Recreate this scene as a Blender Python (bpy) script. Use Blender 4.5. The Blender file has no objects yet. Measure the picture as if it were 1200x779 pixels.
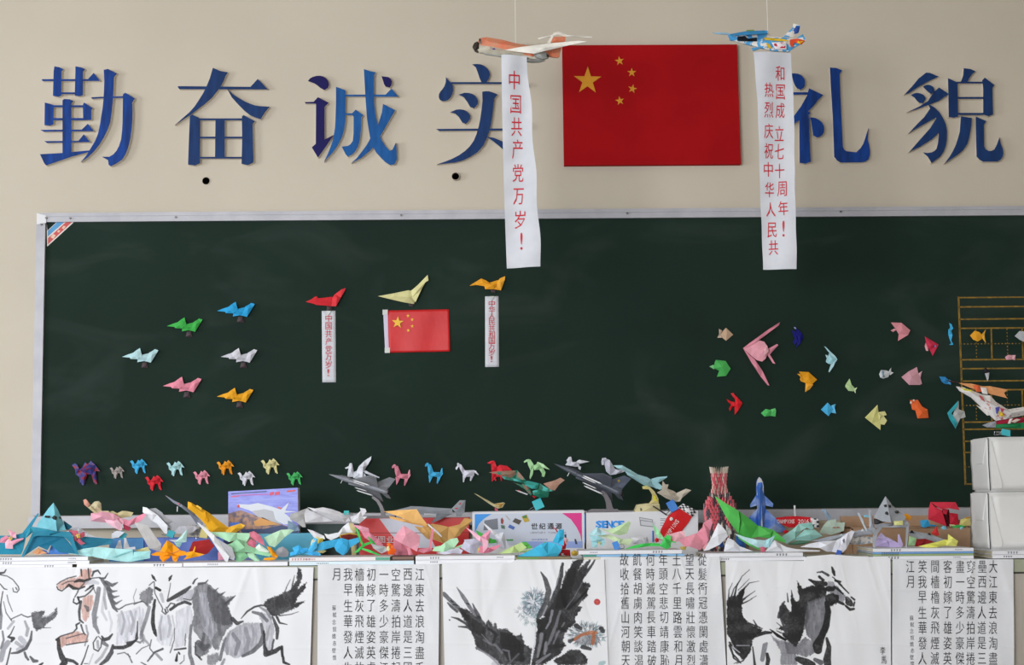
import bpy, bmesh, math, random
import numpy as np
from mathutils import Vector, Matrix
from mathutils.geometry import delaunay_2d_cdt

random.seed(7)
SC = bpy.context.scene
COL = SC.collection
# ---------------------------------------------------------------- camera
FPX = 1800.0
EYE = Vector((0.0, -6.0, 1.08))
PITCH = math.atan(195.5 / FPX)
ROLL = math.radians(-0.55)
cam_d = bpy.data.cameras.new('camera')
cam_d.sensor_width = 36.0
cam_d.lens = FPX * 36.0 / 1200.0
cam = bpy.data.objects.new('camera', cam_d)
COL.objects.link(cam)
CM = Matrix.Rotation(math.radians(90) + PITCH, 3, 'X') @ Matrix.Rotation(ROLL, 3, 'Z')
cam.matrix_world = Matrix.Translation(EYE) @ CM.to_4x4()
SC.camera = cam
cam_d.dof.use_dof = False
# ---------------------------------------------------------------- light and exposure
SC.view_settings.view_transform = 'Standard'
SC.view_settings.look = 'None'
SC.view_settings.gamma = 1.0
SC.view_settings.use_curve_mapping = False
SC.view_settings.exposure = 0.0
world = bpy.data.worlds.new('room daylight')
SC.world = world
world.use_nodes = True
bg = world.node_tree.nodes['Background']
bg.inputs[0].default_value = (0.80, 0.86, 1.0, 1)
bg.inputs[1].default_value = 0.30


def area(name, loc, target, sx, sy, power, col=(1, 1, 1)):
    l = bpy.data.lights.new(name, 'AREA')
    l.shape = 'RECTANGLE'
    l.size, l.size_y, l.energy, l.color = sx, sy, power, col
    o = bpy.data.objects.new(name, l)
    COL.objects.link(o)
    o.location = loc
    o.rotation_euler = (Vector(target) - Vector(loc)).to_track_quat('-Z', 'Y').to_euler()
    return o


area('window_daylight', (-6.6, -3.6, 1.8), (0.3, -0.2, 0.9), 1.8, 1.5, 150, (0.97, 0.98, 1.0))
area('rear_fill_light', (-2.4, -6.9, 1.7), (0.35, -0.9, 0.55), 3.2, 1.5, 275, (0.97, 0.98, 1.0))  # frontal fill added behind the camera to brighten the papers and even the wall

# ---------------------------------------------------------------- mapping from the photograph to places in the room


def P(px, py, Y):
    r = CM @ Vector(((px - 600.0) / FPX, -(py - 389.5) / FPX, -1.0))
    return EYE + r * ((Y - EYE.y) / r.y)


def ppm(Y):
    return FPX / ((Y - EYE.y) * 1.0) * 0.9942


def srgb(h):
    if not isinstance(h, str):
        return h
    h = h.lstrip('#')
    out = []
    for i in (0, 2, 4):
        c = int(h[i:i + 2], 16) / 255.0
        out.append(c / 12.92 if c <= 0.04045 else ((c + 0.055) / 1.055) ** 2.4)
    return (out[0], out[1], out[2], 1.0)


MATS = {}


def mat(name, color, rough=0.6, color2=None, scale=8.0, metal=0.0, bump=0.0, bscale=60.0, lo=0.35, hi=0.65, stretch=None, trans=0.0, coat=0.0, spec=None):
    key = name
    if key in MATS:
        return MATS[key]
    m = bpy.data.materials.new(name)
    m.use_nodes = True
    nt = m.node_tree
    b = nt.nodes['Principled BSDF']
    b.inputs['Base Color'].default_value = srgb(color)
    b.inputs['Roughness'].default_value = rough
    b.inputs['Metallic'].default_value = metal
    if spec is not None:
        b.inputs['Specular IOR Level'].default_value = spec
    if coat:
        b.inputs['Coat Weight'].default_value = coat
    if trans:
        b.inputs['Transmission Weight'].default_value = trans
    tc = nt.nodes.new('ShaderNodeTexCoord')
    vec = tc.outputs['Object']
    if stretch:
        mp = nt.nodes.new('ShaderNodeMapping')
        mp.inputs['Scale'].default_value = stretch
        nt.links.new(vec, mp.inputs['Vector'])
        vec = mp.outputs[0]
    if color2 is not None:
        n = nt.nodes.new('ShaderNodeTexNoise')
        n.inputs['Scale'].default_value = scale
        n.inputs['Detail'].default_value = 5
        nt.links.new(vec, n.inputs['Vector'])
        r = nt.nodes.new('ShaderNodeValToRGB')
        r.color_ramp.elements[0].position = lo
        r.color_ramp.elements[1].position = hi
        r.color_ramp.elements[0].color = srgb(color)
        r.color_ramp.elements[1].color = srgb(color2)
        nt.links.new(n.outputs['Fac'], r.inputs['Fac'])
        nt.links.new(r.outputs['Color'], b.inputs['Base Color'])
    if bump:
        n2 = nt.nodes.new('ShaderNodeTexNoise')
        n2.inputs['Scale'].default_value = bscale
        n2.inputs['Detail'].default_value = 4
        nt.links.new(vec, n2.inputs['Vector'])
        bp = nt.nodes.new('ShaderNodeBump')
        bp.inputs['Strength'].default_value = bump
        bp.inputs['Distance'].default_value = 0.004
        nt.links.new(n2.outputs['Fac'], bp.inputs['Height'])
        nt.links.new(bp.outputs[0], b.inputs['Normal'])
    MATS[key] = m
    return m


def paper(h, name=None):
    """origami paper of one colour, with a little fibre and crease relief"""
    key = 'paper ' + h
    if key in MATS:
        return MATS[key]
    c = srgb(h)
    d = tuple(x * 0.86 for x in c[:3]) + (1,)
    return mat(key, c, 0.6, d, 30.0, bump=0.25, bscale=90.0, spec=0.15)


# ---------------------------------------------------------------- objects
def link(name, me, parent=None, loc=None):
    o = bpy.data.objects.new(name, me)
    COL.objects.link(o)
    if parent is not None:
        o.parent = parent
    if loc is not None:
        o.location = loc
    return o


def tag(o, label=None, cat=None, group=None, kind=None):
    if label:
        o['label'] = label
    if cat:
        o['category'] = cat
    if group:
        o['group'] = group
    if kind:
        o['kind'] = kind
    return o


def thing(name, label, cat, loc=(0, 0, 0), group=None):
    o = link(name, None, None, loc)
    o.empty_display_size = 0.02
    return tag(o, label, cat, group)


def mesh(name, verts, faces, mats, midx=None, smooth=False):
    me = bpy.data.meshes.new(name)
    me.from_pydata([tuple(v) for v in verts], [], faces)
    if not isinstance(mats, (list, tuple)):
        mats = [mats]
    for m in mats:
        me.materials.append(m)
    if midx:
        me.polygons.foreach_set('material_index', midx)
    if smooth:
        me.polygons.foreach_set('use_smooth', [True] * len(me.polygons))
    me.update()
    return me


class MB:
    """collects shapes for one mesh"""

    def __init__(s):
        s.v, s.f, s.m = [], [], []

    def add(s, vs, fs, mi=0):
        b = len(s.v)
        s.v += [tuple(v) for v in vs]
        s.f += [tuple(i + b for i in f) for f in fs]
        s.m += [mi] * len(fs)
        return s

    def box(s, x0, x1, y0, y1, z0, z1, mi=0, bev=0.0):
        if bev <= 0:
            vs = [(x, y, z) for x in (x0, x1) for y in (y0, y1) for z in (z0, z1)]
            s.add(vs, [(0, 1, 3, 2), (4, 6, 7, 5), (0, 4, 5, 1), (2, 3, 7, 6), (0, 2, 6, 4), (1, 5, 7, 3)], mi)
        else:
            bm = bmesh.new()
            bmesh.ops.create_cube(bm, size=1.0)
            bmesh.ops.scale(bm, vec=(x1 - x0, y1 - y0, z1 - z0), verts=bm.verts)
            bmesh.ops.translate(bm, vec=((x0 + x1) / 2, (y0 + y1) / 2, (z0 + z1) / 2), verts=bm.verts)
            bmesh.ops.bevel(bm, geom=bm.edges[:], offset=bev, segments=2, affect='EDGES', profile=0.6)
            bm.verts.index_update()
            s.add([v.co[:] for v in bm.verts], [[v.index for v in f.verts] for f in bm.faces], mi)
            bm.free()
        return s

    def tube(s, pts, rad, n=8, mi=0, cap=True):
        pts = [Vector(p) for p in pts]
        if not isinstance(rad, (list, tuple)):
            rad = [rad] * len(pts)
        rings = []
        up = Vector((0.13, 0.31, 0.94)).normalized()
        for i, p in enumerate(pts):
            a = pts[max(i - 1, 0)]
            b = pts[min(i + 1, len(pts) - 1)]
            t = (b - a).normalized()
            u = t.cross(up)
            if u.length < 1e-3:
                u = t.cross(Vector((1, 0, 0)))
            u.normalize()
            w = u.cross(t).normalized()
            rings.append([p + (u * math.cos(2 * math.pi * k / n) + w * math.sin(2 * math.pi * k / n)) * rad[i] for k in range(n)])
        vs = [v for r in rings for v in r]
        fs = []
        for i in range(len(pts) - 1):
            for k in range(n):
                fs.append((i * n + k, i * n + (k + 1) % n, (i + 1) * n + (k + 1) % n, (i + 1) * n + k))
        if cap:
            fs.append(tuple(range(n))[::-1])
            fs.append(tuple((len(pts) - 1) * n + k for k in range(n)))
        s.add(vs, fs, mi)
        return s

    def prism(s, poly, y0, y1, mi_front=0, mi_side=0):
        """polygon in x,z (any shape) extruded from y0 (front) to y1 (back)"""
        n = len(poly)
        tri = tess([(p[0], p[1]) for p in poly])
        vs = [(p[0], y0, p[1]) for p in poly] + [(p[0], y1, p[1]) for p in poly]
        a2 = sum(poly[i][0] * poly[(i + 1) % n][1] - poly[(i + 1) % n][0] * poly[i][1] for i in range(n))
        ccw = a2 > 0
        ff = [t if ccw_t(poly, t) else t[::-1] for t in tri]
        s.add(vs, ff, mi_front)
        b = len(s.v) - 2 * n
        s.f += [tuple(b + n + i for i in t[::-1]) for t in ff]
        s.m += [mi_side] * len(ff)
        for i in range(n):
            j = (i + 1) % n
            q = (b + i, b + n + i, b + n + j, b + j)
            s.f.append(q if ccw else q[::-1])
            s.m.append(mi_side)
        return s

    def obj(s, name, mats, parent=None, loc=None, smooth=False):
        return link(name, mesh(name, s.v, s.f, mats, s.m, smooth), parent, loc)


def ccw_t(poly, t):
    a, b, c = (poly[i] for i in t)
    return (b[0] - a[0]) * (c[1] - a[1]) - (b[1] - a[1]) * (c[0] - a[0]) > 0


def tess(poly):
    from mathutils.geometry import tessellate_polygon
    return [tuple(t) for t in tessellate_polygon([[Vector((p[0], p[1], 0)) for p in poly]])]


def nums(s):
    return [tuple(float(c) for c in t.split(',')) for t in s.split()]


# ---------------------------------------------------------------- writing: glyph outlines turned into thin ink
GLYPH = {}


def glyphs(chars, thin=0.0):
    want = [c for c in dict.fromkeys(chars) if (c, thin) not in GLYPH and not c.isspace()]
    tmp = []
    for c in want:
        cu = bpy.data.curves.new('glyph', 'FONT')
        cu.body = c
        cu.resolution_u = 2
        cu.offset = -thin
        o = bpy.data.objects.new('glyph', cu)
        COL.objects.link(o)
        tmp.append((c, o, cu))
    dg = bpy.context.evaluated_depsgraph_get()
    for c, o, cu in tmp:
        me = bpy.data.meshes.new_from_object(o.evaluated_get(dg))
        vs = np.array([v.co[:2] for v in me.vertices]) if len(me.vertices) else np.zeros((0, 2))
        fs = [tuple(p.vertices) for p in me.polygons]
        GLYPH[(c, thin)] = (vs, fs)
        bpy.data.meshes.remove(me)
    for c, o, cu in tmp:
        bpy.data.objects.remove(o)
        bpy.data.curves.remove(cu)


def glyph_fit(c, x, z, w, h, thin=0.0, fit=True):
    """vertices of one glyph centred on x,z within w by h"""
    if c == ' ':
        return [], []
    if c == '路' and thin > 0:
        thin = 0.0
    glyphs(c, thin)
    vs, fs = GLYPH[(c, thin)]
    if thin > 0:
        glyphs(c)
        v0 = GLYPH[(c, 0.0)][0]
        if len(vs) == 0 or (np.ptp(vs, 0) < 0.8 * np.ptp(v0, 0)).any():
            vs, fs = GLYPH[(c, 0.0)]
    if len(vs) == 0:
        return [], []
    lo, hi = vs.min(0), vs.max(0)
    ctr = (lo + hi) / 2
    sz = np.maximum(hi - lo, 1e-4)
    if fit:
        sx = w / sz[0] if sz[0] > 0.25 else h / 0.95
        sy = h / sz[1] if sz[1] > 0.3 else w / 0.95
    else:
        sx = w / 0.95
        sy = h / 0.95
    if c == '!':
        sx, sy = w / sz[0], h / sz[1]
    if sz[1] < 0.3 and c != '!':
        sy = min(sy, h / 0.9)
    q = (vs - ctr) * (sx, sy) + (x, z)
    return q, fs
# ---------------------------------------------------------------- the room
M_WALL = mat('wall paint', '#c6bdad', 0.85, '#c0b7a7', 1.2, bump=0.12, bscale=40.0)
M_FLOOR = mat('floor terrazzo', '#8d8a84', 0.5, '#7c7973', 40.0)
M_CEIL = mat('ceiling paint', '#e2dfd8', 0.8)
for nm, b, m in (('wall_back', (-3.4, 3.4, 0.0, 0.15, 0.0, 3.3), M_WALL), ('wall_right', (3.4, 3.55, -8.0, 0.15, 0.0, 3.3), M_WALL),
                 ('floor', (-3.4, 3.4, -8.0, 0.15, -0.1, 0.0), M_FLOOR), ('ceiling', (-3.4, 3.4, -8.0, 0.15, 3.3, 3.4), M_CEIL)):
    o = MB().box(*b).obj(nm, m)
    tag(o, kind='structure')
wall_back = bpy.data.objects['wall_back']

# pipe holes in the wall
M_DARK = mat('dark hollow', '#040404', 1.0, spec=0.0)
M_PVC = mat('pipe plastic', '#b8ad9c', 0.6)
for px, py, lab, stub in ((241.5, 212, 'round dark pipe hole in the wall below the second big blue character', 0.003), (534, 207.5, 'round dark pipe stub in the wall below the fourth big blue character', 0.018)):
    c = P(px, py, 0)
    t = thing('pipe_stub', lab, 'pipe', c)
    mb = MB()
    n = 24
    ro, ri = (0.0158, 0.0146)
    vs, fs = [], []
    for k in range(n):
        a = 2 * math.pi * k / n
        ca, sa = math.cos(a), math.sin(a)
        vs += [(ro * ca, 0, ro * sa), (ro * ca, -stub, ro * sa), (ri * ca, -stub, ri * sa), (ri * ca, -0.0006, ri * sa)]
    for k in range(n):
        j = (k + 1) % n
        for q in range(3):
            fs.append((4 * k + q, 4 * k + q + 1, 4 * j + q + 1, 4 * j + q))
    mb.add(vs, fs)
    mb.obj('pipe_rim', M_PVC, t)
    MB().add([(ri * math.cos(2 * math.pi * k / n), -0.0008 if stub < 0.01 else -0.006, ri * math.sin(2 * math.pi * k / n)) for k in range(n)], [tuple(range(n))]).obj('hole', M_DARK, t)

# ---------------------------------------------------------------- blackboard
M_BOARD = mat('green chalkboard', '#16261f', 0.7, '#1b2e26', 2.2, lo=0.3, hi=0.75, spec=0.12)
# chalk smears
nt = M_BOARD.node_tree
b_ = nt.nodes['Principled BSDF']
rampn = [n for n in nt.nodes if n.type == 'VALTORGB'][0]
tc = [n for n in nt.nodes if n.type == 'TEX_COORD'][0]
n2 = nt.nodes.new('ShaderNodeTexNoise'); n2.inputs['Scale'].default_value = 1.6; n2.inputs['Detail'].default_value = 8; n2.inputs['Distortion'].default_value = 1.6
mp = nt.nodes.new('ShaderNodeMapping'); mp.inputs['Scale'].default_value = (1.0, 1, 2.2); mp.inputs['Rotation'].default_value = (0, 0.5, 0)
nt.links.new(tc.outputs['Object'], mp.inputs[0]); nt.links.new(mp.outputs[0], n2.inputs['Vector'])
r2 = nt.nodes.new('ShaderNodeValToRGB'); r2.color_ramp.elements[0].position = 0.52; r2.color_ramp.elements[1].position = 0.85
r2.color_ramp.elements[0].color = (0, 0, 0, 1); r2.color_ramp.elements[1].color = (0.05, 0.05, 0.05, 1)
nt.links.new(n2.outputs['Fac'], r2.inputs[0])
mx = nt.nodes.new('ShaderNodeMix'); mx.data_type = 'RGBA'
nt.links.new(r2.outputs[0], mx.inputs[0]); nt.links.new(rampn.outputs[0], mx.inputs[6]); mx.inputs[7].default_value = (0.35, 0.38, 0.36, 1)
nt.links.new(mx.outputs[2], b_.inputs['Base Color'])
M_ALU = mat('board frame aluminium', '#b0b0b6', 0.45, '#a4a4ab', 14.0, metal=0.1)
M_SCREW = mat('screw head', '#6c6a68', 0.4, metal=0.6)
YB = -0.022     # face of the board
YF = -0.036     # face of its frame
bb = thing('blackboard', 'wide dark green chalkboard with a silver frame across the classroom wall', 'blackboard', (P(600, 607, 0).x, 0, P(600, 607, 0).z))
L0 = bb.location.copy()


def bpoly(px_list, y0, y1, name, m, par=bb, bev=False):
    pts = [P(x, y, y0) for x, y in px_list]
    mb = MB()
    mb.prism([(p.x - L0.x, p.z - L0.z) for p in pts], y0, y1)
    return mb.obj(name, m, par)


bpoly([(50, 256), (1262, 246), (1262, 592.5), (43, 604)], YB, -0.001, 'writing_surface', M_BOARD)
bpoly([(43, 249.5), (1264, 240.5), (1264, 251.5), (53, 260), (43, 260)], YF, -0.001, 'frame_rail', M_ALU)
bpoly([(43, 251.5), (1264, 242.5), (1264, 244.5), (43, 253.5)], YF - 0.003, YF + 0.001, 'rail_lip', M_ALU)
bpoly([(42.6, 260), (53, 260), (46.5, 604), (36.2, 604)], YF, -0.001, 'frame_stile', M_ALU)
bpoly([(43, 249.5), (54, 252.5), (54, 261), (43, 263)], YF - 0.004, YF + 0.001, 'corner_bracket', mat('bracket plastic', '#d8d8da', 0.4))
pl = [P(36, 605.5, YF - 0.006), P(1264, 594, YF - 0.006), P(1264, 608, YF - 0.006), P(36, 619.5, YF - 0.006)]
# chalk tray: front lip and a shelf
lx = lambda p: (p.x - L0.x, p.z - L0.z)
mb = MB()
mb.prism([lx(q) for q in pl], -0.075, -0.071)
mb.prism([(pl[3].x - L0.x, pl[3].z - L0.z), (pl[2].x - L0.x, pl[2].z - L0.z), (pl[2].x - L0.x, pl[2].z - L0.z + 0.004), (pl[3].x - L0.x, pl[3].z - L0.z + 0.004)], -0.072, -0.001)
mb.prism([(pl[0].x - L0.x, pl[0].z - L0.z + 0.004), (pl[0].x - L0.x, pl[0].z - L0.z + 0.03), (pl[1].x - L0.x, pl[1].z - L0.z + 0.03), (pl[1].x - L0.x, pl[1].z - L0.z + 0.004)][::-1] and [(pl[0].x - L0.x, pl[0].z - L0.z - 0.0), (pl[1].x - L0.x, pl[1].z - L0.z - 0.0), (pl[1].x - L0.x, pl[1].z - L0.z + 0.002), (pl[0].x - L0.x, pl[0].z - L0.z + 0.002)], -0.036, -0.002)
tray = thing('chalk_tray', 'silver chalk tray running along the bottom of the blackboard', 'chalk tray', L0)
mb.obj('tray_profile', M_ALU, tray)
for x, y in ((54.5, 255.6), (82.5, 255.8), (48.7, 263.2), (206, 254.5), (470, 252.2), (735, 250), (985, 248)):
    c = P(x, y, YF)
    MB().tube([(c.x - L0.x, YF - 0.0075, c.z - L0.z), (c.x - L0.x, YF + 0.001, c.z - L0.z)], 0.0038, 12).obj('screw', M_SCREW, bb)
# maker's sticker in the corner
cr = lambda ox, oy, s, st: [(ox + x / s, oy + y / s) for x, y in nums(st)]
st = thing('corner_sticker', 'red and blue triangular maker sticker in the top corner of the blackboard', 'sticker', P(62, 275, YB))
S0 = st.location.copy()


def flatdecal(par, org, pts, Y, m, name, th=0.0004):
    q = [P(x, y, Y) for x, y in pts]
    return MB().prism([(p.x - org.x, p.z - org.z) for p in q], Y - org.y - th, Y - org.y).obj(name, m, par)


flatdecal(st, S0, cr(0, 230, 9.98, '545,302 865,302 552,588'), YB, mat('sticker white', '#d8cfc8', 0.4), 'sticker_base')
flatdecal(st, S0, cr(0, 230, 9.98, '545,302 660,302 555,400'), YB - 0.0006, M_BOARD, 'dark_corner')
flatdecal(st, S0, cr(0, 230, 9.98, '560,405 668,302 752,302 560,468'), YB - 0.0006, mat('sticker blue', '#3d8fc4', 0.4), 'blue_band')
flatdecal(st, S0, cr(0, 230, 9.98, '562,490 770,303 840,303 562,560'), YB - 0.0006, mat('sticker red', '#c03a36', 0.4), 'red_band')
for t_ in ('592,478 620,440 652,455 625,498', '668,415 682,395 706,400 690,425', '722,372 742,345 770,350 745,385'):
    flatdecal(st, S0, cr(0, 230, 9.98, t_), YB - 0.0012, mat('sticker letters', '#d8b8a0', 0.4), 'print')

# yellow painted ruling on the board
M_YEL = mat('yellow board paint', '#8f6d16', 0.6, '#5a4712', 60.0, lo=0.35, hi=0.7)
grid = MB()


def rule(x0, y0, x1, y1, w=1.6, dash=0):
    n = max(2, int(math.hypot(x1 - x0, y1 - y0) / 4)) if dash else 1
    for i in range(n):
        a, b = (i / n, (i + 0.45) / n) if dash else (0, 1)
        q = [(x0 + (x1 - x0) * t, y0 + (y1 - y0) * t) for t in (a, b)]
        p0, p1 = P(*q[0], YB), P(*q[1], YB)
        d = Vector((p1.x - p0.x, 0, p1.z - p0.z)).normalized()
        nn = Vector((-d.z, 0, d.x)) * (w / 600)
        z = 0.0003
        vs = [p0 + nn, p1 + nn, p1 - nn, p0 - nn]
        grid.prism([(v.x - L0.x, v.z - L0.z) for v in vs], YB - z, YB)


xl = lambda y: 1123.2 + (y - 348) * 0.037
for y, dash in ((348.7, 0), (359.6, 0), (374, 0), (384.7, 0), (403, 1), (421.5, 0), (432, 0), (446.5, 0), (457, 0), (475, 1), (494.6, 0), (503, 0), (517, 0), (530, 0), (547, 1), (567, 0)):
    rule(xl(y), y, 1250, y - 1.1, 1.7 if not dash else 1.2, dash)
rule(1123.2, 347.5, 1131.4, 568, 2.2)
for y0, y1 in ((385, 421), (457.5, 494), (531, 566)):
    for i, x in enumerate((1143.5, 1161.5, 1180, 1197.8, 1216, 1234)):
        rule(x, y0, x + 1, y1, 1.8 if i % 2 else 1.1, 0 if i % 2 else 1)
grid.obj('painted_ruling', M_YEL, bb)

# ---------------------------------------------------------------- big blue characters on the wall
M_SIDE = mat('foam board edge', '#d9d0c2', 0.7)
M_BLUE = mat('brushed blue face', '#0f3f8f', 0.6, '#0c2f6c', 9.0, spec=0.2, bump=0.2, bscale=50, stretch=(6, 1, 1))
M_BLUE2 = mat('deep blue face', '#15386b', 0.6, '#112d5a', 9.0, spec=0.2, bump=0.2, bscale=50, stretch=(6, 1, 1))
M_BLUE3 = mat('bright blue face', '#175a9c', 0.6, '#114a87', 9.0, spec=0.2, bump=0.2, bscale=50, stretch=(6, 1, 1))
M_NAVY = mat('navy face', '#140f57', 0.6, spec=0.2, color2='#100b4a', scale=9.0)
CH = [
    ('勤', 40, M_BLUE, 'leftmost big blue wall character, dense with thin horizontal strokes', """52,140 60,136 378,136 418,92 462,148 60,149
142,46 175,52 205,66 192,80 190,250 170,260 132,252 137,80
290,46 325,52 358,66 342,82 342,248 318,256 285,250 290,80
190,229 290,229 290,241 190,241
75,300 138,318 135,452 108,462 73,458
350,300 412,340 402,350 402,422 345,425 342,320
130,320 345,320 345,333 130,333
130,410 345,410 345,425 130,425
200,285 212,276 250,278 275,290 262,305 262,655 200,662
45,493 335,491 378,450 420,502 70,505
72,572 312,570 350,524 393,578 90,584
42,664 200,655 420,634 395,645 260,682 85,742 72,728
400,265 470,261 630,257 630,268 470,271 408,275
490,72 520,66 582,98 562,120 558,210 553,290 545,370 535,440 515,495 490,545 460,595 420,645 375,688 330,718 370,670 400,620 430,570 450,520 463,460 472,400 482,340 488,280 492,210 494,150
625,245 640,232 708,272 690,300 692,370 690,440 684,500 675,560 660,620 642,665 620,700 580,728 540,748 525,740 520,705 478,682 530,682 558,665 580,640 598,605 612,560 619,500 622,440 624,330"""),
    ('奋', 200, M_BLUE2, 'dark blue wall character with a window-like box as its lower half', """48,188 60,185 560,190 612,134 682,208 60,206
296,56 345,78 400,88 385,115 375,140 355,180 330,215 290,265 240,310 140,385 30,458 82,412 130,370 168,328 200,280 228,235 250,190 275,130
398,208 440,245 480,270 520,293 560,310 590,320 620,325 695,330 660,370 632,418 595,405 560,390 518,358 480,320 430,265
135,395 150,385 200,408 208,425 206,725 170,742 122,735 128,560
500,400 512,388 592,432 575,450 582,720 540,740 498,730 502,560
190,412 510,412 510,425 190,425
205,540 505,540 505,553 205,553
205,682 505,682 505,694 205,694
315,422 380,422 380,688 312,688"""),
    ('诚', 350, M_BLUE3, 'big wall character with a navy part and a brighter blue part', """*65,148 80,130 100,120 125,113 150,112 172,117 190,128 205,145 212,165 212,182 205,197 180,212 150,195 130,178 110,165
*42,297 105,295 135,262 210,302 182,330 182,560 245,528 190,610 135,686 92,615 120,590 122,308 48,306
325,245 610,245 652,202 700,260 325,257
262,190 330,215 328,430 320,490 305,540 275,600 240,650 178,715 205,660 225,610 240,565 248,520 255,475 258,430 262,300
325,376 375,376 400,350 455,390 440,405 438,490 430,560 418,605 400,640 375,665 345,680 330,665 303,610 345,605 365,592 380,570 385,520 386,400 375,388 325,388
458,66 500,80 540,88 530,110 530,300 538,375 550,440 562,505 580,560 608,605 640,640 660,630 683,580 688,640 690,700 672,735 640,738 608,718 580,690 548,655 520,610 502,550 490,480 480,415 475,350 468,250
592,310 678,355 640,420 600,490 560,560 530,605 500,640 440,690 370,725 407,692 440,650 478,598 510,540 560,450 585,370
*582,116 630,122 648,136 655,155 651,178 640,195 610,188 600,172 593,150"""),
    ('实', 500, M_BLUE2, 'big blue wall character partly hidden behind the single-column white banner', """320,32 350,29 380,32 405,43 425,60 440,82 445,105 437,132 420,155 385,155 373,132 365,110 355,78 345,52
135,120 148,140 165,155 178,172 185,190 186,215 180,240 168,264 150,282 130,290 110,290 93,281 85,265 86,243 95,225 112,205 125,185 134,155
170,157 640,157 700,165 714,185 690,196 672,180 640,170 170,170
225,245 265,232 295,233 320,240 342,255 355,275 361,292 358,310 347,328 330,340 305,330 285,295 260,262
165,368 210,350 235,348 260,352 283,363 300,380 307,396 305,415 292,435 275,450 250,440 225,400 200,378
68,486 640,482 690,440 720,480 690,495 88,500
390,225 415,221 440,222 470,232 498,245 483,262 475,275 467,340 460,400 452,450 440,500 422,552 400,600 360,647 310,680 258,706 200,722 72,735 130,715 180,695 228,670 270,640 303,608 330,570 350,522 365,470 377,410 385,350 392,290
415,540 470,548 527,572 600,620 650,645 635,690 560,650 500,598 450,560"""),
    ('礼', 910, M_BLUE, 'big blue wall character partly hidden behind the two-column white banner', """108,96 130,95 150,98 170,107 185,120 196,136 200,155 199,178 192,195 170,210 145,200 130,180 118,150 110,120
0,228 220,228 220,245 0,245
228,200 280,225 328,248 290,285 262,322 222,362 238,374 215,398 150,430 100,468 20,530 60,480 110,410 170,330 215,250
160,400 225,390 230,480 232,560 240,715 200,730 162,722
232,405 252,405 275,410 300,424 320,442 332,465 335,490 331,512 320,530 303,542 285,546 258,530 250,480 242,430
375,55 420,58 460,75 443,100 448,250 455,400 465,610 475,632 490,642 560,650 590,620 608,592 620,560 645,478 640,560 650,600 656,640 655,670 645,700 625,714 600,720 450,722 425,707 405,680 395,400 382,200"""),
    ('貌', 1050, M_BLUE2, 'rightmost big blue wall character, with claw-like strokes', """58,245 110,190 160,130 212,90 240,92 270,106 300,118 230,150 150,195 90,235
190,188 208,178 225,175 245,180 262,192 268,206 270,222 245,240 215,215
105,248 125,237 145,232 170,236 190,245 203,258 208,275 190,305 165,302 148,288 130,265
80,368 120,349 160,330 225,290 262,230 302,195 370,240 300,290 220,320 140,350
225,310 270,335 305,370 330,410 350,455 358,500 357,555 350,600 335,645 310,680 250,725 225,682 190,650 220,655 250,650 270,640 285,625 295,585 300,540 300,495 295,450 280,400 245,355
90,515 150,450 200,400 245,335 290,400 220,440 150,480
92,648 160,570 240,480 290,400 310,500 250,560 170,610
475,60 520,65 558,82 535,100 520,118 500,155 455,155 465,130 472,108
365,130 430,160 433,280 435,400 405,408 370,402 368,260
605,145 622,126 690,178 675,200 680,385 650,397 612,385 612,200
425,155 610,155 610,167 425,167
430,262 612,262 612,275 430,275
430,374 612,374 612,388 430,388
455,398 530,410 528,460 520,505 512,550 500,590 470,635 430,670 340,728 375,682 400,640 420,595 435,550 447,505
558,400 632,432 615,460 618,610 628,630 650,642 672,640 690,630 710,590 725,545 729,570 735,595 748,625 752,660 747,682 735,700 710,716 610,716 585,702 565,680 560,500"""),
]
YL = -0.020
for ch, ox, m, lab, strokes in CH:
    o0 = P(ox + 65, 195, 0)
    t = thing('wall_character', lab, 'wall lettering', (o0.x, 0, o0.z), 'blue motto characters on the wall')
    for i, ln in enumerate(strokes.split('\n')):
        mm = m
        if ln[0] == '*':
            mm, ln = M_NAVY, ln[1:]
        yf = YL - 0.00025 * i
        pts = [P(ox + x / 5.992, 70 + y / 5.992, YL) for x, y in nums(ln)]
        # blue face sheet on a pale foam body a hair larger
        poly = [(p.x - o0.x, p.z - o0.z) for p in pts]
        MB().prism(poly, yf, yf + 0.0022, 0, 0).prism(poly, yf + 0.0022, 0.0 - 0.0005, 1, 1).obj('stroke', [mm, M_SIDE], t)


# ---------------------------------------------------------------- flags
def star_pts(cx, cy, r, rot=0.0, k=0.382):
    out = []
    for i in range(10):
        a = math.radians(90 + rot + 36 * i)
        rr = r if i % 2 == 0 else r * k
        out.append((cx + rr * math.cos(a), cy - rr * math.sin(a)))
    return out


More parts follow.
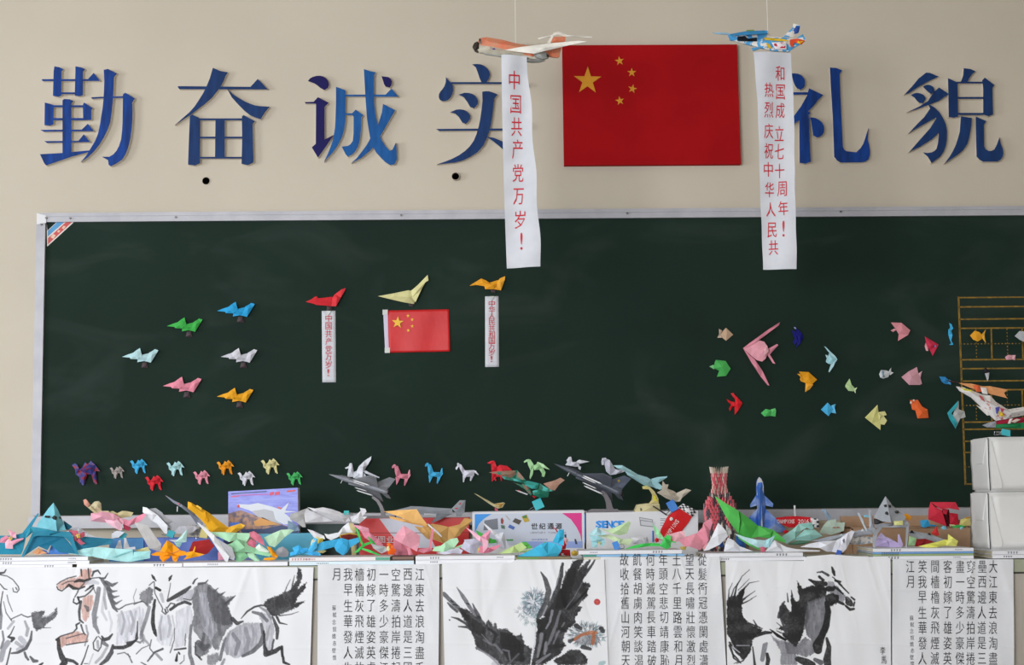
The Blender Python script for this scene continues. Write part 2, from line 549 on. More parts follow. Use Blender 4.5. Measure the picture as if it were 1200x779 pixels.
M_FRED = mat('flag red cloth', '#a50f16', 0.8, '#930c12', 3.0, spec=0.1, bump=0.15, bscale=300)
M_FYEL = mat('flag star yellow', '#d9950f', 0.5, '#c98608', 20.0)
fl = thing('national_flag', 'large red flag panel with five yellow stars mounted high on the wall', 'flag', (P(762, 193, 0).x, 0, P(762, 193, 0).z))
F0 = fl.location.copy()
fq = [P(*q, -0.026) for q in ((658.8, 53), (863.8, 52), (868.3, 192.3), (661, 193.7))]
MB().prism([(p.x - F0.x, p.z - F0.z) for p in fq], -0.026, -0.001).obj('red_panel', M_FRED, fl)
c8 = lambda x, y: (650 + x / 4.87, 40 + y / 4.87)
for x, y, r, ro in ((188, 266, 82, -1), (370, 153, 28, 8), (440, 219, 27, 0), (444, 312, 27, -12), (372, 380, 27, 10)):
    cx, cy = c8(x, y)
    q = [P(a, b, -0.0265) for a, b in star_pts(cx, cy, r / 4.87, ro)]
    MB().prism([(p.x - F0.x, p.z - F0.z) for p in q], -0.0272, -0.0258).obj('star', M_FYEL, fl)

# small cloth flag pinned to the board
sf = thing('small_flag', 'small red cloth flag with five yellow stars pinned to the blackboard', 'flag', P(488, 413, YB))
S1 = sf.location.copy()
M_SRED = mat('small flag cloth', '#d01519', 0.5, '#bf1015', 5.0, bump=0.3, bscale=25)


def cloth_grid(par, org, q, Yb, amp, nx, ny, m, name, seed=1, th=0.0006, fn=None):
    """sheet spanned by four photograph corners (tl,tr,br,bl) with soft ripples toward the room"""
    rr = random.Random(seed)
    ph = [rr.uniform(0, 6.28) for _ in range(6)]
    vs = []
    for s_ in (0, 1):
        for j in range(ny + 1):
            v = j / ny
            for i in range(nx + 1):
                u = i / nx
                x = (q[0][0] * (1 - u) + q[1][0] * u) * (1 - v) + (q[3][0] * (1 - u) + q[2][0] * u) * v
                y = (q[0][1] * (1 - u) + q[1][1] * u) * (1 - v) + (q[3][1] * (1 - u) + q[2][1] * u) * v
                d = amp * (0.5 + 0.5 * math.sin(3.5 * u * math.pi + 1.6 * v + ph[0])) * (0.3 + 0.7 * v) + amp * 0.3 * (0.5 + 0.5 * math.sin(7 * u + 5 * v + ph[1]))
                if fn:
                    d += fn(u, v)
                p = P(x, y, Yb)
                vs.append((p.x - org.x, p.y - org.y - d - th * (1 - s_), p.z - org.z))
    fs = []
    N = (nx + 1) * (ny + 1)
    for j in range(ny):
        for i in range(nx):
            a = j * (nx + 1) + i
            fs.append((a, a + nx + 1, a + nx + 2, a + 1))
            fs.append((N + a, N + a + 1, N + a + nx + 2, N + a + nx + 1))
    for i in range(nx):
        fs.append((i, i + 1, N + i + 1, N + i))
        a = ny * (nx + 1) + i
        fs.append((a + 1, a, N + a, N + a + 1))
    for j in range(ny):
        a = j * (nx + 1)
        fs.append((a + nx + 1, a, N + a, N + a + nx + 1))
        a += nx
        fs.append((a, a + nx + 1, N + a + nx + 1, N + a))
    return link(name, mesh(name, vs, fs, m, smooth=True), par)


cloth_grid(sf, S1, [(454.5, 363.8), (526.2, 362.3), (527.6, 411.8), (456, 413.2)], YB - 0.001, 0.004, 28, 18, M_SRED, 'red_cloth', 3)
cloth_grid(sf, S1, [(449, 363.2), (454.8, 363.2), (456.3, 413.5), (451.5, 413.8)], YB - 0.001, 0.002, 4, 12, mat('flag sleeve', '#c9c3d6', 0.6), 'white_sleeve', 4)
for x, y, r, ro in ((466.1, 378, 7.2, -4), (478.3, 370.2, 2.2, 5), (483.2, 374.6, 2.2, 0), (483.3, 382.3, 2.2, 0), (478.6, 387.3, 2.3, 10)):
    q = [P(a, b, YB) for a, b in star_pts(x, y, r, ro, 0.4)]
    MB().prism([(p.x - S1.x, p.z - S1.z) for p in q], -0.0075, -0.0062).obj('star', mat('small star yellow', '#e8b81c', 0.5), sf)
M_TAPE = mat('clear tape', '#b9bdb9', 0.3)
for x, y in ((451.5, 366), (454, 410.5)):
    q = [P(a, b, YB) for a, b in ((x - 3, y - 3), (x + 3, y - 3), (x + 3, y + 3), (x - 3, y + 3))]
    MB().prism([(p.x - S1.x, p.z - S1.z) for p in q], -0.0068, -0.0005).obj('magnet', M_TAPE, sf)

M_BAN = mat('thin banner paper', '#cfd1d7', 0.65, '#c5c8cf', 12.0, spec=0.2)
M_RED = mat('red brush ink', '#c0142b', 0.6)


def writing(par, org, items, Y0, th, name, m, surf=None, thin=0.0):
    """items: (char, px, py, w_px, h_px); ink laid on surface surf(px,py)->depth toward the room"""
    mb = MB()
    for c, x, y, w, h in items:
        q, fs = glyph_fit(c, 0, 0, w, h, thin=thin)
        if len(fs) == 0:
            continue
        vs = []
        for a, b in q:
            d = surf(x + a, y - b) if surf else 0.0
            p = P(x + a, y - b, Y0)
            vs.append((p.x - org.x, p.y - org.y - d - th, p.z - org.z))
        mb.add(vs, fs)
    return mb.obj(name, m, par)


for lab, q, txt, ch_ in (('small white paper banner with eight red characters hanging under the red paper plane', ((377, 364.3), (393.2, 364), (393.8, 447.8), (377.8, 448)), '中国共产党万岁!', 9.2),
                         ('small white paper banner with ten red characters hanging under the orange paper plane', ((568.4, 347.2), (584.2, 347), (584.8, 429.8), (568.6, 430)), '中华人民共和国万岁!', 8.0)):
    t = thing('paper_banner', lab, 'banner', P(q[3][0] + 8, q[3][1], YB), 'small banners on the blackboard')
    o0 = t.location.copy()
    cloth_grid(t, o0, q, YB - 0.001, 0.0015, 4, 20, M_BAN, 'paper_strip', 5)
    n = len(txt)
    top = q[0][1] + 8.5
    writing(t, o0, [(c, (q[0][0] + q[1][0]) / 2 - (0.4 if c == '!' else 0), top + (i if c != '!' else i - 0.1) * (q[3][1] - top - 2.5) / n + (0 if c != '!' else 1), 7.2 if c != '!' else 2, ch_ * 0.93) for i, c in enumerate(txt)], YB, 0.0052, 'red_writing', M_RED)
    qq = [P(a, b, YB) for a, b in (((q[0][0] + q[1][0]) / 2 - 3, q[0][1]), ((q[0][0] + q[1][0]) / 2 + 3, q[0][1]), ((q[0][0] + q[1][0]) / 2, q[0][1] + 5))]
    MB().prism([(p.x - o0.x, p.z - o0.z) for p in qq], -0.0065, -0.002).obj('tape', M_TAPE, t)

# the two long banners hanging from the model planes (Y = depth in the room)
YH = -0.75


def long_banner(name, lab, q, curve, cols, txtm, pts_txt):
    t = thing(name, lab, 'banner', P((q[2][0] + q[3][0]) / 2, q[2][1], YH), 'long banners hung from model planes')
    o0 = t.location.copy()
    nx, ny = 10, 60
    vs = []

    def surf(u, v):
        return 0.010 * math.sin(v * 9.0) * (0.3 + v) + 0.006 * math.sin(u * 5 + v * 4) + 0.0035 * math.sin(v * 34 + 2 * u) + 0.012 * v * (2 * u - 1)

    def at(u, v):
        x = (q[0][0] * (1 - u) + q[1][0] * u) * (1 - v) + (q[3][0] * (1 - u) + q[2][0] * u) * v + curve(u, v)
        y = (q[0][1] * (1 - u) + q[1][1] * u) * (1 - v) + (q[3][1] * (1 - u) + q[2][1] * u) * v
        return x, y
    for s_ in (0, 1):
        for j in range(ny + 1):
            for i in range(nx + 1):
                u, v = i / nx, j / ny
                x, y = at(u, v)
                p = P(x, y, YH)
                vs.append((p.x - o0.x, -surf(u, v) + 0.0005 * s_, p.z - o0.z))
    N = (nx + 1) * (ny + 1)
    fs = []
    for j in range(ny):
        for i in range(nx):
            a = j * (nx + 1) + i
            fs.append((a, a + nx + 1, a + nx + 2, a + 1))
            fs.append((N + a, N + a + 1, N + a + nx + 2, N + a + nx + 1))
    link('paper_strip', mesh('paper_strip', vs, fs, txtm, smooth=True), t)
    mb = MB()
    hh = q[3][1] - q[0][1]
    for c, x, y, w, h in pts_txt:
        gq, gf = glyph_fit(c, 0, 0, w, h)
        vs = []
        for a, b in gq:
            xx, yy = x + a, y - b
            v = (yy - q[0][1]) / hh
            xl_ = at(0, v)[0]
            u = (xx - xl_) / (at(1, v)[0] - xl_)
            p = P(xx, yy, YH)
            vs.append((p.x - o0.x, -surf(u, v) - 0.0016, p.z - o0.z))
        mb.add(vs, gf)
    mb.obj('red_writing', M_RED, t)
    return t


c6 = lambda x, y: (560 + x / 3.0, 60 + y / 2.996)
tx = []
for c, x, y, h in (('中', 128, 103, 66), ('国', 133, 188, 62), ('共', 136, 265, 66), ('产', 139, 342, 66), ('党', 141, 425, 64), ('万', 143, 508, 58), ('岁', 148, 592, 64), ('!', 153, 668, 62)):
    px, py = c6(x, y)
    tx.append((c, px, py, 12.5 if c != '!' else 2.8, h / 3.0))
long_banner('hanging_banner', 'long white paper banner with one column of red characters', ((587.5, 64), (617.5, 66), (634, 313), (594, 314)), lambda u, v: 2.0 * math.sin(v * 3.1) * (u - 0.5) - 1.0 * math.sin(v * 20) * u, 1, M_BAN, tx)
c6 = lambda x, y: (840 + x / 3.0, 60 + y / 2.996)
tx = []
for i, (c, x, y) in enumerate((('和', 222, 78), ('国', 223, 144), ('成', 223, 208), ('立', 220, 288), ('七', 222, 350), ('十', 222, 418), ('周', 230, 482), ('年', 232, 552), ('!', 232, 625),
                               ('热', 182, 138), ('烈', 182, 207), ('庆', 182, 280), ('祝', 184, 348), ('中', 183, 412), ('华', 187, 484), ('人', 190, 555), ('民', 194, 628), ('共', 198, 690))):
    px, py = c6(x, y)
    tx.append((c, px, py, 10.5 if c != '!' else 2.5, 17.5 if c != '!' else 19))
long_banner('hanging_banner', 'long white paper banner with two columns of red characters', ((883, 61), (927, 62), (933.5, 316), (896, 315.5)), lambda u, v: 1.2 * math.sin(v * 5), 2, M_BAN, tx)
# ---------------------------------------------------------------- display table, its hanging sheets
ZT = 0.870
YT = -0.92
M_TTOP = mat('pale green laminate', '#a9ad96', 0.45, '#9da18b', 6.0)
M_TPAN = mat('beige panel', '#b3aca2', 0.55, '#a79f94', 3.0, stretch=(14, 1, 1))
M_TDARK = mat('dark edge strip', '#3a3a35', 0.6)
tb = thing('display_table', 'long table with a pale green top edge and beige front panels', 'table', (0, -0.55, 0))
TX0, TX1 = -2.4, 2.4
MB().box(TX0, TX1, YT + 0.55, -0.14 + 0.55, ZT - 0.042, ZT, bev=0.003).obj('tabletop', M_TTOP, tb)
MB().box(TX0, TX1, YT + 0.55 + 0.001, YT + 0.55 + 0.02, ZT - 0.047, ZT - 0.042).obj('edge_strip', M_TDARK, tb)
for i in range(6):
    w = (TX1 - TX0) / 6
    MB().box(TX0 + i * w + 0.002, TX0 + (i + 1) * w - 0.002, YT + 0.55 + 0.004, YT + 0.55 + 0.022, 0.08, ZT - 0.047, bev=0.0015).obj('front_panel', M_TPAN, tb)
for x in (TX0 + 0.03, TX0 + 1.6, TX1 - 1.6, TX1 - 0.03):
    for y in (YT + 0.55 + 0.05, -0.14 + 0.55 - 0.05):
        MB().box(x - 0.02, x + 0.02, y - 0.02, y + 0.02, 0, ZT - 0.042).obj('leg', M_TPAN, tb)

RS = np.random.RandomState(11)


def vnoise(h, w, cell, cellx=None):
    """smooth value noise, h by w, made from a coarse random lattice"""
    cy, cx = cell, cellx or cell
    gy, gx = int(h / cy) + 3, int(w / cx) + 3
    g = RS.rand(gy, gx)
    yy = np.arange(h) / cy
    xx = np.arange(w) / cx
    y0, x0 = yy.astype(int), xx.astype(int)
    fy, fx = yy - y0, xx - x0
    fy, fx = fy * fy * (3 - 2 * fy), fx * fx * (3 - 2 * fx)
    a = g[y0][:, x0] * (1 - fx) + g[y0][:, x0 + 1] * fx
    b = g[y0 + 1][:, x0] * (1 - fx) + g[y0 + 1][:, x0 + 1] * fx
    return a * (1 - fy)[:, None] + b * fy[:, None]


class Ink:
    """ink painting computed as colours on the paper's own points (2 per photograph pixel)"""

    def __init__(s, x0, x1, y0, y1, k=2.0):
        s.x0, s.y0, s.k = x0, y0, k
        s.w, s.h = int((x1 - x0) * k) + 1, int((y1 - y0) * k) + 1
        s.c = np.ones((s.h, s.w, 3))
        s.X, s.Y = np.meshgrid(x0 + np.arange(s.w) / k, y0 + np.arange(s.h) / k)
        s.n1 = vnoise(s.h, s.w, 3) * 0.6 + vnoise(s.h, s.w, 7) * 0.4
        s.n2 = vnoise(s.h, s.w, 1.6)
        s.n3 = vnoise(s.h, s.w, 18)
        s.n4 = vnoise(s.h, s.w, 26, 3.5) * 0.6 + vnoise(s.h, s.w, 9, 2) * 0.4
        s.cr = (0, 0, 1)

    def crop(s, ox, oy, sc):
        s.cr = (ox, oy, sc)

    def _pts(s, st):
        ox, oy, sc = s.cr
        return [(ox + p[0] / sc, oy + p[1] / sc) + tuple(v / sc for v in p[2:]) for p in nums(st)]

    def _lay(s, sl, a, g):
        g = np.array(g if isinstance(g, (tuple, list)) else (g, g, g * 1.04))
        a = np.clip(a, 0, 1)[..., None]
        s.c[sl] = s.c[sl] * (1 - a) + g * a

    def _win(s, xs, ys, m):
        i0 = max(0, int((min(xs) - m - s.x0) * s.k)); i1 = min(s.w, int((max(xs) + m - s.x0) * s.k) + 2)
        j0 = max(0, int((min(ys) - m - s.y0) * s.k)); j1 = min(s.h, int((max(ys) + m - s.y0) * s.k) + 2)
        return (slice(j0, max(j1, j0)), slice(i0, max(i1, i0)))

    def S(s, st, g=0.2, al=0.92, dry=0.18, soft=0.55, raw=None):
        p = raw or s._pts(st)
        m = max(q[2] for q in p)
        sl = s._win([q[0] for q in p], [q[1] for q in p], m)
        X, Y = s.X[sl], s.Y[sl]
        if X.size == 0:
            return
        best = np.full(X.shape, -9.0)
        for a, b in zip(p[:-1], p[1:]):
            dx, dy = b[0] - a[0], b[1] - a[1]
            L = dx * dx + dy * dy + 1e-9
            t = np.clip(((X - a[0]) * dx + (Y - a[1]) * dy) / L, 0, 1)
            d = np.hypot(X - a[0] - t * dx, Y - a[1] - t * dy)
            w = (a[2] * (1 - t) + b[2] * t) * 0.62 + 0.12
            best = np.maximum(best, w - d)
        e = np.clip(best / soft + 0.5, 0, 1)
        n = s.n2[sl] * 0.5 + s.n1[sl] * 0.5
        e = e * (1 - dry * np.clip((n - 0.45) * 4, 0, 1))
        s._lay(sl, e * al, g)

    def W(s, st, g=0.5, al=0.8, rough=1.2, tex=0.2, soft=0.8):
        p = s._pts(st)
        xs, ys = [q[0] for q in p], [q[1] for q in p]
        sl = s._win(xs, ys, 3)
        X, Y = s.X[sl], s.Y[sl]
        if X.size == 0:
            return
        X = X + (s.n1[sl] - 0.5) * 2 * rough
        Y = Y + (s.n2[sl] - 0.5) * 2 * rough
        inside = np.zeros(X.shape, bool)
        dist = np.full(X.shape, 99.0)
        n = len(p)
        for i in range(n):
            ax, ay = xs[i], ys[i]
            bx, by = xs[(i + 1) % n], ys[(i + 1) % n]
            if ay != by:
                c = ((ay > Y) != (by > Y)) & (X < (bx - ax) * (Y - ay) / (by - ay) + ax)
                inside ^= c
            dx, dy = bx - ax, by - ay
            t = np.clip(((X - ax) * dx + (Y - ay) * dy) / (dx * dx + dy * dy + 1e-9), 0, 1)
            dist = np.minimum(dist, np.hypot(X - ax - t * dx, Y - ay - t * dy))
        sd = np.where(inside, dist, -dist)
        e = np.clip(sd / soft + 0.5, 0, 1)
        tx_ = 1 - tex * np.clip((s.n1[sl] * 0.5 + s.n3[sl] * 0.5 - 0.4) * 3, 0, 1)
        g = np.array(g if isinstance(g, (tuple, list)) else (g, g, g * 1.04))
        m_ = (0.78 + 0.44 * s.n4[sl])[..., None]
        a_ = np.clip(e * al * tx_, 0, 1)[..., None]
        s.c[sl] = s.c[sl] * (1 - a_) + np.clip(g * m_, 0, 1) * a_

    def needles(s, cx, cy, rx, ry, n, seed, cols, ln=22, w=2.2):
        r = random.Random(seed)
        ox, oy, sc = s.cr
        for _ in range(n):
            a = r.uniform(0, 6.283)
            q = math.sqrt(r.random())
            x, y = cx + rx * q * math.cos(a), cy + ry * q * math.sin(a)
            b = a + r.uniform(-0.7, 0.7)
            l = ln * r.uniform(0.6, 1.4)
            p = [(ox + x / sc, oy + y / sc, w / sc), (ox + (x + l * math.cos(b)) / sc, oy + (y + l * math.sin(b)) / sc, 0.4 / sc)]
            s.S('', r.choice(cols), 0.55, 0.1, 0.6, raw=p)


def ops(ink, txt):
    for ln in txt.strip().split('\n'):
        ln = ln.strip()
        if not ln:
            continue
        k, rest = ln[0], ln[1:].strip()
        if k == 'C':
            ink.crop(*[float(v) for v in rest.split()])
        elif k in 'SW':
            hd, pts = rest.split(':')
            h = [float(v) for v in hd.split()]
            g = h[0] if len(h) < 4 else tuple(h[:3])
            al = h[1] if len(h) == 2 else (h[3] if len(h) == 4 else 0.9)
            (ink.S if k == 'S' else ink.W)(pts, g, al)


PK = dict(p='0.86 0.66 0.60 0.8')
herd = Ink(-4, 366, 662, 782)
ops(herd, """
C 0 650 6.038
S .35:0,140,6 50,150,5 90,175,5 130,225,6 135,245,6 120,265,6 95,260,5 90,235,4
S .3:0,205,5 30,240,6 50,245,4
S .2:112,232,6 120,246,5
S .25:0,130,14 30,125,8 42,105,6
S .3:20,260,6 8,330,6 0,420,14
S .45 .8:0,350,10 10,430,16 5,520,14
S .4:25,330,3 45,410,5 85,465,6
S .3:80,455,5 110,440,5 155,420,5 170,430,5 200,440,6 235,430,6
W .34 .9:225,410 260,400 320,395 300,430 330,440 385,400 400,365 410,400 390,450 350,470 310,510 260,540 240,510 230,460
S .8 .7:300,440,8 360,425,5 400,390,2
S .3:260,520,6 310,515,4 360,515,2
S .75 .8:150,590,30 190,640,24 130,670,20
S .33:226,540,8 218,600,16 185,660,18 130,690,14 85,695,8
S .2:105,505,4 80,560,6 60,580,8 100,590,18 85,610,12
S .6 .8:60,620,30 30,660,30 10,740,30
S .25:80,660,8 60,740,8 50,779,8
S .35:175,690,12 185,720,14 200,740,12
S .35:215,720,10 240,750,20 265,750,14
S .15:285,779,14 305,765,8
W .86 .66 .60 .85:410,215 440,190 500,165 560,160 575,105 650,98 645,170 600,225 540,240 470,225 440,245 420,240
S .2:405,210,5 430,190,5 480,165,5 540,150,5
S .15:405,225,6 415,245,6 440,255,6 460,240,5 490,212,14 520,235,18 560,240,10 600,225,8
S .15:530,190,10 560,180,18 600,185,16 640,170,12
S .2:575,105,9 580,150,6
S .2:625,98,7 630,160,6
S .3:440,210,4 480,190,5 520,185,4
W .86 .66 .60 .85:590,300 650,280 665,340 640,400 612,475 585,450 575,380
S .25:572,330,14 560,400,15 565,460,12 590,480,8
S .4:600,360,10 618,375,20 622,395,14
W .86 .66 .60 .85:420,585 540,540 620,560 628,612 560,622 480,628 440,655 410,640
S .15:400,600,12 430,575,6 520,548,6 545,520,8 540,495,10 565,480,8
S .35:470,590,6 540,570,5 600,555,5
S .2:470,637,6 540,624,6 620,613,5
S .15:415,600,20 420,660,24 440,720,30 460,760,34 440,779,30
S .2:470,740,20 520,750,16 550,772,14
S .3:575,495,10 590,540,8 605,565,6
C 60 650 6.038
S .3:165,300,6 200,240,5 240,195,6 290,165,6 345,160,5
S .1:160,310,6 155,335,6 180,348,8 200,335,8 188,300,12
S .25:200,300,8 240,290,7 270,265,8 300,230,8
S .2:240,255,5 270,235,9 300,215,8
S .1:275,225,8 298,214,6
S .8 .7:250,200,20 300,190,24 330,200,16
S .45:300,240,5 312,272,5
S .2:290,150,8 300,120,12 330,110,9 348,135,5
S .25:345,165,9 380,165,9 402,130,4
S .38:360,175,18 400,230,26 420,300,26 445,370,20 470,400,8
S .35:390,195,22 430,215,18 472,195,4
S .38:405,240,22 430,260,14 466,254,4
S .4:415,285,22 445,300,14 482,290,3
S .4:430,325,20 460,345,12 502,320,3
S .45:450,375,14 480,385,6 510,372,3
S .5 .85:335,240,24 322,330,26 305,420,28 312,500,24 338,552,12
S .8 .7:370,300,14 362,400,16 395,460,12
S .82 .6:410,400,10 430,480,14 420,540,10
S .3:480,385,5 530,355,6 570,345,5 620,335,5 650,330,4
W .88 .7:470,420 640,360 668,420 620,560 560,620 460,640
S .8 .6:540,430,10 560,500,12 530,580,10
S .15:450,655,18 510,655,20 560,635,18 600,600,12 610,540,6 612,470,4
S .2:360,575,8 375,600,20 410,590,18 435,560,8
S .45:370,620,22 400,640,16
S .25:440,640,14 428,690,22 395,740,24 350,775,14
S .25:325,580,6 300,620,6 305,665,6 335,680,7 355,650,6 360,600,6 335,575,4
S .6 .7:330,610,14 335,655,14
S .15:265,640,5 240,720,6 215,779,8
S .7 .5:300,700,8 270,779,8
S .5:600,610,6 630,620,12 650,600,5
C 150 650 6.038
W .45 .85:85,275 150,225 178,245 175,320 140,372 120,340 85,312
S .3:150,215,5 178,190,5
S .1:170,142,6 182,160,15 196,182,7
S .12:312,145,5 298,165,15 290,182,7
S .05:198,233,14 228,250,14
S .35:185,190,5 190,270,5 220,330,5 245,380,6 240,400,6 265,420,7 285,400,6 270,370,5
S .4:300,200,4 295,240,4 285,290,5 280,330,5
S .7 .7:235,280,20 250,330,14
S .2:262,385,8 268,405,8
S .12:192,320,13 178,400,18 176,480,22 190,550,20 200,572,10
S .55 .8:150,370,18 130,450,20 105,520,22 90,590,14
S .2:0,625,18 50,610,10 70,590,5 68,470,4
S .5:60,240,3 40,300,3 50,340,3
S .3:45,350,5 100,325,5 130,345,4
W .84 .6:230,420 300,430 320,520 300,640 240,640 200,600 215,500
S .7 .6:315,430,8 330,520,8 300,640,8
S .3:165,600,5 155,660,5 180,690,5 250,660,6
S .3:250,665,9 190,690,9 140,750,8
S .4:300,690,6 330,600,5 330,520,4
S .4:95,760,5 130,779,8
W .8 .6:340,400 440,350 465,450 440,520 400,640 330,660
W .72 .8:330,330 420,250 495,235 475,330 400,322
S .2:285,322,16 340,292,24 400,257,24 440,226,12
S .2:300,387,16 350,352,14 400,332,16 442,347,14
S .2:280,372,6 300,342,6 330,347,5 315,372,5
S .3:395,310,5 440,320,4 478,292,4 490,250,4
S .15:460,202,10 472,178,8 490,165,4
W .47 .92:450,320 470,230 500,205 560,200 640,262 690,300 760,290 700,370 735,440 745,490 690,540 640,672 610,670 600,640 560,700 500,732 470,650 520,610 470,540 450,480 470,420
W .72 .85:500,260 560,270 590,460 630,530 590,610 535,540 510,400
W .36 .85:560,220 640,265 665,300 700,340 735,430 745,490 680,500 620,480 580,380 560,300
S .3:500,205,14 548,198,10 565,178,4
S .35:610,258,12 640,235,3
S .35:650,285,12 690,262,3
S .3:690,345,16 760,288,4
S .35:500,620,30 540,660,34 572,640,20
S .25:480,620,8 480,700,8 520,740,9
S .45:450,500,16 440,600,16 440,700,20 460,779,22
S .2:330,670,8 410,660,10
S .1:345,745,16 350,700,6
S .1:360,690,10 368,700,8
S .5:400,710,5 400,745,5 370,770,5
W .5 .8:560,710 640,690 650,720 620,779 560,779
C 240 650 6.038
W .68 .85:130,600 180,530 280,480 400,480 420,560 390,640 300,710 220,730 150,700 120,660
S .5 .7:200,560,20 240,620,26 220,700,20
S .58 .7:290,520,20 310,600,26 290,680,20
S .4:400,490,16 418,560,22 396,630,26 340,682,22 270,715,14
S .45:150,590,10 125,660,16 110,740,18
S .22:195,450,20 230,485,20 272,470,8
S .2:258,450,3 300,400,10 350,368,10 400,356,9 430,360,6
W .74 .8:370,400 460,420 495,520 475,660 430,690 430,540
S .45:340,405,14 400,420,20 440,465,18
S .25:480,440,10 515,520,22 512,590,14
W .2 .97:415,350 440,315 520,285 600,250 650,180 656,85 685,105 692,150 672,210 650,245 722,192 715,232 660,300 640,340 712,325 650,372 590,400 510,435 470,432 440,390
S .3:560,270,6 605,175,2
S .25:620,215,8 634,145,2
S .35:530,430,6 610,420,4 665,402,2
S .2:510,440,14 530,480,10 585,492,3
S .15:420,540,10 425,640,16 435,700,32 500,680,26 530,658,20
S .12:545,650,16 550,700,14 560,760,14 600,775,10
S .25:490,600,10 475,670,10
S .6:140,740,14 120,779,14
S .6 .7:180,540,8 150,620,14 160,700,14
S .62 .6:330,500,12 350,560,18 330,640,16
S .7 .6:240,500,10 260,560,12
S .5 .7:390,370,10 440,400,16 470,450,14
S .6 .7:460,500,8 440,600,12
C 150 650 6.038
S .6 .6:240,440,10 225,520,14 235,600,12
S .65 .6:285,430,12 300,500,14 285,580,12
S .55 .6:500,300,14 515,400,16 545,500,14
S .4 .6:600,330,18 640,430,22 650,560,18
S .35 .5:660,380,14 690,440,14
S .3 .6:540,560,16 520,640,14
S .5 .6:120,480,12 95,560,14 110,620,10
S .6 .6:20,400,14 40,470,14 20,540,12
S .4:60,700,6 100,660,5 150,640,4
S .45:0,700,6 30,760,8
S .5 .7:200,700,14 240,740,14
S .4:410,560,5 405,640,5
C 60 650 6.038
S .55 .6:380,220,14 375,300,16 390,380,14
S .6 .6:500,400,12 520,470,14 500,560,12
S .65 .5:600,400,12 590,480,14 570,560,12
S .5 .6:300,480,10 330,440,8
S .45 .6:250,500,10 262,560,10 240,640,8
S .6 .6:400,650,14 360,720,16 320,760,14
S .4:470,700,5 520,690,5 560,720,5
S .5 .6:640,540,14 660,600,14 700,640,10
C 0 650 6.038
S .5 .6:180,470,12 200,520,16 190,570,14
S .6 .6:100,470,14 60,520,14
S .6 .6:120,620,20 160,650,16
S .5:20,540,10 30,600,12 10,660,12
S .45:50,285,5 60,330,5 90,400,4
S .5:600,768,5 625,768,5
""")
eagle = Ink(517, 713, 653, 782)
ops(eagle, """
C 515 650 6.038
S .4:32,275,22 80,325,24 140,380,22 200,450,24
S .45:125,230,4 170,300,22 215,370,20 265,440,20
S .3:235,345,4 255,390,16 280,440,22
S .28:58,340,8 85,365,14 125,400,14
S .25:85,440,4 130,452,12 210,500,16
S .2:135,505,5 200,510,14 240,540,16
S .1:80,322,7 95,335,7
S .1:100,350,7 125,358,7
S .1:195,342,6 210,350,6
W .2 .96:130,372 200,382 250,435 275,430 290,430 325,490 345,455 380,505 395,478 415,522 480,520 530,572 555,570 580,555 600,630 655,662 640,779 430,779 400,740 340,700 262,665 248,600 220,530 170,450
W .12 .9:430,540 520,560 600,640 600,760 480,740 430,640
W .13 .8:150,390 240,450 330,520 330,590 260,560
S .55 .8:260,655,12 320,690,10 390,740,14 420,779,12
S .6 .6:300,560,5 350,620,8 400,640,12 440,690,14
S .65 .6:450,670,10 490,680,10 500,740,8
S .6 .5:340,480,5 370,560,6
S .6 .5:310,600,8 370,640,6
S .15:350,520,14 400,560,14 380,620,14
S .08:70,460,6 72,462,5
S .55 .6:480,780,10 560,700,10
S .75 .5:400,760,30 380,770,20
C 590 650 6.038
S .85 .5:205,380,110 230,300,90
""")
eagle.crop(590, 650, 6.038)
eagle.needles(215, 335, 70, 85, 230, 3, [(.28, .34, .38), (.35, .55, .58), (.25, .27, .32), (.5, .6, .65)], 26, 3.6)
eagle.needles(190, 440, 60, 50, 60, 5, [(.45, .5, .52), (.4, .58, .6)], 24, 2.6)
eagle.needles(130, 400, 30, 30, 30, 6, [(.5, .52, .55)], 26, 2.2)
eagle.needles(590, 565, 120, 75, 260, 4, [(.3, .33, .36), (.3, .5, .52), (.42, .42, .44), (.55, .6, .62)], 30, 4.2)
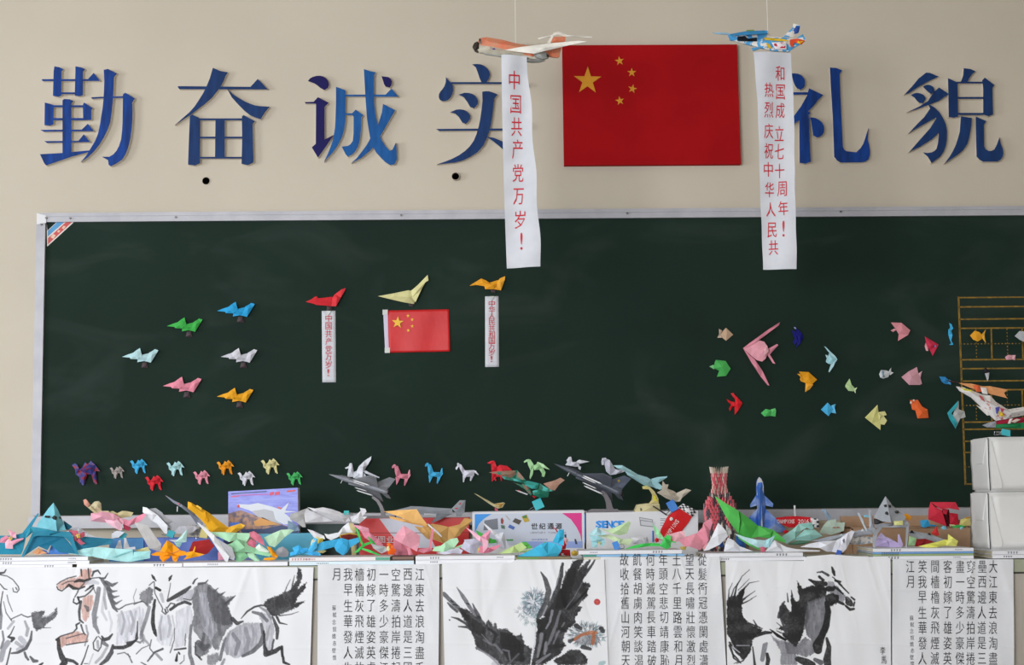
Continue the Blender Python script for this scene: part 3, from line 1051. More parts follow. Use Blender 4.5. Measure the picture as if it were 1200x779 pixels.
ops(eagle, """
C 590 650 6.038
S .5 .6:540,590,60 640,600,60
S .74 .42 .26 .85:500,600,16 550,565,16 620,548,22 660,550,14
S .74 .42 .26 .85:640,560,20 630,625,20
S .2:515,500,26 545,520,22
S .2:690,520,26 705,540,22
S .2:470,610,22 490,600,14
S .25:560,650,24 615,665,16
S .2 .8:265,122,6 300,180,24 320,260,32 302,340,32 258,420,28 240,450,16
S .18:418,62,14 405,150,26 382,240,28 345,330,28 290,420,22
W .16 .96:490,45 520,35 555,20 575,25 525,120 545,90 625,15 590,100 560,190 615,205 590,270 596,290 530,360 556,368 505,450 512,480 440,540 425,600 440,640 400,700 280,779 195,779 225,640 240,470 290,430 350,340 420,200 470,90
W .1 .8:440,120 520,80 500,200 440,380 360,380 400,250
S .2:655,20,4 620,80,14 560,160,16 500,240,14
S .1:600,240,8 520,330,14 460,380,14
S .12:250,470,30 300,480,34 260,540,30
S .68 .8:345,395,14 330,470,12 300,520,8
S .65 .75:270,560,20 258,640,16 240,720,12
S .6 .7:400,400,12 370,500,16 330,600,16 300,680,10
S .66 .6:430,480,8 380,560,10 350,640,8
S .7 .7:300,620,14 290,700,12
S .1:300,560,6 280,650,8 250,740,10
S .88 .9:228,480,5 225,600,5 200,740,6
S .88 .8:330,300,5 380,200,3 400,120,2
S .85 .7:310,360,8 280,420,8
S .15:400,520,22 440,540,16
S .15:330,650,26 420,640,20
W .14 .95:430,700 470,670 540,672 596,735 585,779 380,779 350,745
S .75 .6:240,760,20 330,700,10
S .7 .5:560,190,5 500,300,4 440,380,5
S .35 .6 .6 .4:690,770,30 710,760,20
S .78 .16 .16 .95:663,333,34 663.5,333,34
S .9 .5 .45 .8:655,328,5 672,330,5
S .9 .5 .45 .8:656,338,4 670,340,4
""")
horse = Ink(849, 1043, 654, 782)
ops(horse, """
C 845 650 6.038
W .08 .97:40,330 62,290 110,290 130,250 172,235 150,330 150,420 175,470 230,500 290,530 250,570 225,600 215,650 200,700 150,740 100,690 75,620 45,560 40,450
S .12:90,310,12 110,220,7 150,150,3 200,105,1.5
S .12:125,300,14 150,250,9 200,200,4 270,185,1
S .15:150,320,10 190,290,5 240,255,2
S .15:150,345,9 200,320,4 250,290,1.5
S .25:70,300,8 90,240,5 140,170,2
S .25:50,330,8 55,250,4 80,200,1.5
S .3:120,250,4 200,170,1.5
S .15:60,620,12 100,680,7 135,688,3
S .12:80,700,8 130,750,5 90,768,2
S .12:190,690,12 150,750,7 110,768,2
S .12:60,640,14 90,730,8 140,765,4
S .9 .8:80,650,8 130,690,5
S .9 .7:110,640,6 200,640,3
S .15:228,460,3 252,505,10
S .2:200,485,8 290,520,5
S .08:235,580,10 270,560,20 310,548,20 352,548,12
S .08:345,525,4 400,570,16 455,600,10
S .5 .85:290,740,24 310,640,28 322,625,14
W .55 .85:345,560 400,600 470,610 520,640 540,779 420,779 420,680
S .1:325,700,16 332,740,24 325,779,20
S .15:222,650,6 228,700,8 236,779,14
W .42 .7:440,610 560,640 560,700 470,700
C 905 650 6.038
W .1 .95:50,370 75,330 115,400 135,395 130,270 165,330 190,320 175,185 215,240 280,215 350,215 395,240 370,300 250,350 235,460 215,560 170,655 100,600 60,550 105,545 30,520 92,500 50,440
S .25:45,440,16 60,370,14 85,330,8
S .15:60,550,6 30,535,3
S .12:110,330,8 105,270,3
S .12:140,290,10 135,250,2
S .3:115,395,8 60,450,10 100,560,14
S .3:30,480,3 80,520,6
S .08:0,535,6 40,570,14 90,600,12
W .45 .95:250,335 370,290 412,350 400,460 380,560 340,640 290,620 240,560 228,460
W .6 .5:260,400 340,380 320,560 270,560
W .5 .9:165,650 230,580 300,620 300,690 240,725 165,700
S .3 .6:240,360,24 245,440,14 225,520,14
S .07:385,340,26 396,400,32 380,500,38 350,575,38 320,640,56 322,672,46
S .12:385,590,14 400,650,26 385,740,44 390,779,40
S .12:180,735,30 240,760,44 280,779,40
S .35:300,740,20 340,760,30
S .07:260,175,8 310,200,28 375,205,28
S .2:315,125,5 350,118,10 395,145,14
S .08:330,155,14 358,178,16
S .05:420,85,7 432,120,19 440,145,9
S .07:445,182,12 480,190,12
S .07:425,155,4 480,210,9 542,270,6
W .55 .9:390,190 430,190 520,290 500,340 440,300 400,260
S .07:440,225,12 472,248,13 502,277,6
S .1:400,240,34 432,240,22
W .08 .96:368,285 430,272 472,290 462,340 420,362 380,335
S .3:420,300,14 440,310,12
S .1:470,332,16 502,346,14
S .12:528,305,20 542,335,40 556,348,28
S .5 .8:530,300,8 545,320,8
S .1:560,300,8 583,318,10
S .1:520,362,10 550,387,16 577,382,12
S .1:583,335,8 576,362,8
S .1:500,340,5 530,375,7
""")

M_SHEET = bpy.data.materials.new('painted rice paper')
M_SHEET.use_nodes = True
nt = M_SHEET.node_tree
b_ = nt.nodes['Principled BSDF']
va = nt.nodes.new('ShaderNodeVertexColor')
va.layer_name = 'ink'
nt.links.new(va.outputs[0], b_.inputs['Base Color'])
b_.inputs['Roughness'].default_value = 0.75
M_RICE = mat('rice paper', '#dcdde0', 0.75, '#d3d5d9', 5.0, bump=0.1, bscale=30)
M_INK = mat('black brush ink', '#141416', 0.7)
PB = np.array(srgb('#dfe0e3')[:3])


def creases(seed, X, Y):
    r = random.Random(seed)
    d = 0.0015 * np.sin(X * 0.06 + Y * 0.05 + seed) + 0.0006 * np.sin(X * 0.21 - Y * 0.03 + 2 * seed)
    for _ in range(14):
        cx, a, w = r.uniform(X.min(), X.max()), r.uniform(-0.35, 0.35), r.uniform(1.5, 6)
        y0, l = r.uniform(640, 700), r.uniform(20, 90)
        d = d + r.uniform(-0.0012, 0.0018) * np.exp(-(((X - cx) - a * (Y - 700)) / w) ** 2) * np.exp(-((Y - y0) / l) ** 2)
    for yy in (688, 752):
        d = d + 0.0005 * np.exp(-((Y - yy - 0.02 * X % 9) / 1.5) ** 2)
    return d


def sheet(name, lab, cat, x0, x1, ytop, seed, ink=None, xb0=None, xb1=None, texts=None, step=0.5, tops=None, Yo=0.0):
    """paper laid over the table edge: painted or written face hangs down, a strip lies back under the books"""
    Ys = YT - 0.010 - Yo
    t = thing(name, lab, cat, P((x0 + x1) / 2, 800, Ys), 'paintings and calligraphy hung over the table front')
    o0 = t.location.copy()
    k = ink.k if ink else 1.0
    nx = int((x1 - x0) * k) + 1
    y1 = 782
    ny = int((y1 - ytop) * k) + 1
    gx, gy = np.meshgrid(np.linspace(x0, x1, nx), np.linspace(ytop, y1, ny))
    xb0 = x0 if xb0 is None else xb0
    xb1 = x1 if xb1 is None else xb1
    u, v = (gx - x0) / (x1 - x0), (gy - ytop) / (y1 - ytop)
    px = gx + (xb0 - x0) * v * (1 - u) + (xb1 - x1) * v * u
    if tops:
        gy = gy + np.interp(px[0], [a for a, b in tops], [b for a, b in tops])[None, :] * (1 - v) ** 3
    D = creases(seed, px, gy) + 0.004 * v
    # pixel -> world, vectorised
    def world_of(px, py, D):
        A = np.array(CM)
        rx, ry, rz = (px - 600) / FPX, -(py - 389.5) / FPX, -np.ones_like(px)
        dx = A[0, 0] * rx + A[0, 1] * ry + A[0, 2] * rz
        dy = A[1, 0] * rx + A[1, 1] * ry + A[1, 2] * rz
        dz = A[2, 0] * rx + A[2, 1] * ry + A[2, 2] * rz
        s_ = (Ys - EYE.y) / dy
        return np.stack([EYE.x + dx * s_ - o0.x, np.full_like(px, Ys) - D - o0.y, EYE.z + dz * s_ - o0.z], -1)
    V = world_of(px, gy, D)
    # rows above: folded back over the table; rows below: down to the hem
    back, low = V[:1].copy(), V[-1:].copy()
    back1 = back.copy(); back1[..., 1] = YT + 0.06 - o0.y; back1[..., 2] += 0.0
    low1 = low.copy(); low1[..., 2] = 0.28 - o0.z
    back1[..., 1] = YT - 0.0045 - o0.y
    V = np.concatenate([back1, V, low1], 0)
    R, C_ = V.shape[0], V.shape[1]
    me = bpy.data.meshes.new('paper_sheet')
    me.vertices.add(R * C_)
    me.vertices.foreach_set('co', V.reshape(-1).astype(np.float32))
    a = (np.arange(R - 1)[:, None] * C_ + np.arange(C_ - 1)[None, :]).reshape(-1)
    q = np.stack([a, a + C_, a + C_ + 1, a + 1], -1)
    me.loops.add(q.size)
    me.loops.foreach_set('vertex_index', q.reshape(-1).astype(np.int32))
    me.polygons.add(len(q))
    me.polygons.foreach_set('loop_start', (np.arange(len(q)) * 4).astype(np.int32))
    me.polygons.foreach_set('use_smooth', np.ones(len(q), bool))
    me.update(calc_edges=True)
    me.validate()
    if ink:
        # sample the ink at each point's own place
        ii = np.clip(((px - ink.x0) * ink.k).round().astype(int), 0, ink.w - 1)
        jj = np.clip(((gy - ink.y0) * ink.k).round().astype(int), 0, ink.h - 1)
        c = ink.c[jj, ii] ** 2.3
        c = np.where((ink.c[jj, ii].min(-1) > 0.995)[..., None], 1.0, c) * PB
        full = np.ones((R, C_, 4))
        full[..., :3] = PB
        full[1:-1, :, :3] = c
        at = me.color_attributes.new('ink', 'FLOAT_COLOR', 'POINT')
        at.data.foreach_set('color', full.reshape(-1).astype(np.float32))
        me.materials.append(M_SHEET)
    else:
        me.materials.append(M_RICE)
    link('paper_sheet', me, t)
    if texts:
        cols_ = {}
        for q5 in texts:
            cols_.setdefault(round(q5[1] / 7.0) if q5[3] > 6 else -1, []).append(q5)
        mbs = []
        for k5 in cols_:
          mb = MB()
          mbs.append(mb)
          for c, x, y, w, h in cols_[k5]:
            gq, gf = glyph_fit(c, 0, 0, w * 0.96, h * 0.98, thin=0.004, fit=False)
            if len(gf) == 0:
                continue
            X, Yy = x + gq[:, 0], y - gq[:, 1]
            vv = np.clip((Yy - ytop) / (y1 - ytop), 0, 1)
            dd = creases_at(seed, X, Yy, px, gy) + 0.004 * vv
            mb.add([tuple(r) for r in world_of(X, Yy, dd + 0.0009)], gf)
        for mb in mbs:
            mb.obj('writing_column', M_INK, t)
    return t


def creases_at(seed, X, Y, px, gy):
    r = random.Random(seed)
    d = 0.0015 * np.sin(X * 0.06 + Y * 0.05 + seed) + 0.0006 * np.sin(X * 0.21 - Y * 0.03 + 2 * seed)
    lo, hi = px.min(), px.max()
    for _ in range(14):
        cx, a, w = r.uniform(lo, hi), r.uniform(-0.35, 0.35), r.uniform(1.5, 6)
        y0, l = r.uniform(640, 700), r.uniform(20, 90)
        d = d + r.uniform(-0.0012, 0.0018) * np.exp(-(((X - cx) - a * (Y - 700)) / w) ** 2) * np.exp(-((Y - y0) / l) ** 2)
    for yy in (688, 752):
        d = d + 0.0005 * np.exp(-((Y - yy - 0.02 * X % 9) / 1.5) ** 2)
    return d


RED_CLIFF = ['大江東去浪淘盡', '壘西邊人道是三', '穿空驚濤拍岸捲', '畫一時多少豪傑', '客初嫁了雄姿英', '間檣櫓灰飛煙滅', '笑我早生華發人', '江月']
colsB = (1163.7, 1150.7, 1137.5, 1125, 1110.5, 1095.7, 1081, 1066.5)
tB = [(c, x - 0.1 * j, 663.7 + j * 17.9, 10.6, 15.8) for x, s_ in zip(colsB, RED_CLIFF) for j, c in enumerate(s_)]
tB += [(c, 1068 + (j % 2) * 0.6, 724 + j * 7.6, 4.6, 6.2) for j, c in enumerate('蘇軾念奴嬌赤壁懷')]
colsA = (491.9, 477.9, 463.9, 449.9, 434.9, 421.2, 407.9, 394)
tA = [(c, x, 654.5 + j * 18.3, 11.2, 15.8) for x, s_ in zip(colsA, [s + e for s, e in zip(RED_CLIFF, '千國起江處故生古')]) for j, c in enumerate(s_) if j and c != '古']
tA += [(c, 391.5 + (j % 2) * 0.6, 712 + j * 8.3, 4.6, 6.4) for j, c in enumerate('蘇軾念奴嬌赤壁懷')]
MJH = ['從髮衝冠憑闌處瀟', '望天長嘯壯懷激烈', '土八千里路雲和月', '年頭空悲切靖康恥', '何時滅駕長車踏破', '飢餐胡虜肉笑談渴', '故收拾舊山河朝天']
tC = [(c, x + 0.25 * j, 655.6 + j * 16.9, 10.8, 15.2) for x, s_ in zip((822.8, 808, 792.8, 777, 762, 746.5, 731.5), MJH) for j, c in enumerate(s_)]
sheet('ink_painting', 'wide ink painting of galloping horses, one with pink ink, hanging over the table', 'painting', -4, 367.5, 664.5, 1, herd, xb1=363.5)
sheet('calligraphy_sheet', 'white calligraphy sheet between the galloping horses and the eagle painting', 'calligraphy', 372.5, 515, 661, 2, None, 372, 514, tA)
sheet('ink_painting', 'ink painting of an eagle with spread dark wings and a small red seal', 'painting', 518, 708, 655.5, 3, eagle, xb0=521, xb1=713, Yo=0.004, tops=[(518, 4), (597, 4), (606, 0), (713, 0)])
sheet('calligraphy_sheet', 'white calligraphy sheet between the eagle painting and the single black horse painting', 'calligraphy', 704, 843.5, 652.3, 4, None, 706, 851, tC)
sheet('ink_painting', 'ink painting of a single black horse with flying tail and raised head', 'painting', 850, 1043.5, 652, 5, horse, xb0=852, xb1=1044, tops=[(849, 5), (942, 5), (945.5, 0), (975, -2.5), (1000, -0.5), (1044, 1.5)])
sheet('calligraphy_sheet', 'white calligraphy sheet under the rightmost stacks of books', 'calligraphy', 1046, 1187.5, 655, 6, None, 1045, 1188, tB)
# signature on the horse painting
g = bpy.data.objects['ink_painting.002']
writing(g, g.location, [('李', 1034, 762, 6, 9), ('馬', 1035.5, 773, 6, 9)], YT - 0.0175, 0.002, 'signature', M_INK)

# ---------------------------------------------------------------- books lying on the table
M_PAGE = mat('page block', '#cfc9b4', 0.8, '#a89f86', 30.0, stretch=(1, 1, 260))
M_COVER = mat('white book cover', '#dcdde2', 0.45)
M_SPK = mat('spine print', '#3a3d48', 0.6)


def ypx_z(x, z, Y=YT):
    """photograph row at which height z shows at column x"""
    lo, hi = 400.0, 900.0
    for _ in range(30):
        m_ = (lo + hi) / 2
        if P(x, m_, Y).z > z:
            lo = m_
        else:
            hi = m_
    return lo


def book(x0, x1, y0, y1, lab, depth=0.19, col=None, marks=(), mcol=None, band=None, Yo=0.0, skew=0.0, group='books laid flat on the table edge'):
    Yf = YT - 0.004 + Yo
    xm = (x0 + x1) / 2
    z0, z1 = P(xm, y1, Yf).z, P(xm, y0, Yf).z
    X0, X1 = P(x0, y1, Yf).x, P(x1, y1, Yf).x
    t = thing('book', lab, 'book', ((X0 + X1) / 2, Yf, z0), group)
    w, h = (X1 - X0), (z1 - z0) - 0.0003
    m = mat('cover ' + col, col, 0.45) if col else M_COVER
    c = 0.0011
    mb = MB()
    mb.box(-w / 2, w / 2, 0, c, 0, h)
    mb.box(-w / 2, w / 2, c, depth, 0, c)
    mb.box(-w / 2, w / 2, c, depth, h - c, h)
    mb.obj('cover', m, t)
    MB().box(-w / 2 + 0.002, w / 2 - 0.002, c, depth - 0.003, c, h - c).obj('page_block', M_PAGE, t)
    if marks:
        for mx_, n, s_ in marks:      # small rows of type, too small to read
            mb = MB()
            for i in range(n):
                xx = P(mx_ + i * s_ * 1.35, y1, Yf).x - t.location.x
                sz = s_ * 0.0028 * 0.42
                zc = h / 2
                mb.box(xx - sz, xx + sz, -0.0004, 0, zc + sz * 0.3, zc + sz)
                mb.box(xx - sz, xx + sz * 0.6, -0.0004, 0, zc - sz, zc - sz * 0.5)
                mb.box(xx - sz * 0.3, xx + sz * 0.2, -0.0004, 0, zc - sz, zc + sz * 1.1)
            mb.obj('spine_print', M_SPK if not mcol else mat('print ' + mcol, mcol, 0.6), t)
    if band:
        bx0, bx1, bc = band
        MB().box(P(bx0, y1, Yf).x - t.location.x, P(bx1, y1, Yf).x - t.location.x, -0.0005, 0.0002, h * 0.1, h * 0.9).obj('spine_band', mat('band ' + bc, bc, 0.5), t)
    return t


book(-40, 84.5, 661.6, 665.6, 'white book at the bottom of the leftmost stack, beside a dark gap', marks=((53, 4, 2.2),))
book(-40, 104.5, 657.2, 661.4, 'white book in the middle of the leftmost stack of three', marks=((4, 4, 2.2), (80, 5, 1.5)))
book(-40, 103, 652.7, 657.0, 'white book on top of the leftmost stack, under the teal shuttle', marks=((1, 5, 2.2), (81, 5, 1.4)))
book(90, 213.5, 660.2, 664.6, 'white book beside the leftmost stack, under the gold folded bird', marks=((181, 4, 2.6),))
book(214.5, 337, 658.6, 663.2, 'white book under the pale green folded crane', marks=((244, 6, 1.6),))
book(339, 485, 657.3, 661.8, 'lower bluish-white book left of the brown block', col='#c9dbe4', marks=((372, 8, 1.3),))
book(339, 457, 652.6, 657.1, 'upper white book with pink spine dots and a green end', col='#dfd8d8', marks=((343, 7, 2.4), (358, 6, 1.6)), mcol='#b0606a', band=(440, 457, '#4f9a80'))
book(487, 603, 655.6, 660.5, 'lower white book in front of the tan folded plane', marks=((505, 4, 1.8),))
book(487, 603, 651, 655.4, 'upper white book in front of the tan folded plane', marks=((505, 4, 2.2), (583, 4, 1.5)))
book(606, 672, 655.2, 659.3, 'thick grey book tucked under the eagle painting', col='#b9b6ae')
book(604, 668, 652.2, 655, 'thin brown magazine under the blue folded crane', col='#7c6f4e', band=(606, 632, '#5f8a3c'))
book(684, 800, 652.0, 658.4, 'cream book hidden behind the middle calligraphy sheet', col='#c8c2b0')
book(683, 802, 649.2, 651.8, 'thin blue-spined book below the white one, right of the eagle', col='#7fb0d8', band=(683, 699, '#3a8a70'))
book(678, 799, 644.6, 649.0, 'white book on top of the blue-spined one, under the bright green crane', marks=((766, 4, 2.4), (692, 5, 1.4)))
book(843, 944, 652.4, 656.8, 'lower white book in front of the blue jet', marks=((846, 4, 1.9),))
book(823, 941, 647.8, 652.2, 'upper white book in front of the blue jet', marks=((911, 4, 2.6),))
book(946, 1018, 651.6, 656.0, 'grey book under the top of the single horse painting', col='#b0aca0')
book(1023, 1141, 651.1, 655.1, 'white book at the bottom of the stack of four', marks=((1042, 4, 2.6), (1118, 5, 1.3)), depth=0.24)
book(1023, 1141, 648.7, 650.9, 'thin green book second from the bottom of the stack of four', col='#93a873', marks=((1034, 9, 1.7),), depth=0.24)
book(1023, 1141, 646.3, 648.5, 'thin blue book second from the top of the stack of four', col='#6f9bd2', marks=((1034, 9, 1.7),), depth=0.24)
book(1023, 1141, 642.2, 646.1, 'white book on top of the stack of four, under the silver shuttle', marks=((1045, 4, 2.4), (1120, 5, 1.3)), depth=0.24)
book(1163, 1290, 649.3, 653.6, 'lower white book under the wrapped packages', marks=((1177, 4, 2.0),), depth=0.3)
book(1163, 1290, 644.8, 649.1, 'upper white book under the wrapped packages', marks=((1182, 4, 2.4),), depth=0.3)
# ---------------------------------------------------------------- folded paper
def poly_area(p):
    return 0.5 * sum(p[i][0] * p[(i + 1) % len(p)][1] - p[(i + 1) % len(p)][0] * p[i][1] for i in range(len(p)))


FMM = {}


def fold_mesh(name, tr, s, m, t, d0, seed, bulge=None, mirror=False, at=None):
    """facetted sheet: outline | inner crease points (x,y,d); d in mm toward the room, pixels from one zoomed crop"""
    ox, oy, sc, bx, by, k = tr
    rr = random.Random(seed)
    outl, _, inner = s.partition('|')
    O = nums(outl)
    I = [nums(g_) for g_ in inner.split(';')] if inner.strip() else []
    pts, dep, edges = [], [], []

    def loc(p):
        return ((ox + p[0] / sc - bx) / k, -(oy + p[1] / sc - by) / k)
    for p in O:
        pts.append(Vector(loc(p)))
        dep.append((p[2] if len(p) > 2 else rr.uniform(-0.6, 0.6) * (4.0 if d0 > 2.5 or t < 1.4 else 2.4)) / 1000)
    n = len(O)
    edges = [(i, (i + 1) % n) for i in range(n)]
    if not I:
        q = [(p.x, p.y) for p in pts]
        A = abs(poly_area(q))
        best, bt = 0, None
        for tr_ in tess(q):
            a = abs(poly_area([q[i] for i in tr_]))
            if a > best:
                best, bt = a, tr_
        if bt:
            c = [sum(q[i][j] for i in bt) / 3 for j in (0, 1)]
            pts.append(Vector(c))
            b = bulge if bulge is not None else 0.22 * math.sqrt(A)
            dep.append(b + sum(dep[i] for i in bt) / 3)
            edges += [(len(pts) - 1, bt[j]) for j in range(3)]
    for g_ in I:
        st_ = len(pts)
        for p in g_:
            pts.append(Vector(loc(p)))
            dep.append((p[2] if len(p) > 2 else 6.0) / 1000)
        edges += [(i, i + 1) for i in range(st_, len(pts) - 1)]
    vo, eo, fo, ov, oe, of = delaunay_2d_cdt(pts, edges, [list(range(n))], 1, 1e-6)
    D = []
    for i, v in enumerate(vo):
        if ov[i]:
            D.append(max(dep[j] for j in ov[i]))
        else:
            ds = sorted(((v - pts[j]).length, dep[j]) for j in range(len(pts)))[:2]
            D.append((ds[0][1] * ds[1][0] + ds[1][1] * ds[0][0]) / (ds[0][0] + ds[1][0] + 1e-9))
    lo = min(D)
    t_ = t / 1000
    base = d0 / 1000
    V = [(v.x, -(base + t_ + D[i] - lo), v.y) for i, v in enumerate(vo)]
    if mirror:
        mid = base + t_ / 2
        V = [(v.x, -(base + t_ + D[i] - lo), v.y) for i, v in enumerate(vo)]
        B = [(v.x, -(base - 0.7 * (D[i] - lo)), v.y) for i, v in enumerate(vo)]
    else:
        B = [(v[0], v[1] + t_, v[2]) for v in V]
    if at is not None:      # every point keeps its own photographed place at its own depth
        def fix(v):
            k_ = (at.y + v[1] - EYE.y) / (at.y - EYE.y)
            return (EYE.x + (at.x + v[0] - EYE.x) * k_ - at.x, v[1], EYE.z + (at.z + v[2] - EYE.z) * k_ - at.z)
        V = [fix(v) for v in V]
        B = [(v[0], b[1], v[2]) for v, b in zip(V, B)]
    N = len(vo)
    F = []
    cnt = {}
    for f in fo:
        f = list(f)
        a2 = poly_area([(vo[i].x, vo[i].y) for i in f])
        if a2 < 0:
            f = f[::-1]
        F.append(tuple(f))
        F.append(tuple(N + i for i in f[::-1]))
        for i in range(len(f)):
            e = (f[i], f[(i + 1) % len(f)])
            cnt[e] = cnt.get(e, 0) + 1
    for (a, b) in list(cnt):
        if (b, a) not in cnt:
            F.append((a, a + N, b + N, b))
    return mesh(name, V + B, F, m)


SEED = [100]


def crop_k(c):
    return c


def folded(name, lab, cat, group, crop, Y, parts, base=None, mirror=False, seed=None, z=None):
    """parts: lines 'part colour[/t[/d0]] : outline | creases'"""
    lines = [l.strip() for l in parts.strip().split('\n') if l.strip()]
    ox, oy, sc = crop
    al = []
    for l in lines:
        al += [(ox + p[0] / sc, oy + p[1] / sc) for p in nums(l.split(':', 1)[1].replace('|', ' ').replace(';', ' '))]
    if base is None:
        bx = (min(a[0] for a in al) + max(a[0] for a in al)) / 2
        by = max(a[1] for a in al)
    else:
        bx, by = base
    t = thing(name, lab, cat, P(bx, by, Y), group)
    k = ppm(Y)
    for l in lines:
        hd, s = l.split(':', 1)
        f = hd.split()
        pn = f[0]
        q = f[1].split('/')
        th = float(q[1]) if len(q) > 1 and q[1] else 0.8
        d0 = float(q[2]) if len(q) > 2 else 0.0
        mi = mirror or (len(q) > 3 and q[3] == 'm')
        SEED[0] += 1
        me = fold_mesh(pn, (ox, oy, sc, bx, by, k), s, paper('#' + q[0]) if q[0] not in NM else NM[q[0]], th, d0, seed if seed else SEED[0], mirror=mi, at=t.location)
        link(pn, me, t)
    return t


def copy_thing(src, lab, loc, scale=1.0, m=None, group=None):
    r = src.copy()
    COL.objects.link(r)
    r.location = loc
    r.scale = (scale,) * 3
    r['label'] = lab
    if group:
        r['group'] = group
    for ch in src.children:
        c = ch.copy()
        if m:
            c.data = ch.data.copy()
            if ch.name.split('.')[0] != 'magnet_tab':
                c.data.materials[0] = m
        COL.objects.link(c)
        c.parent = r
    return r


NM = {}
NM['black'] = mat('black ink paper', '#17171b', 0.6)
NM['tab'] = mat('dark magnet', '#3a2a30', 0.6)
NM['multi'] = mat('printed red and blue paper', '#8e2a3a', 0.6, '#3f3f86', 90.0, lo=0.42, hi=0.5)
NM['comic'] = mat('comic printed paper', '#4aa3dc', 0.5, '#e9e4dc', 38.0, lo=0.5, hi=0.53)
NM['camo'] = mat('green brown camouflage paper', '#17705a', 0.55, '#8a6a58', 22.0, lo=0.47, hi=0.52)
NM['camo2'] = mat('teal camouflage paper', '#3fb0a6', 0.55, '#0f6a54', 26.0, lo=0.48, hi=0.54)
NM['sketch'] = mat('white paper with coloured scribbles', '#dcdad8', 0.6, '#b86a6a', 60.0, lo=0.58, hi=0.66)
NM['bluewash'] = mat('blue washed foam', '#3f74cf', 0.5, '#c3d2ea', 9.0, lo=0.45, hi=0.62)
NM['newsp'] = mat('speckled grey paper', '#b8b2ac', 0.6, '#7f8890', 80.0, lo=0.5, hi=0.56)

G1 = 'paper planes pinned in formation on the blackboard'
K1 = (120, 310, 3.893)
K2 = (340, 310, 3.893)
base_p = folded('paper_plane', 'light grey folded paper plane on the blackboard, nose toward the pale blue one', 'paper plane', G1, K1, YB, """
fuselage c9c9d2/1.5/6 : 540,420 565,410 590,402 630,412 672,402 668,446 640,440 610,445 612,432 580,430 575,424 | 600,416,9 640,424,11 662,430,8
wing dadae2/1.2/14 : 588,404 606,390 622,380 626,396 632,414 612,432 596,420 | 612,404,7
tail d2d2dc/1.2/12 : 664,402 682,392 690,386 706,391 700,402 672,448 650,441 | 678,412,9
magnet_tab tab/3/0 : 634,446 652,446 660,472 628,470
""", base=(275, 418))
b0 = base_p.location.copy()
dx = lambda x, y: P(120 + (x + 0) / 3.893 + (275 - (120 + 540 / 3.893)), 310 + y / 3.893 + (418 - (310 + 420 / 3.893)), YB)
for nx_, ny_, col, sc_, lab in ((293, 280, '#43b24f', 0.98, 'green folded paper plane on the blackboard, between the pale blue and bright blue ones'),
                                (525, 211, '#2fa3dc', 1.04, 'bright blue folded paper plane, topmost of the ring of six'),
                                (90, 420, '#b9dde2', 1.0, 'pale blue folded paper plane, furthest from the small flag'),
                                (280, 553, '#e990a4', 1.06, 'pink folded paper plane on the blackboard, beside the gold one'),
                                (522, 601, '#efa926', 1.0, 'gold folded paper plane at the bottom of the ring of six')):
    copy_thing(base_p, lab, dx(nx_, ny_), sc_, paper(col))
folded('paper_plane', 'red folded paper plane above the small banner of eight characters', 'paper plane', G1, K1, YB, """
fuselage d8313a/1.5/6 : 927,168 950,158 975,142 985,152 1015,150 1045,146 1058,160 1046,190 1010,186 975,183 965,178 940,172 | 970,162,9 1020,166,12 1045,172,7
tail e23c44/1.2/12 : 1045,190 1048,150 1060,135 1092,112 1110,106 1106,118 1088,150 1066,190 | 1070,150,12
magnet_tab tab/3/0 : 1025,188 1045,190 1050,210 1022,208
""")
folded('paper_plane', 'large pale yellow folded paper plane above the small flag, nose toward the red plane', 'paper plane', G1, K2, YB, """
wing d9d49a/1.5/8 : 400,142 470,130 540,116 552,118 580,130 565,180 520,172 450,155 | 480,142,6 540,150,16
tail e2dda2/1.2/16 : 552,118 580,95 628,46 632,72 618,80 600,112 572,172 556,150 | 590,108,12
magnet_tab tab/3/0 : 540,176 562,180 560,192 542,190
""")
folded('paper_plane', 'orange folded paper plane above the small banner of ten characters', 'paper plane', G1, K2, YB, """
fuselage efa42a/1.5/6 : 818,95 845,78 872,62 892,70 910,82 948,70 966,80 962,118 930,112 890,112 886,98 850,92 | 880,80,8 925,92,12
tail f0ac3a/1.2/12 : 945,78 958,62 982,52 980,70 962,118 944,104 | 960,85,9
magnet_tab tab/3/0 : 915,112 938,114 935,128 918,126
""")

# fish
G2 = 'folded paper fish pinned to the blackboard'
K3 = (820, 350, 4.87)
K4 = (1000, 340, 4.58)


def fish(lab, crop, parts, cat='paper fish', name='paper_fish'):
    return folded(name, lab, cat, G2, crop, YB, parts)


fish('cream and tan square paper fish, highest of the shoal', K3, """
body c4a68a/2/2 : 152,165 192,205 150,240 130,222 118,205 135,182 | 155,203,8
tail cbb6a4/1.2/3 : 112,170 130,182 118,206 128,222 100,222 112,200""")
fish('large pink angelfish of folded paper with long swept fins', K3, """
body e9a2b0/2/6 : 253,280,0 300,260,4 345,236,8 375,245,10 398,290,8 382,340,10 360,358,6 330,350,4 300,325,2 | 340,285,16 370,300,22
upper_fin dd8c9e/1.5/8 : 253,280,0 290,252,2 400,175,6 468,133,4 462,150 380,210,10 330,245,10 290,268,4
lower_fin dd8c9e/1.5/8 : 253,280,0 292,322,3 318,345,6 360,410,8 398,495,4 388,494 350,445,6 300,365,4
gill f0b4bf/1.5/22 : 375,245 392,270 400,300 372,325 368,290 | 384,288,6
tail e596a7/1.2/4 : 380,335 396,285 448,258 455,265 405,318 435,372 420,368 392,322 370,355""")
fish('dark navy paper fish near the large pink angelfish', K3, """
body 16186e/2/2 : 548,160 585,195 594,220 575,255 550,280 560,235 556,200 | 574,220,8
tail 1a1c74/1.2/3 : 528,178 545,185 562,200 560,240 545,262 532,248 545,228 535,205
fin_tip 8f93c4/1/9 : 541,160 548,160 556,170 546,172""")
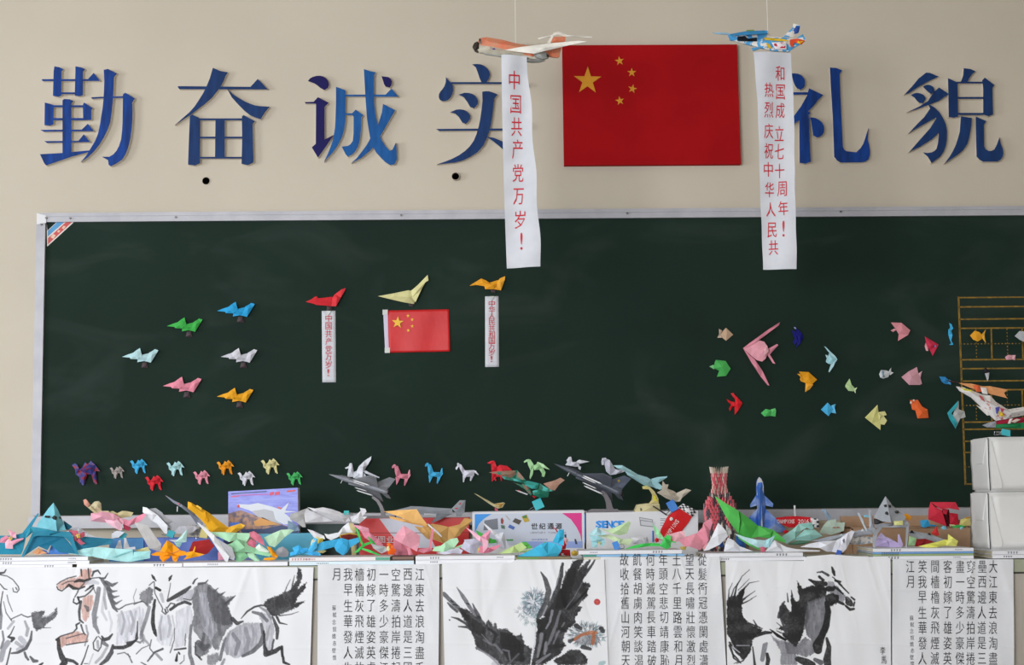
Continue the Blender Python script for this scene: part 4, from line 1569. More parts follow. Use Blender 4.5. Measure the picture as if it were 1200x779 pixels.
fish('light blue arrow-shaped paper fish with a long upper fin', K3, """
body 9dd0da/2/3 : 740,310 788,345 762,378 735,370 722,350 738,335 | 758,345,8
upper_fin b5dde4/1.2/5 : 714,270 722,272 775,325 788,345 760,330 735,298
lower_fin b5dde4/1.2/5 : 788,346 765,385 740,420 735,414 748,380 760,360
tail c3e4ea/1.2/3 : 720,318 740,325 745,345 730,366 722,360 728,340""")
fish('green paper fish with a pale pointed tail, beneath the cream one', K3, """
body 4cae58/2/3 : 95,348 150,355 178,400 150,440 98,445 112,410 82,395 88,360 | 130,390,11
tail 7fc987/1.2/3 : 56,385 80,376 98,390 82,402""")
fish('orange paper fish with a long lower fin', K3, """
body e29b1f/2/3 : 570,415 625,418 672,462 640,490 605,480 578,470 588,445 | 625,450,11
lower_fin f2ac3a/1.5/4 : 606,478 650,490 630,515 602,532
tail e8a430/1.2/3 : 560,428 575,428 592,455 585,472 574,462 578,445""")
fish('small pale green paper fish with a crossed tail', K3, """
body b9d79c/2/3 : 858,455 868,490 886,510 878,528 850,525 832,502 835,488 | 856,502,9
tail cfe6b6/1.2/4 : 878,505 886,512 900,505 890,522 890,540 882,530""")
fish('red claw-shaped paper fish with two thin tail fins', K3, """
body d9262f/2/3 : 190,538 215,560 246,596 222,635 200,662 200,610 205,580 | 218,600,9
tail d9262f/1.2/3 : 155,572 180,585 200,590 200,612 185,620 172,642 168,625 182,604 165,590
top_fin e03a42/1.2/4 : 180,540 196,538 208,560 196,565""")
fish('small green crumpled paper fish at the bottom of the shoal', K3, """
body 52bb62/2/3 : 350,652 378,628 408,636 430,628 436,645 432,672 405,668 370,672 | 392,650,9
tail 66c873/1.2/4 : 405,632 432,625 438,640 415,650""")
fish('bright blue square paper fish', K3, """
body 4db4e6/2/3 : 693,632 733,592 765,630 735,670 | 730,632,9
tail 6cc4ee/1.2/4 : 752,610 778,600 772,625 778,655 752,650 762,630""")
fish('cream yellow paper fish with a square tail and a triangular nose', K4, """
body d6d389/2/3 : 65,683 135,615 138,655 150,700 145,750 100,712 | 112,682,10
tail dedb98/1.2/4 : 136,655 172,650 182,670 165,675 182,700 168,722 150,720 140,700""")
fish('pink bell-shaped paper fish, highest near the yellow ruled lines', K4, """
body d98f98/2/3 : 206,172 262,174 308,215 295,240 240,272 245,235 228,205 | 265,212,12
tail e7a5ad/1.2/3 : 202,215 222,205 234,212 216,224""")
fish('crimson paper fish with a blue dot and a pink tail', K4, """
body c6324d/2/3 : 388,247 460,292 426,352 412,320 396,300 | 422,295,9
tail e2a3ab/1.2/3 : 390,282 400,285 404,325 392,325 385,300
eye 3f8fd0/0.8/12 : 438,296 446,296 446,304 438,304""")
fish('long bright blue paper seahorse beside the yellow ruled lines', K4, """
body 45b2e4/2/3 : 520,175 532,182 540,205 530,215 535,240 526,270 518,262 512,235 514,210 524,200 | 524,225,8
tail 45b2e4/1.2/3 : 518,262 526,268 538,290 530,294 515,292 526,284""", 'paper seahorse', 'paper_seahorse')
fish('orange paper fish inside the yellow ruled lines', K4, """
body e9a52c/2/3 : 628,242 655,216 680,225 694,240 690,262 668,275 645,265 | 662,245,9
tail efb444/1.2/3 : 690,238 714,210 706,240 712,285 692,256""")
fish('light grey paper fish at the edge of the ruled lines', K4, """
body b9bcc0/2/3 : 868,245 895,218 930,222 940,250 925,280 895,266 | 905,246,9
tail c6c9cd/1.2/3 : 935,240 965,225 955,250 965,275 937,258""")
fish('tiny pink paper fish inside the yellow ruled lines', K4, """
body d9a0aa/2/2 : 815,358 832,346 858,350 852,372 822,374 | 836,360,7
tail e3b0b8/1.2/2 : 852,348 872,348 868,376 850,370""")
fish('tiny black and grey paper fish inside the ruled lines', K4, """
body 2c2c33/2/3 : 712,412 722,425 734,430 728,445 710,448 692,438 702,430 | 714,432,7
tail b9bbbf/1.2/3 : 708,446 732,442 728,470 720,490 714,468""")
fish('white speckled paper fish with a forked tail', K4, """
body c9cdd0/2/3 : 140,450 150,428 180,430 200,440 188,466 160,474 145,468 | 168,450,8
tail d3d6d9/1.2/3 : 190,438 205,415 204,438 218,442 198,456
stripe 7f99a8/0.8/11 : 152,432 165,432 170,466 160,468""")
fish('dusty pink paper fish with folded upper fin', K4, """
body cf9ba6/2/3 : 260,465 300,435 345,412 350,440 362,470 360,508 300,508 | 315,465,13
tail dcadb7/1.2/3 : 350,448 372,434 362,470 368,505 352,498 344,470""")
fish('orange paper goldfish with two white eyes', K4, """
body ea6b35/2/3 : 308,590 350,588 372,625 400,640 404,685 345,688 335,645 318,640 | 350,630,9 372,655,13
fin ef7a45/1.2/5 : 350,640 400,640 385,665 404,684 372,660
eye f0e6dc/0.8/12 : 308,598 317,598 317,608 308,608
eye f0e6dc/0.8/12 : 324,586 333,586 333,595 324,595""")
fish('teal and grey triangular paper fish beside the ruled lines', K4, """
body b5b8b8/2/3 : 545,650 572,595 570,640 600,650 605,682 575,690 550,742 530,690 | 562,660,10
edge_fold 3aa9b6/1.5/10 : 508,658 570,592 562,625 530,660 560,710 550,744 518,690""")
fish('small blue paper fish near the nose of the painted plane', K4, """
body 3585bd/2/3 : 463,462 495,465 522,490 522,506 490,502 475,490 | 494,484,8
tail 4b9ad0/1.2/3 : 505,480 524,482 524,508 508,500""")

# camels
G3 = 'folded paper camels in a row on the blackboard'
K6 = (210, 520, 7.5)
camel = folded('paper_camel', 'orange folded paper camel with two humps', 'paper camel', G3, K6, YB, """
head_and_neck f0a02c/1.5/5 : 328,165 345,155 358,164 368,184 373,202 374,232 350,214 347,188 340,178 | 360,195,7
body f0a02c/2/6 : 368,190 386,178 400,150 415,162 430,143 455,165 482,200 455,196 440,216 410,215 398,235 372,238 | 400,190,14;430,182,15
leg e8952a/1.5/8 : 378,222 408,210 412,222 396,272 386,272 380,250 | 396,235,6
leg e8952a/1.5/8 : 436,205 458,194 468,266 458,268 446,232 | 452,225,6
leg d98a24/1.5/1 : 370,214 394,212 398,230 382,264 374,262 372,240
leg d98a24/1.5/1 : 428,205 450,194 456,256 448,262 438,230
""", base=(210 + 328 / 7.5, 520 + 165 / 7.5))
for px, py, col, sc_, lab in ((84.4, 544.9, 'multi', 1.62, 'largest paper camel, folded from red and blue printed paper'),
                              (128.7, 548.6, '#a8a09c', 0.84, 'small grey paper camel beside the large printed one'),
                              (152.3, 540.6, '#48b2e4', 1.0, 'bright blue folded paper camel'),
                              (170.0, 559.6, '#dc3340', 1.05, 'red folded paper camel'),
                              (195.1, 543.0, '#b3dfe3', 1.02, 'pale blue folded paper camel beside the red one'),
                              (226.3, 553.6, '#e89aac', 0.97, 'pink folded paper camel'),
                              (278.3, 554.6, '#dcdce6', 1.0, 'white folded paper camel'),
                              (305.4, 540.2, '#dcd59c', 1.07, 'cream yellow folded paper camel'),
                              (335.4, 555.0, '#50bd6c', 0.93, 'green folded paper camel, last of the row')):
    copy_thing(camel, lab, P(px, py, YB), sc_, NM['multi'] if col == 'multi' else paper(col))

# horses
G4 = 'folded paper horses on the blackboard'
K7 = (370, 520, 7.5)
K8 = (530, 520, 7.5)
K9 = (640, 520, 6.667)
pony = folded('paper_horse', 'pink folded paper horse with an upright tail', 'paper horse', G4, K7, YB, """
head e594a6/1.5/8 : 668,210 674,190 692,178 706,186 706,204 690,206 680,214
neck e08c9f/1.5/6 : 690,190 722,195 738,235 748,262 742,300 708,290 696,250 | 716,240,10
body e08c9f/2/6 : 738,262 806,265 820,275 812,306 790,310 745,302 | 776,282,13
leg e08c9f/1.5/8 : 700,290 742,300 724,335 708,360 704,320
leg e08c9f/1.5/8 : 780,304 812,302 800,335 782,368 774,362
tail eaa3b3/1.2/8 : 818,230 826,228 832,280 812,306 806,268
""", base=(370 + 668 / 7.5, 520 + 210 / 7.5))
copy_thing(pony, 'bright blue folded paper horse with an upright tail', P(370 + 958 / 7.5, 520 + 196 / 7.5, YB), 0.97, paper('#4bb2e2'))
folded('paper_horse', 'small white folded paper horse with a drooping head', 'paper horse', G4, K8, YB, """
head dcdce8/1.5/8 : 30,210 45,195 45,168 60,170 66,190 52,210 42,228 32,226
neck d8d8e6/1.5/6 : 52,172 82,184 108,228 118,236 112,290 90,262 70,225 | 86,222,9
body d8d8e6/2/6 : 110,234 190,232 200,240 190,286 150,290 105,290 | 150,258,14
leg d0d0de/1.5/8 : 92,270 125,288 112,305 104,336 94,334
leg d0d0de/1.5/8 : 160,284 190,268 178,300 164,328 154,322
tail e2e2ee/1.2/8 : 190,234 208,238 234,272 226,276 200,256
""")
folded('paper_horse', 'red folded paper horse partly behind the green camouflage jet', 'paper horse', G4, K8, YB, """
head d8323e/1.5/8 : 308,168 345,150 368,150 376,170 350,176 330,176
neck d8323e/1.5/6 : 345,155 375,155 392,200 392,246 385,300 350,330 346,240 344,190 | 370,220,12
body d8323e/2/6 : 388,205 420,186 480,195 525,230 460,290 390,290 | 440,230,15
leg c92c38/1.5/8 : 350,240 388,250 372,290 390,320 380,326 362,300 356,330 346,326
leg c92c38/1.5/8 : 418,262 450,262 436,328 426,322
""")
folded('paper_horse', 'pale green winged paper horse between the jets', 'paper horse', G4, K8, YB, """
head b3e3ab/1.5/8 : 630,156 655,138 680,136 684,152 656,158 636,168
neck b3e3ab/1.5/6 : 658,142 690,140 716,180 720,200 708,270 685,312 680,290 690,235 670,190 | 696,200,10
body a9dba1/2/6 : 716,190 740,180 750,160 775,170 800,190 795,225 760,228 722,232 | 755,200,14
wing bfe9b7/1.2/16 : 748,158 800,178 860,230 820,218 790,205
leg a9dba1/1.5/8 : 762,220 800,205 806,225 820,250 808,292 786,286 788,262
""")
folded('paper_horse', 'white winged paper horse rearing behind the grey fighter', 'paper horse', G4, K7, YB, """
head dfe3ec/1.5/8 : 256,212 290,196 300,170 318,170 322,196 300,212 268,220
neck dfe3ec/1.5/6 : 296,185 322,176 335,250 340,290 280,290 284,240 | 310,240,12
body d6dae5/2/6 : 330,250 362,236 412,240 425,290 400,312 330,300 | 375,270,14
wing e6e9f2/1.2/16 : 360,240 378,200 430,150 488,112 485,140 455,190 415,250 410,305 370,285 | 415,205,20
tail dfe3ec/1.2/12 : 412,240 432,232 562,296 552,302 440,262
leg d6dae5/1.5/8 : 420,255 435,270 458,320 454,358 440,350 418,300
""")
folded('paper_horse', 'small white winged paper horse above the dark fighter', 'paper horse', G4, K9, YB, """
head dcdee8/1.5/8 : 160,130 178,104 196,100 202,118 180,130 166,138
neck dcdee8/1.5/6 : 176,112 200,110 205,140 190,170 150,165 164,148
body d4d6e2/2/6 : 190,140 240,142 262,165 240,180 190,172 | 222,158,11
wing e4e6f0/1.2/16 : 235,140 260,124 340,140 262,156
leg d4d6e2/1.5/8 : 248,165 274,180 268,204 254,196
""")
folded('paper_horse', 'lilac grey winged paper horse with squared head, beside the dark fighter', 'paper horse', G4, K9, YB, """
head c9cbd9/1.5/8 : 434,140 440,112 468,108 478,122 456,138 452,166 436,164
neck c5c7d6/1.5/6 : 462,112 500,128 530,180 545,205 540,238 500,243 470,215 458,160 | 500,180,16
body c9cbd9/2/6 : 536,196 600,205 620,214 590,226 540,240 | 575,215,10
""")
# ---------------------------------------------------------------- planes hanging on threads from the ceiling
H1 = (540, 0, 6.0)
H2 = (780, 0, 6.0)
NM['ogrey'] = mat('weathered orange model paper', '#d5714f', 0.5, '#c98a6a', 30.0)
NM['mgrey'] = mat('model grey underside', '#8b8d8c', 0.5, '#a3a5a0', 30.0)
NM['mwhite'] = mat('model off-white', '#c9c4b4', 0.5, '#b5ae9a', 40.0)
NM['nose'] = mat('dark brown nose', '#2e241c', 0.5)
NM['glass'] = mat('dark canopy', '#2b3138', 0.2)
pa = folded('model_airplane', 'orange and grey model airplane hanging from a thread over the single-column banner', 'model plane', 'model planes hanging from the ceiling', H1, YH + 0.03, """
fuselage ogrey/10/0//m : 115,285 135,262 180,255 290,275 370,298 470,318 600,330 640,345 500,400 300,360 120,320 | 200,290,10 350,320,14 480,345,12
belly mwhite/12/0//m : 110,300 200,320 340,345 470,378 530,420 400,405 290,392 125,368 108,340 | 200,345,14 350,370,15
keel mgrey/8/2 : 150,358 290,382 400,405 520,420 600,430 560,442 500,446 400,425 290,402 160,380
nose_cone nose/12/0//m : 75,325 88,298 110,286 126,300 126,345 115,368 92,355 | 105,325,12
wing e8e4da/3/18 : 310,350,0 420,330,20 640,305,60 840,288,80 900,295,90 760,322,70 590,362,50 520,380,30 400,366,10
far_wing mwhite/3/-30 : 330,330 520,315 640,300 520,300 400,310
engine mgrey/14/8//m : 515,385 535,370 570,362 610,375 626,395 618,412 580,420 535,408 | 570,392,12
engine_mouth nose/2/30 : 606,378 624,392 620,410 608,404
tail_cone ogrey/8/0//m : 590,355 640,345 716,335 706,372 700,400 685,412 620,402 | 650,380,9
tail_fin e2ddd0/3/3 : 610,303 660,228 690,218 725,222 762,246 740,258 690,240 660,250 635,305
rudder ogrey/3/2 : 628,302 660,258 745,255 742,292 700,300
tailplane e8e4da/2/0 : 545,266 655,240 665,252 550,276
tailplane e8e4da/2/12 : 740,243 930,258 938,268 860,262 750,256
cockpit glass/3/16 : 122,268 134,262 134,305 124,300
marking 5a4aa0/1/24 : 215,340 232,336 240,346 225,350
""", base=(604, 56))
pb = folded('model_airplane', 'small blue comic-print model airplane hanging over the two-column banner', 'model plane', 'model planes hanging from the ceiling', H2, YH + 0.03, """
nose_probe 9fc6e0/3/4 : 322,222 400,222 445,228 445,240 350,234
fuselage comic/10/0//m : 435,240 560,218 690,222 720,232 700,255 830,262 900,275 985,262 990,290 890,350 870,368 760,362 690,345 640,330 500,292 450,278 | 560,255,12 700,290,16 850,300,12
wing 3f9bd8/2/24 : 445,236,20 560,215,10 690,210,10 720,214,20 716,232,30 600,240,40 450,246,30
canopy 7a9a3a/5/16 : 548,224 570,206 622,204 626,222 590,232
tail_fin comic/2/4 : 828,258 900,190 905,160 955,178 942,228 898,262
fin_tip 2f4f9a/2/9 : 900,215 925,180 952,182 940,228 910,240
tail e5502f/2/18 : 880,280 930,272 985,288 960,318 910,300 890,340 876,310
tail e0b52a/2/20 : 935,290 975,292 950,312 925,305
panel e3bb2c/2/20 : 690,262 830,275 875,290 800,290 720,285 745,345 720,340
panel 1a2026/1.5/26 : 500,255 555,250 575,270 640,262 640,290 545,288 500,285
panel ede6ea/1.5/26 : 745,300 850,295 850,352 770,350
marking c8304a/1/29 : 760,310 780,305 785,330 765,325
marking c8304a/1/29 : 805,300 840,300 835,318 810,314
marking c8304a/1/29 : 800,325 845,325 840,342 805,342
fin_tip 5fb0e0/2/6 : 925,268 972,240 980,262 985,270
pylon 58a8dc/3/8 : 600,340 640,332 660,345 610,362
""", base=(902, 45))
M_THR = mat('white thread', '#dedad2', 0.6)
for t, x, y in ((pa, 604.3, 50), (pb, 901.5, 38)):
    o0 = t.location
    a = P(x, y, YH)
    MB().tube([(a.x - o0.x, 0, a.z - o0.z), (a.x - o0.x, 0, 3.3 - o0.z)], 0.0013, 6).obj('hanging_thread', M_THR, t)
    MB().tube([(a.x - o0.x - 0.006, 0, a.z - o0.z - 0.012), (a.x - o0.x - 0.004, -0.002, a.z - o0.z + 0.004), (a.x - o0.x + 0.004, 0, a.z - o0.z + 0.004), (a.x - o0.x + 0.007, 0, a.z - o0.z - 0.01)], 0.0014, 6).obj('thread_loop', M_THR, t)


# ---------------------------------------------------------------- cartons behind the models
def carton(name, lab, pts, Y, depth, m, cat='box', group=None, zb=None, side=None):
    """pts: photograph top-left, top-right, and x of bottom right/left; stands on the table"""
    (ax, ay), (bx, by), cx, dx_ = pts
    zb = ZT if zb is None else zb
    A, B = P(ax, ay, Y), P(bx, by, Y)
    Cx, Dx = P(cx, 650, Y).x, P(dx_, 650, Y).x
    t = thing(name, lab, cat, ((Cx + Dx) / 2, Y, zb), group)
    o0 = t.location
    MB().prism([(A.x - o0.x, A.z - zb), (B.x - o0.x, B.z - zb), (Cx - o0.x, 0), (Dx - o0.x, 0)], 0, depth, 0, 1 if side else 0).obj('carton', [m, side] if side else m, t)
    return t


def print_on(t, part, col, crop, st, lay=1, th=0.0004):
    Y = t.location.y
    m = NM[col] if col in NM else mat('print #' + col, '#' + col, 0.5)
    q = [P(crop[0] + x / crop[2], crop[1] + y / crop[2], Y) for x, y in nums(st)]
    o0 = t.location
    return MB().prism([(p.x - o0.x, p.z - o0.z) for p in q], -th * lay, -th * (lay - 1)).obj(part, m, t)


def text_on(t, part, col, items, lay=3, thin=0.0):
    m = mat('print #' + col, '#' + col, 0.5)
    return writing(t, t.location, items, t.location.y, 0.0004 * lay + 0.0003, part, m, thin=thin)


N1 = (0, 580, 8.654)
N2 = (110, 580, 8.654)
N3 = (220, 570, 7.79)
N4 = (340, 570, 7.79)
N5 = (450, 570, 7.79)
N6 = (560, 570, 7.79)
N7 = (670, 570, 7.79)
N8 = (780, 540, 5.993)
N9 = (890, 560, 7.085)
N10 = (1000, 560, 7.08)
N11 = (1090, 430, 3.245)
KB = (640, 520, 6.667)
M_CW = mat('white carton', '#d6d7dc', 0.45)
NM['sky'] = mat('printed violet blue sky', '#5f63c9', 0.35, '#7f8ae0', 20.0, stretch=(1, 1, 5))
NM['rock'] = mat('printed rocky ground', '#b5835f', 0.4, '#4a3a55', 45.0, lo=0.4, hi=0.6)
Y1 = -0.42
t = carton('model_kit_box', 'violet blue model kit box with a printed white jet, standing behind the gold plane', ((267.5, 575.8), (348.8, 571.3), 350.5, 267.5), Y1, 0.05, NM['sky'], group='cartons standing behind the models', side=M_CW)
print_on(t, 'printed_ground', 'rock', N3, '371,245 480,215 640,270 820,330 1005,395 1005,640 371,640')
print_on(t, 'printed_sky_glow', '9aa2ea', N3, '560,120 760,105 1000,95 1000,112 760,125 600,140', 1)
print_on(t, 'printed_jet', 'd9dde6', N3, '450,170 470,160 560,165 640,150 760,180 850,210 925,142 905,190 890,220 995,228 880,240 930,280 965,340 880,345 780,300 660,265 560,215 480,190', 2)
print_on(t, 'printed_wing', 'b9babf', N3, '580,225 700,205 780,225 800,300 860,345 740,310 640,275', 3)
print_on(t, 'printed_jet', 'd84038', N3, '448,175 470,162 476,190 455,192', 3)
print_on(t, 'printed_jet', 'd86a5a', N3, '815,180 860,195 850,205 820,196', 4)
print_on(t, 'printed_rock', 'd8984a', N3, '600,320 680,280 830,345 720,355 620,360', 3)
print_on(t, 'printed_badge', '3f78d8', N3, '385,330 470,325 500,360 390,362', 3)
print_on(t, 'printed_band', '2c3f6a', N3, '480,390 700,385 860,350 1005,395 1005,425 500,425', 3)
for a, b, c, d, col in ((395, 470, 93, 6, 'd05a8a'), (480, 740, 78, 5, 'b868b8'), (750, 785, 68, 14, 'd84868'), (795, 840, 66, 14, 'd84868'), (905, 980, 44, 7, 'e04a3a')):
    print_on(t, 'printed_title', col, N3, f'{a},{c - d} {b},{c - d - 8} {b},{c + d - 8} {a},{c + d}', 3)
print_on(t, 'printed_title', '2a3a6a', N3, '398,62 720,40 720,48 398,70', 3)
NM['cyan_box'] = mat('cyan carton', '#3fa3c3', 0.45)
t = carton('cyan_box', 'low cyan carton behind the white papers, beside the jet kit box', ((300, 625.6), (372, 624.3), 372, 300), -0.52, 0.09, NM['cyan_box'], group='cartons standing behind the models')
t = carton('dark_green_case', 'dark green flat case on the table behind the white crumpled jet', ((346, 614.5), (421, 613.8), 421, 346), -0.30, 0.08, mat('dark green case', '#22423d', 0.5), 'case')
t = carton('blue_box', 'low periwinkle blue carton behind the orange crumpled bird', ((168.7, 630.4), (262, 629.2), 262, 168.7), -0.55, 0.09, mat('periwinkle carton', '#5674cf', 0.45), group='cartons standing behind the models')
t = carton('light_blue_box', 'low light blue carton beside the pink crumpled jet', ((128, 630.8), (168.2, 630.4), 168.2, 128), -0.56, 0.09, mat('light blue carton', '#4a90cf', 0.45), group='cartons standing behind the models')
M_RB = mat('red carton', '#cb1f1f', 0.4)
t = carton('red_carton', 'red carton with a pale diagonal band behind the tan folded planes', ((421, 607.6), (549.5, 606.2), 549.5, 421), -0.44, 0.12, M_RB, group='cartons standing behind the models')
print_on(t, 'pale_band', 'c4c6d4', N4, '815,293 1160,288 1270,440 1330,560 1030,560 910,422', 1)
print_on(t, 'seam', '8a1a1a', N4, '630,421 1625,415 1625,421 630,427', 2)
text_on(t, 'white_lettering', 'ddd6da', [(c, 437.5 + 9.8 * i, 632, 8, 7.5) for i, c in enumerate('面图业')])
t = carton('white_carton', 'white carton with blue and magenta corners and four black characters', ((553.4, 600.2), (684.6, 598.4), 685, 553.6), -0.46, 0.13, M_CW, group='cartons standing behind the models')
print_on(t, 'edge_line', 'b8b9c0', N6, '-50,228 965,212 965,222 -50,238', 1)
print_on(t, 'grey_field', 'bfc6d6', N6, '-30,248 945,240 955,525 -30,540', 1)
print_on(t, 'lower_haze', '8fa3dd', N6, '400,500 955,500 955,560 400,560', 2)
print_on(t, 'blue_corner', '2f8fe0', N6, '-28,252 125,250 60,290 10,340 -28,420', 2)
print_on(t, 'magenta_corner', 'd82a86', N6, '768,242 948,240 950,520 935,440 900,370 850,300', 2)
print_on(t, 'printed_picture', '6f747f', N6, '60,310 180,290 185,390 50,400', 3)
print_on(t, 'printed_picture', '8a2f2a', N6, '208,300 222,282 236,310 228,345 210,335', 3)
print_on(t, 'printed_picture', 'a8a49c', N6, '248,262 262,265 295,302 285,308', 3)
print_on(t, 'printed_picture', '4a4038', N6, '340,288 400,310 375,348 315,320', 3)
print_on(t, 'printed_picture', 'b59a2a', N6, '398,275 445,255 472,315 428,328', 3)
print_on(t, 'printed_picture', '3f7a3a', N6, '405,270 440,258 450,285 415,290', 4)
print_on(t, 'printed_picture', '3a5fae', N6, '290,345 340,370 325,395 275,372', 3)
print_on(t, 'printed_picture', '4a6a58', N6, '208,350 245,355 248,388 215,382', 3)
print_on(t, 'printed_ruler', '2a3a4a', N6, '880,480 895,478 910,525 890,525', 3)
print_on(t, 'printed_field', '3f9a4a', N6, '110,485 320,480 325,494 115,500', 3)
text_on(t, 'black_lettering', '22242c', [(c, 560 + x / 7.79, 570 + 362 / 7.79, 7.6, 7.2) for c, x in (('世', 516), ('纪', 588), ('通', 664), ('源', 738))], thin=-0.02)
text_on(t, 'small_lettering', '6a6f7c', [(c, 622.5 + 2.6 * i, 624, 2.0, 2.2) for i, c in enumerate('CENTURY TONGYUAN')])
text_on(t, 'small_lettering', '5a6ab0', [(c, 624.5 + 3.2 * i, 632, 2.6, 2.0) for i, c in enumerate('世纪通源文具')])
t = carton('white_carton', 'white carton with blue capital letters under the two model planes on stands', ((686.8, 600.6), (818, 598.2), 818, 687.2), -0.46, 0.14, M_CW, group='cartons standing behind the models')
print_on(t, 'blue_edge', '4a78c8', N7, '116,250 124,250 124,510 116,510', 1)
text_on(t, 'blue_lettering', '1f8fe8', [(c, 670 + x / 7.79, 570 + 345 / 7.79, 7.2, 8.6) for c, x in (('S', 246), ('E', 302), ('N', 346), ('C', 396), ('E', 452))], thin=-0.045)
for q in ('615,278 740,300 748,372 625,358', ):
    print_on(t, 'printed_drawing', '8c8f96', N7, q, 1)
for q in ('622,288 732,306 734,318 626,302', '630,312 738,326 740,362 634,350', '742,318 768,325 750,366 742,366'):
    print_on(t, 'printed_drawing', 'c4c6cc', N7, q, 2)
for yy in (290, 306, 330, 350):
    print_on(t, 'printed_lines', '7a7d86', N7, f'808,{yy} 870,{yy + 2} 870,{yy + 8} 808,{yy + 6}', 1)

# cardboard box lid further along, with its side boards
M_CARD = mat('brown cardboard', '#ae8d70', 0.7, '#9c7c60', 12.0, bump=0.1)
t = carton('cardboard_box', 'low brown cardboard box holding the red folded house and small folded pieces', ((1000, 619.5), (1137, 618.3), 1137, 1000), -0.48, 0.012, M_CARD)
o0 = t.location.copy()
w = (P(1141, 616, -0.48).x - P(1000, 616, -0.48).x) / 2
hh = P(1070, 616.2, -0.48).z - ZT
mb = MB()
MB().box(-w, w, 0.16, 0.172, 0, hh + 0.035).obj('rear_board', M_CARD, t)
MB().box(-w, -w + 0.006, 0.012, 0.16, 0, hh).obj('side_board', M_CARD, t)
MB().box(w - 0.006, w, 0.012, 0.16, 0, hh).obj('side_board', M_CARD, t)
MB().box(-w, w, 0.012, 0.16, hh - 0.007, hh - 0.003).obj('filling_sheet', M_CARD, t)
t = carton('beige_carton', 'low beige carton behind the mint crumpled plane and the grey glider', ((878, 611.5), (985, 610), 985, 878), -0.36, 0.13, mat('beige carton', '#b3a48f', 0.6, '#a3937d', 10.0))

# wrapped packages, two parcels on each other
M_WRAP = mat('white wrapping paper', '#dbdbd9', 0.6, '#cfcfcd', 4.0, bump=0.35, bscale=9.0)
M_TW = mat('black cord', '#1c1c1e', 0.6)
YW = -0.86


def parcel(lab, ytop, ybot, seed):
    z0, z1 = P(1190, ybot, YW).z, P(1190, ytop, YW).z
    X0 = P(1159, (ytop + ybot) / 2, YW).x
    X1 = X0 + 0.36
    t = thing('wrapped_parcel', lab, 'parcel', ((X0 + X1) / 2, YW, z0), 'white wrapped parcels stacked on the books')
    bm = bmesh.new()
    bmesh.ops.create_cube(bm, size=1)
    bmesh.ops.scale(bm, vec=(X1 - X0, 0.205, z1 - z0 - 0.001), verts=bm.verts)
    bmesh.ops.translate(bm, vec=(0, 0.1025, (z1 - z0) / 2), verts=bm.verts)
    bmesh.ops.bevel(bm, geom=bm.edges[:], offset=0.007, segments=2, affect='EDGES')
    bmesh.ops.subdivide_edges(bm, edges=[e for e in bm.edges if e.calc_length() > 0.05], cuts=9, use_grid_fill=True)
    bmesh.ops.triangulate(bm, faces=[f for f in bm.faces if len(f.verts) > 4])
    rr = random.Random(seed)
    fr = [(rr.uniform(20, 60), rr.uniform(20, 60), rr.uniform(0, 6)) for _ in range(4)]
    for v in bm.verts:
        c = v.co
        d = sum(math.sin(c.x * a + c.z * b + p) for a, b, p in fr) * 0.0008
        if 0.01 < c.z < z1 - z0 - 0.01:
            c.y += -abs(d) if c.y < 0.1 else abs(d)
            if abs(c.x) > (X1 - X0) / 2 - 0.001:
                c.x += abs(d) * (1 if c.x > 0 else -1)
    me = bpy.data.meshes.new('wrapping')
    bm.to_mesh(me)
    bm.free()
    me.materials.append(M_WRAP)
    me.polygons.foreach_set('use_smooth', [True] * len(me.polygons))
    link('wrapping', me, t)
    w2, h = (X1 - X0) / 2, z1 - z0
    # folded flap with a slanting edge, and the dark gap line between the end fold and the face
    MB().add([(-w2 - 0.0022, 0.012, h - 0.004), (-w2 - 0.0022, 0.19, h - 0.004), (-w2 - 0.004, 0.13, h * 0.52), (-w2 - 0.004, 0.06, h * 0.52), (-w2 + 0.001, 0.012, h - 0.004), (-w2 + 0.001, 0.19, h - 0.004), (-w2 + 0.001, 0.13, h * 0.5), (-w2 + 0.001, 0.06, h * 0.5)], [(0, 3, 2, 1), (4, 5, 6, 7), (0, 4, 7, 3), (1, 2, 6, 5), (2, 3, 7, 6), (0, 1, 5, 4)]).obj('end_flap', M_WRAP, t)
    MB().prism([(-w2 + 0.004, h - 0.012), (-w2 + 0.009, h - 0.012), (-w2 + 0.040, 0.028), (-w2 + 0.038, 0.012), (-w2 + 0.005, 0.012)], -0.0035, 0.0).obj('slanting_fold', M_WRAP, t)
    MB().tube([(-w2 + 0.0005, -0.001, h - 0.004), (-w2 - 0.0015, -0.002, h * 0.5), (-w2 + 0.0005, -0.001, 0.004)], 0.0016, 6).obj('dark_cord', M_TW, t)
    return t


parcel('white paper-wrapped parcel at the bottom, resting on the books', 576.0, 644.6, 3)
parcel('white paper-wrapped parcel on top, carrying the painted plane and missile', 511.5, 575.9, 8)


# ---------------------------------------------------------------- binder clips
M_WIRE = mat('steel wire', '#b5b7ba', 0.25, metal=0.9)


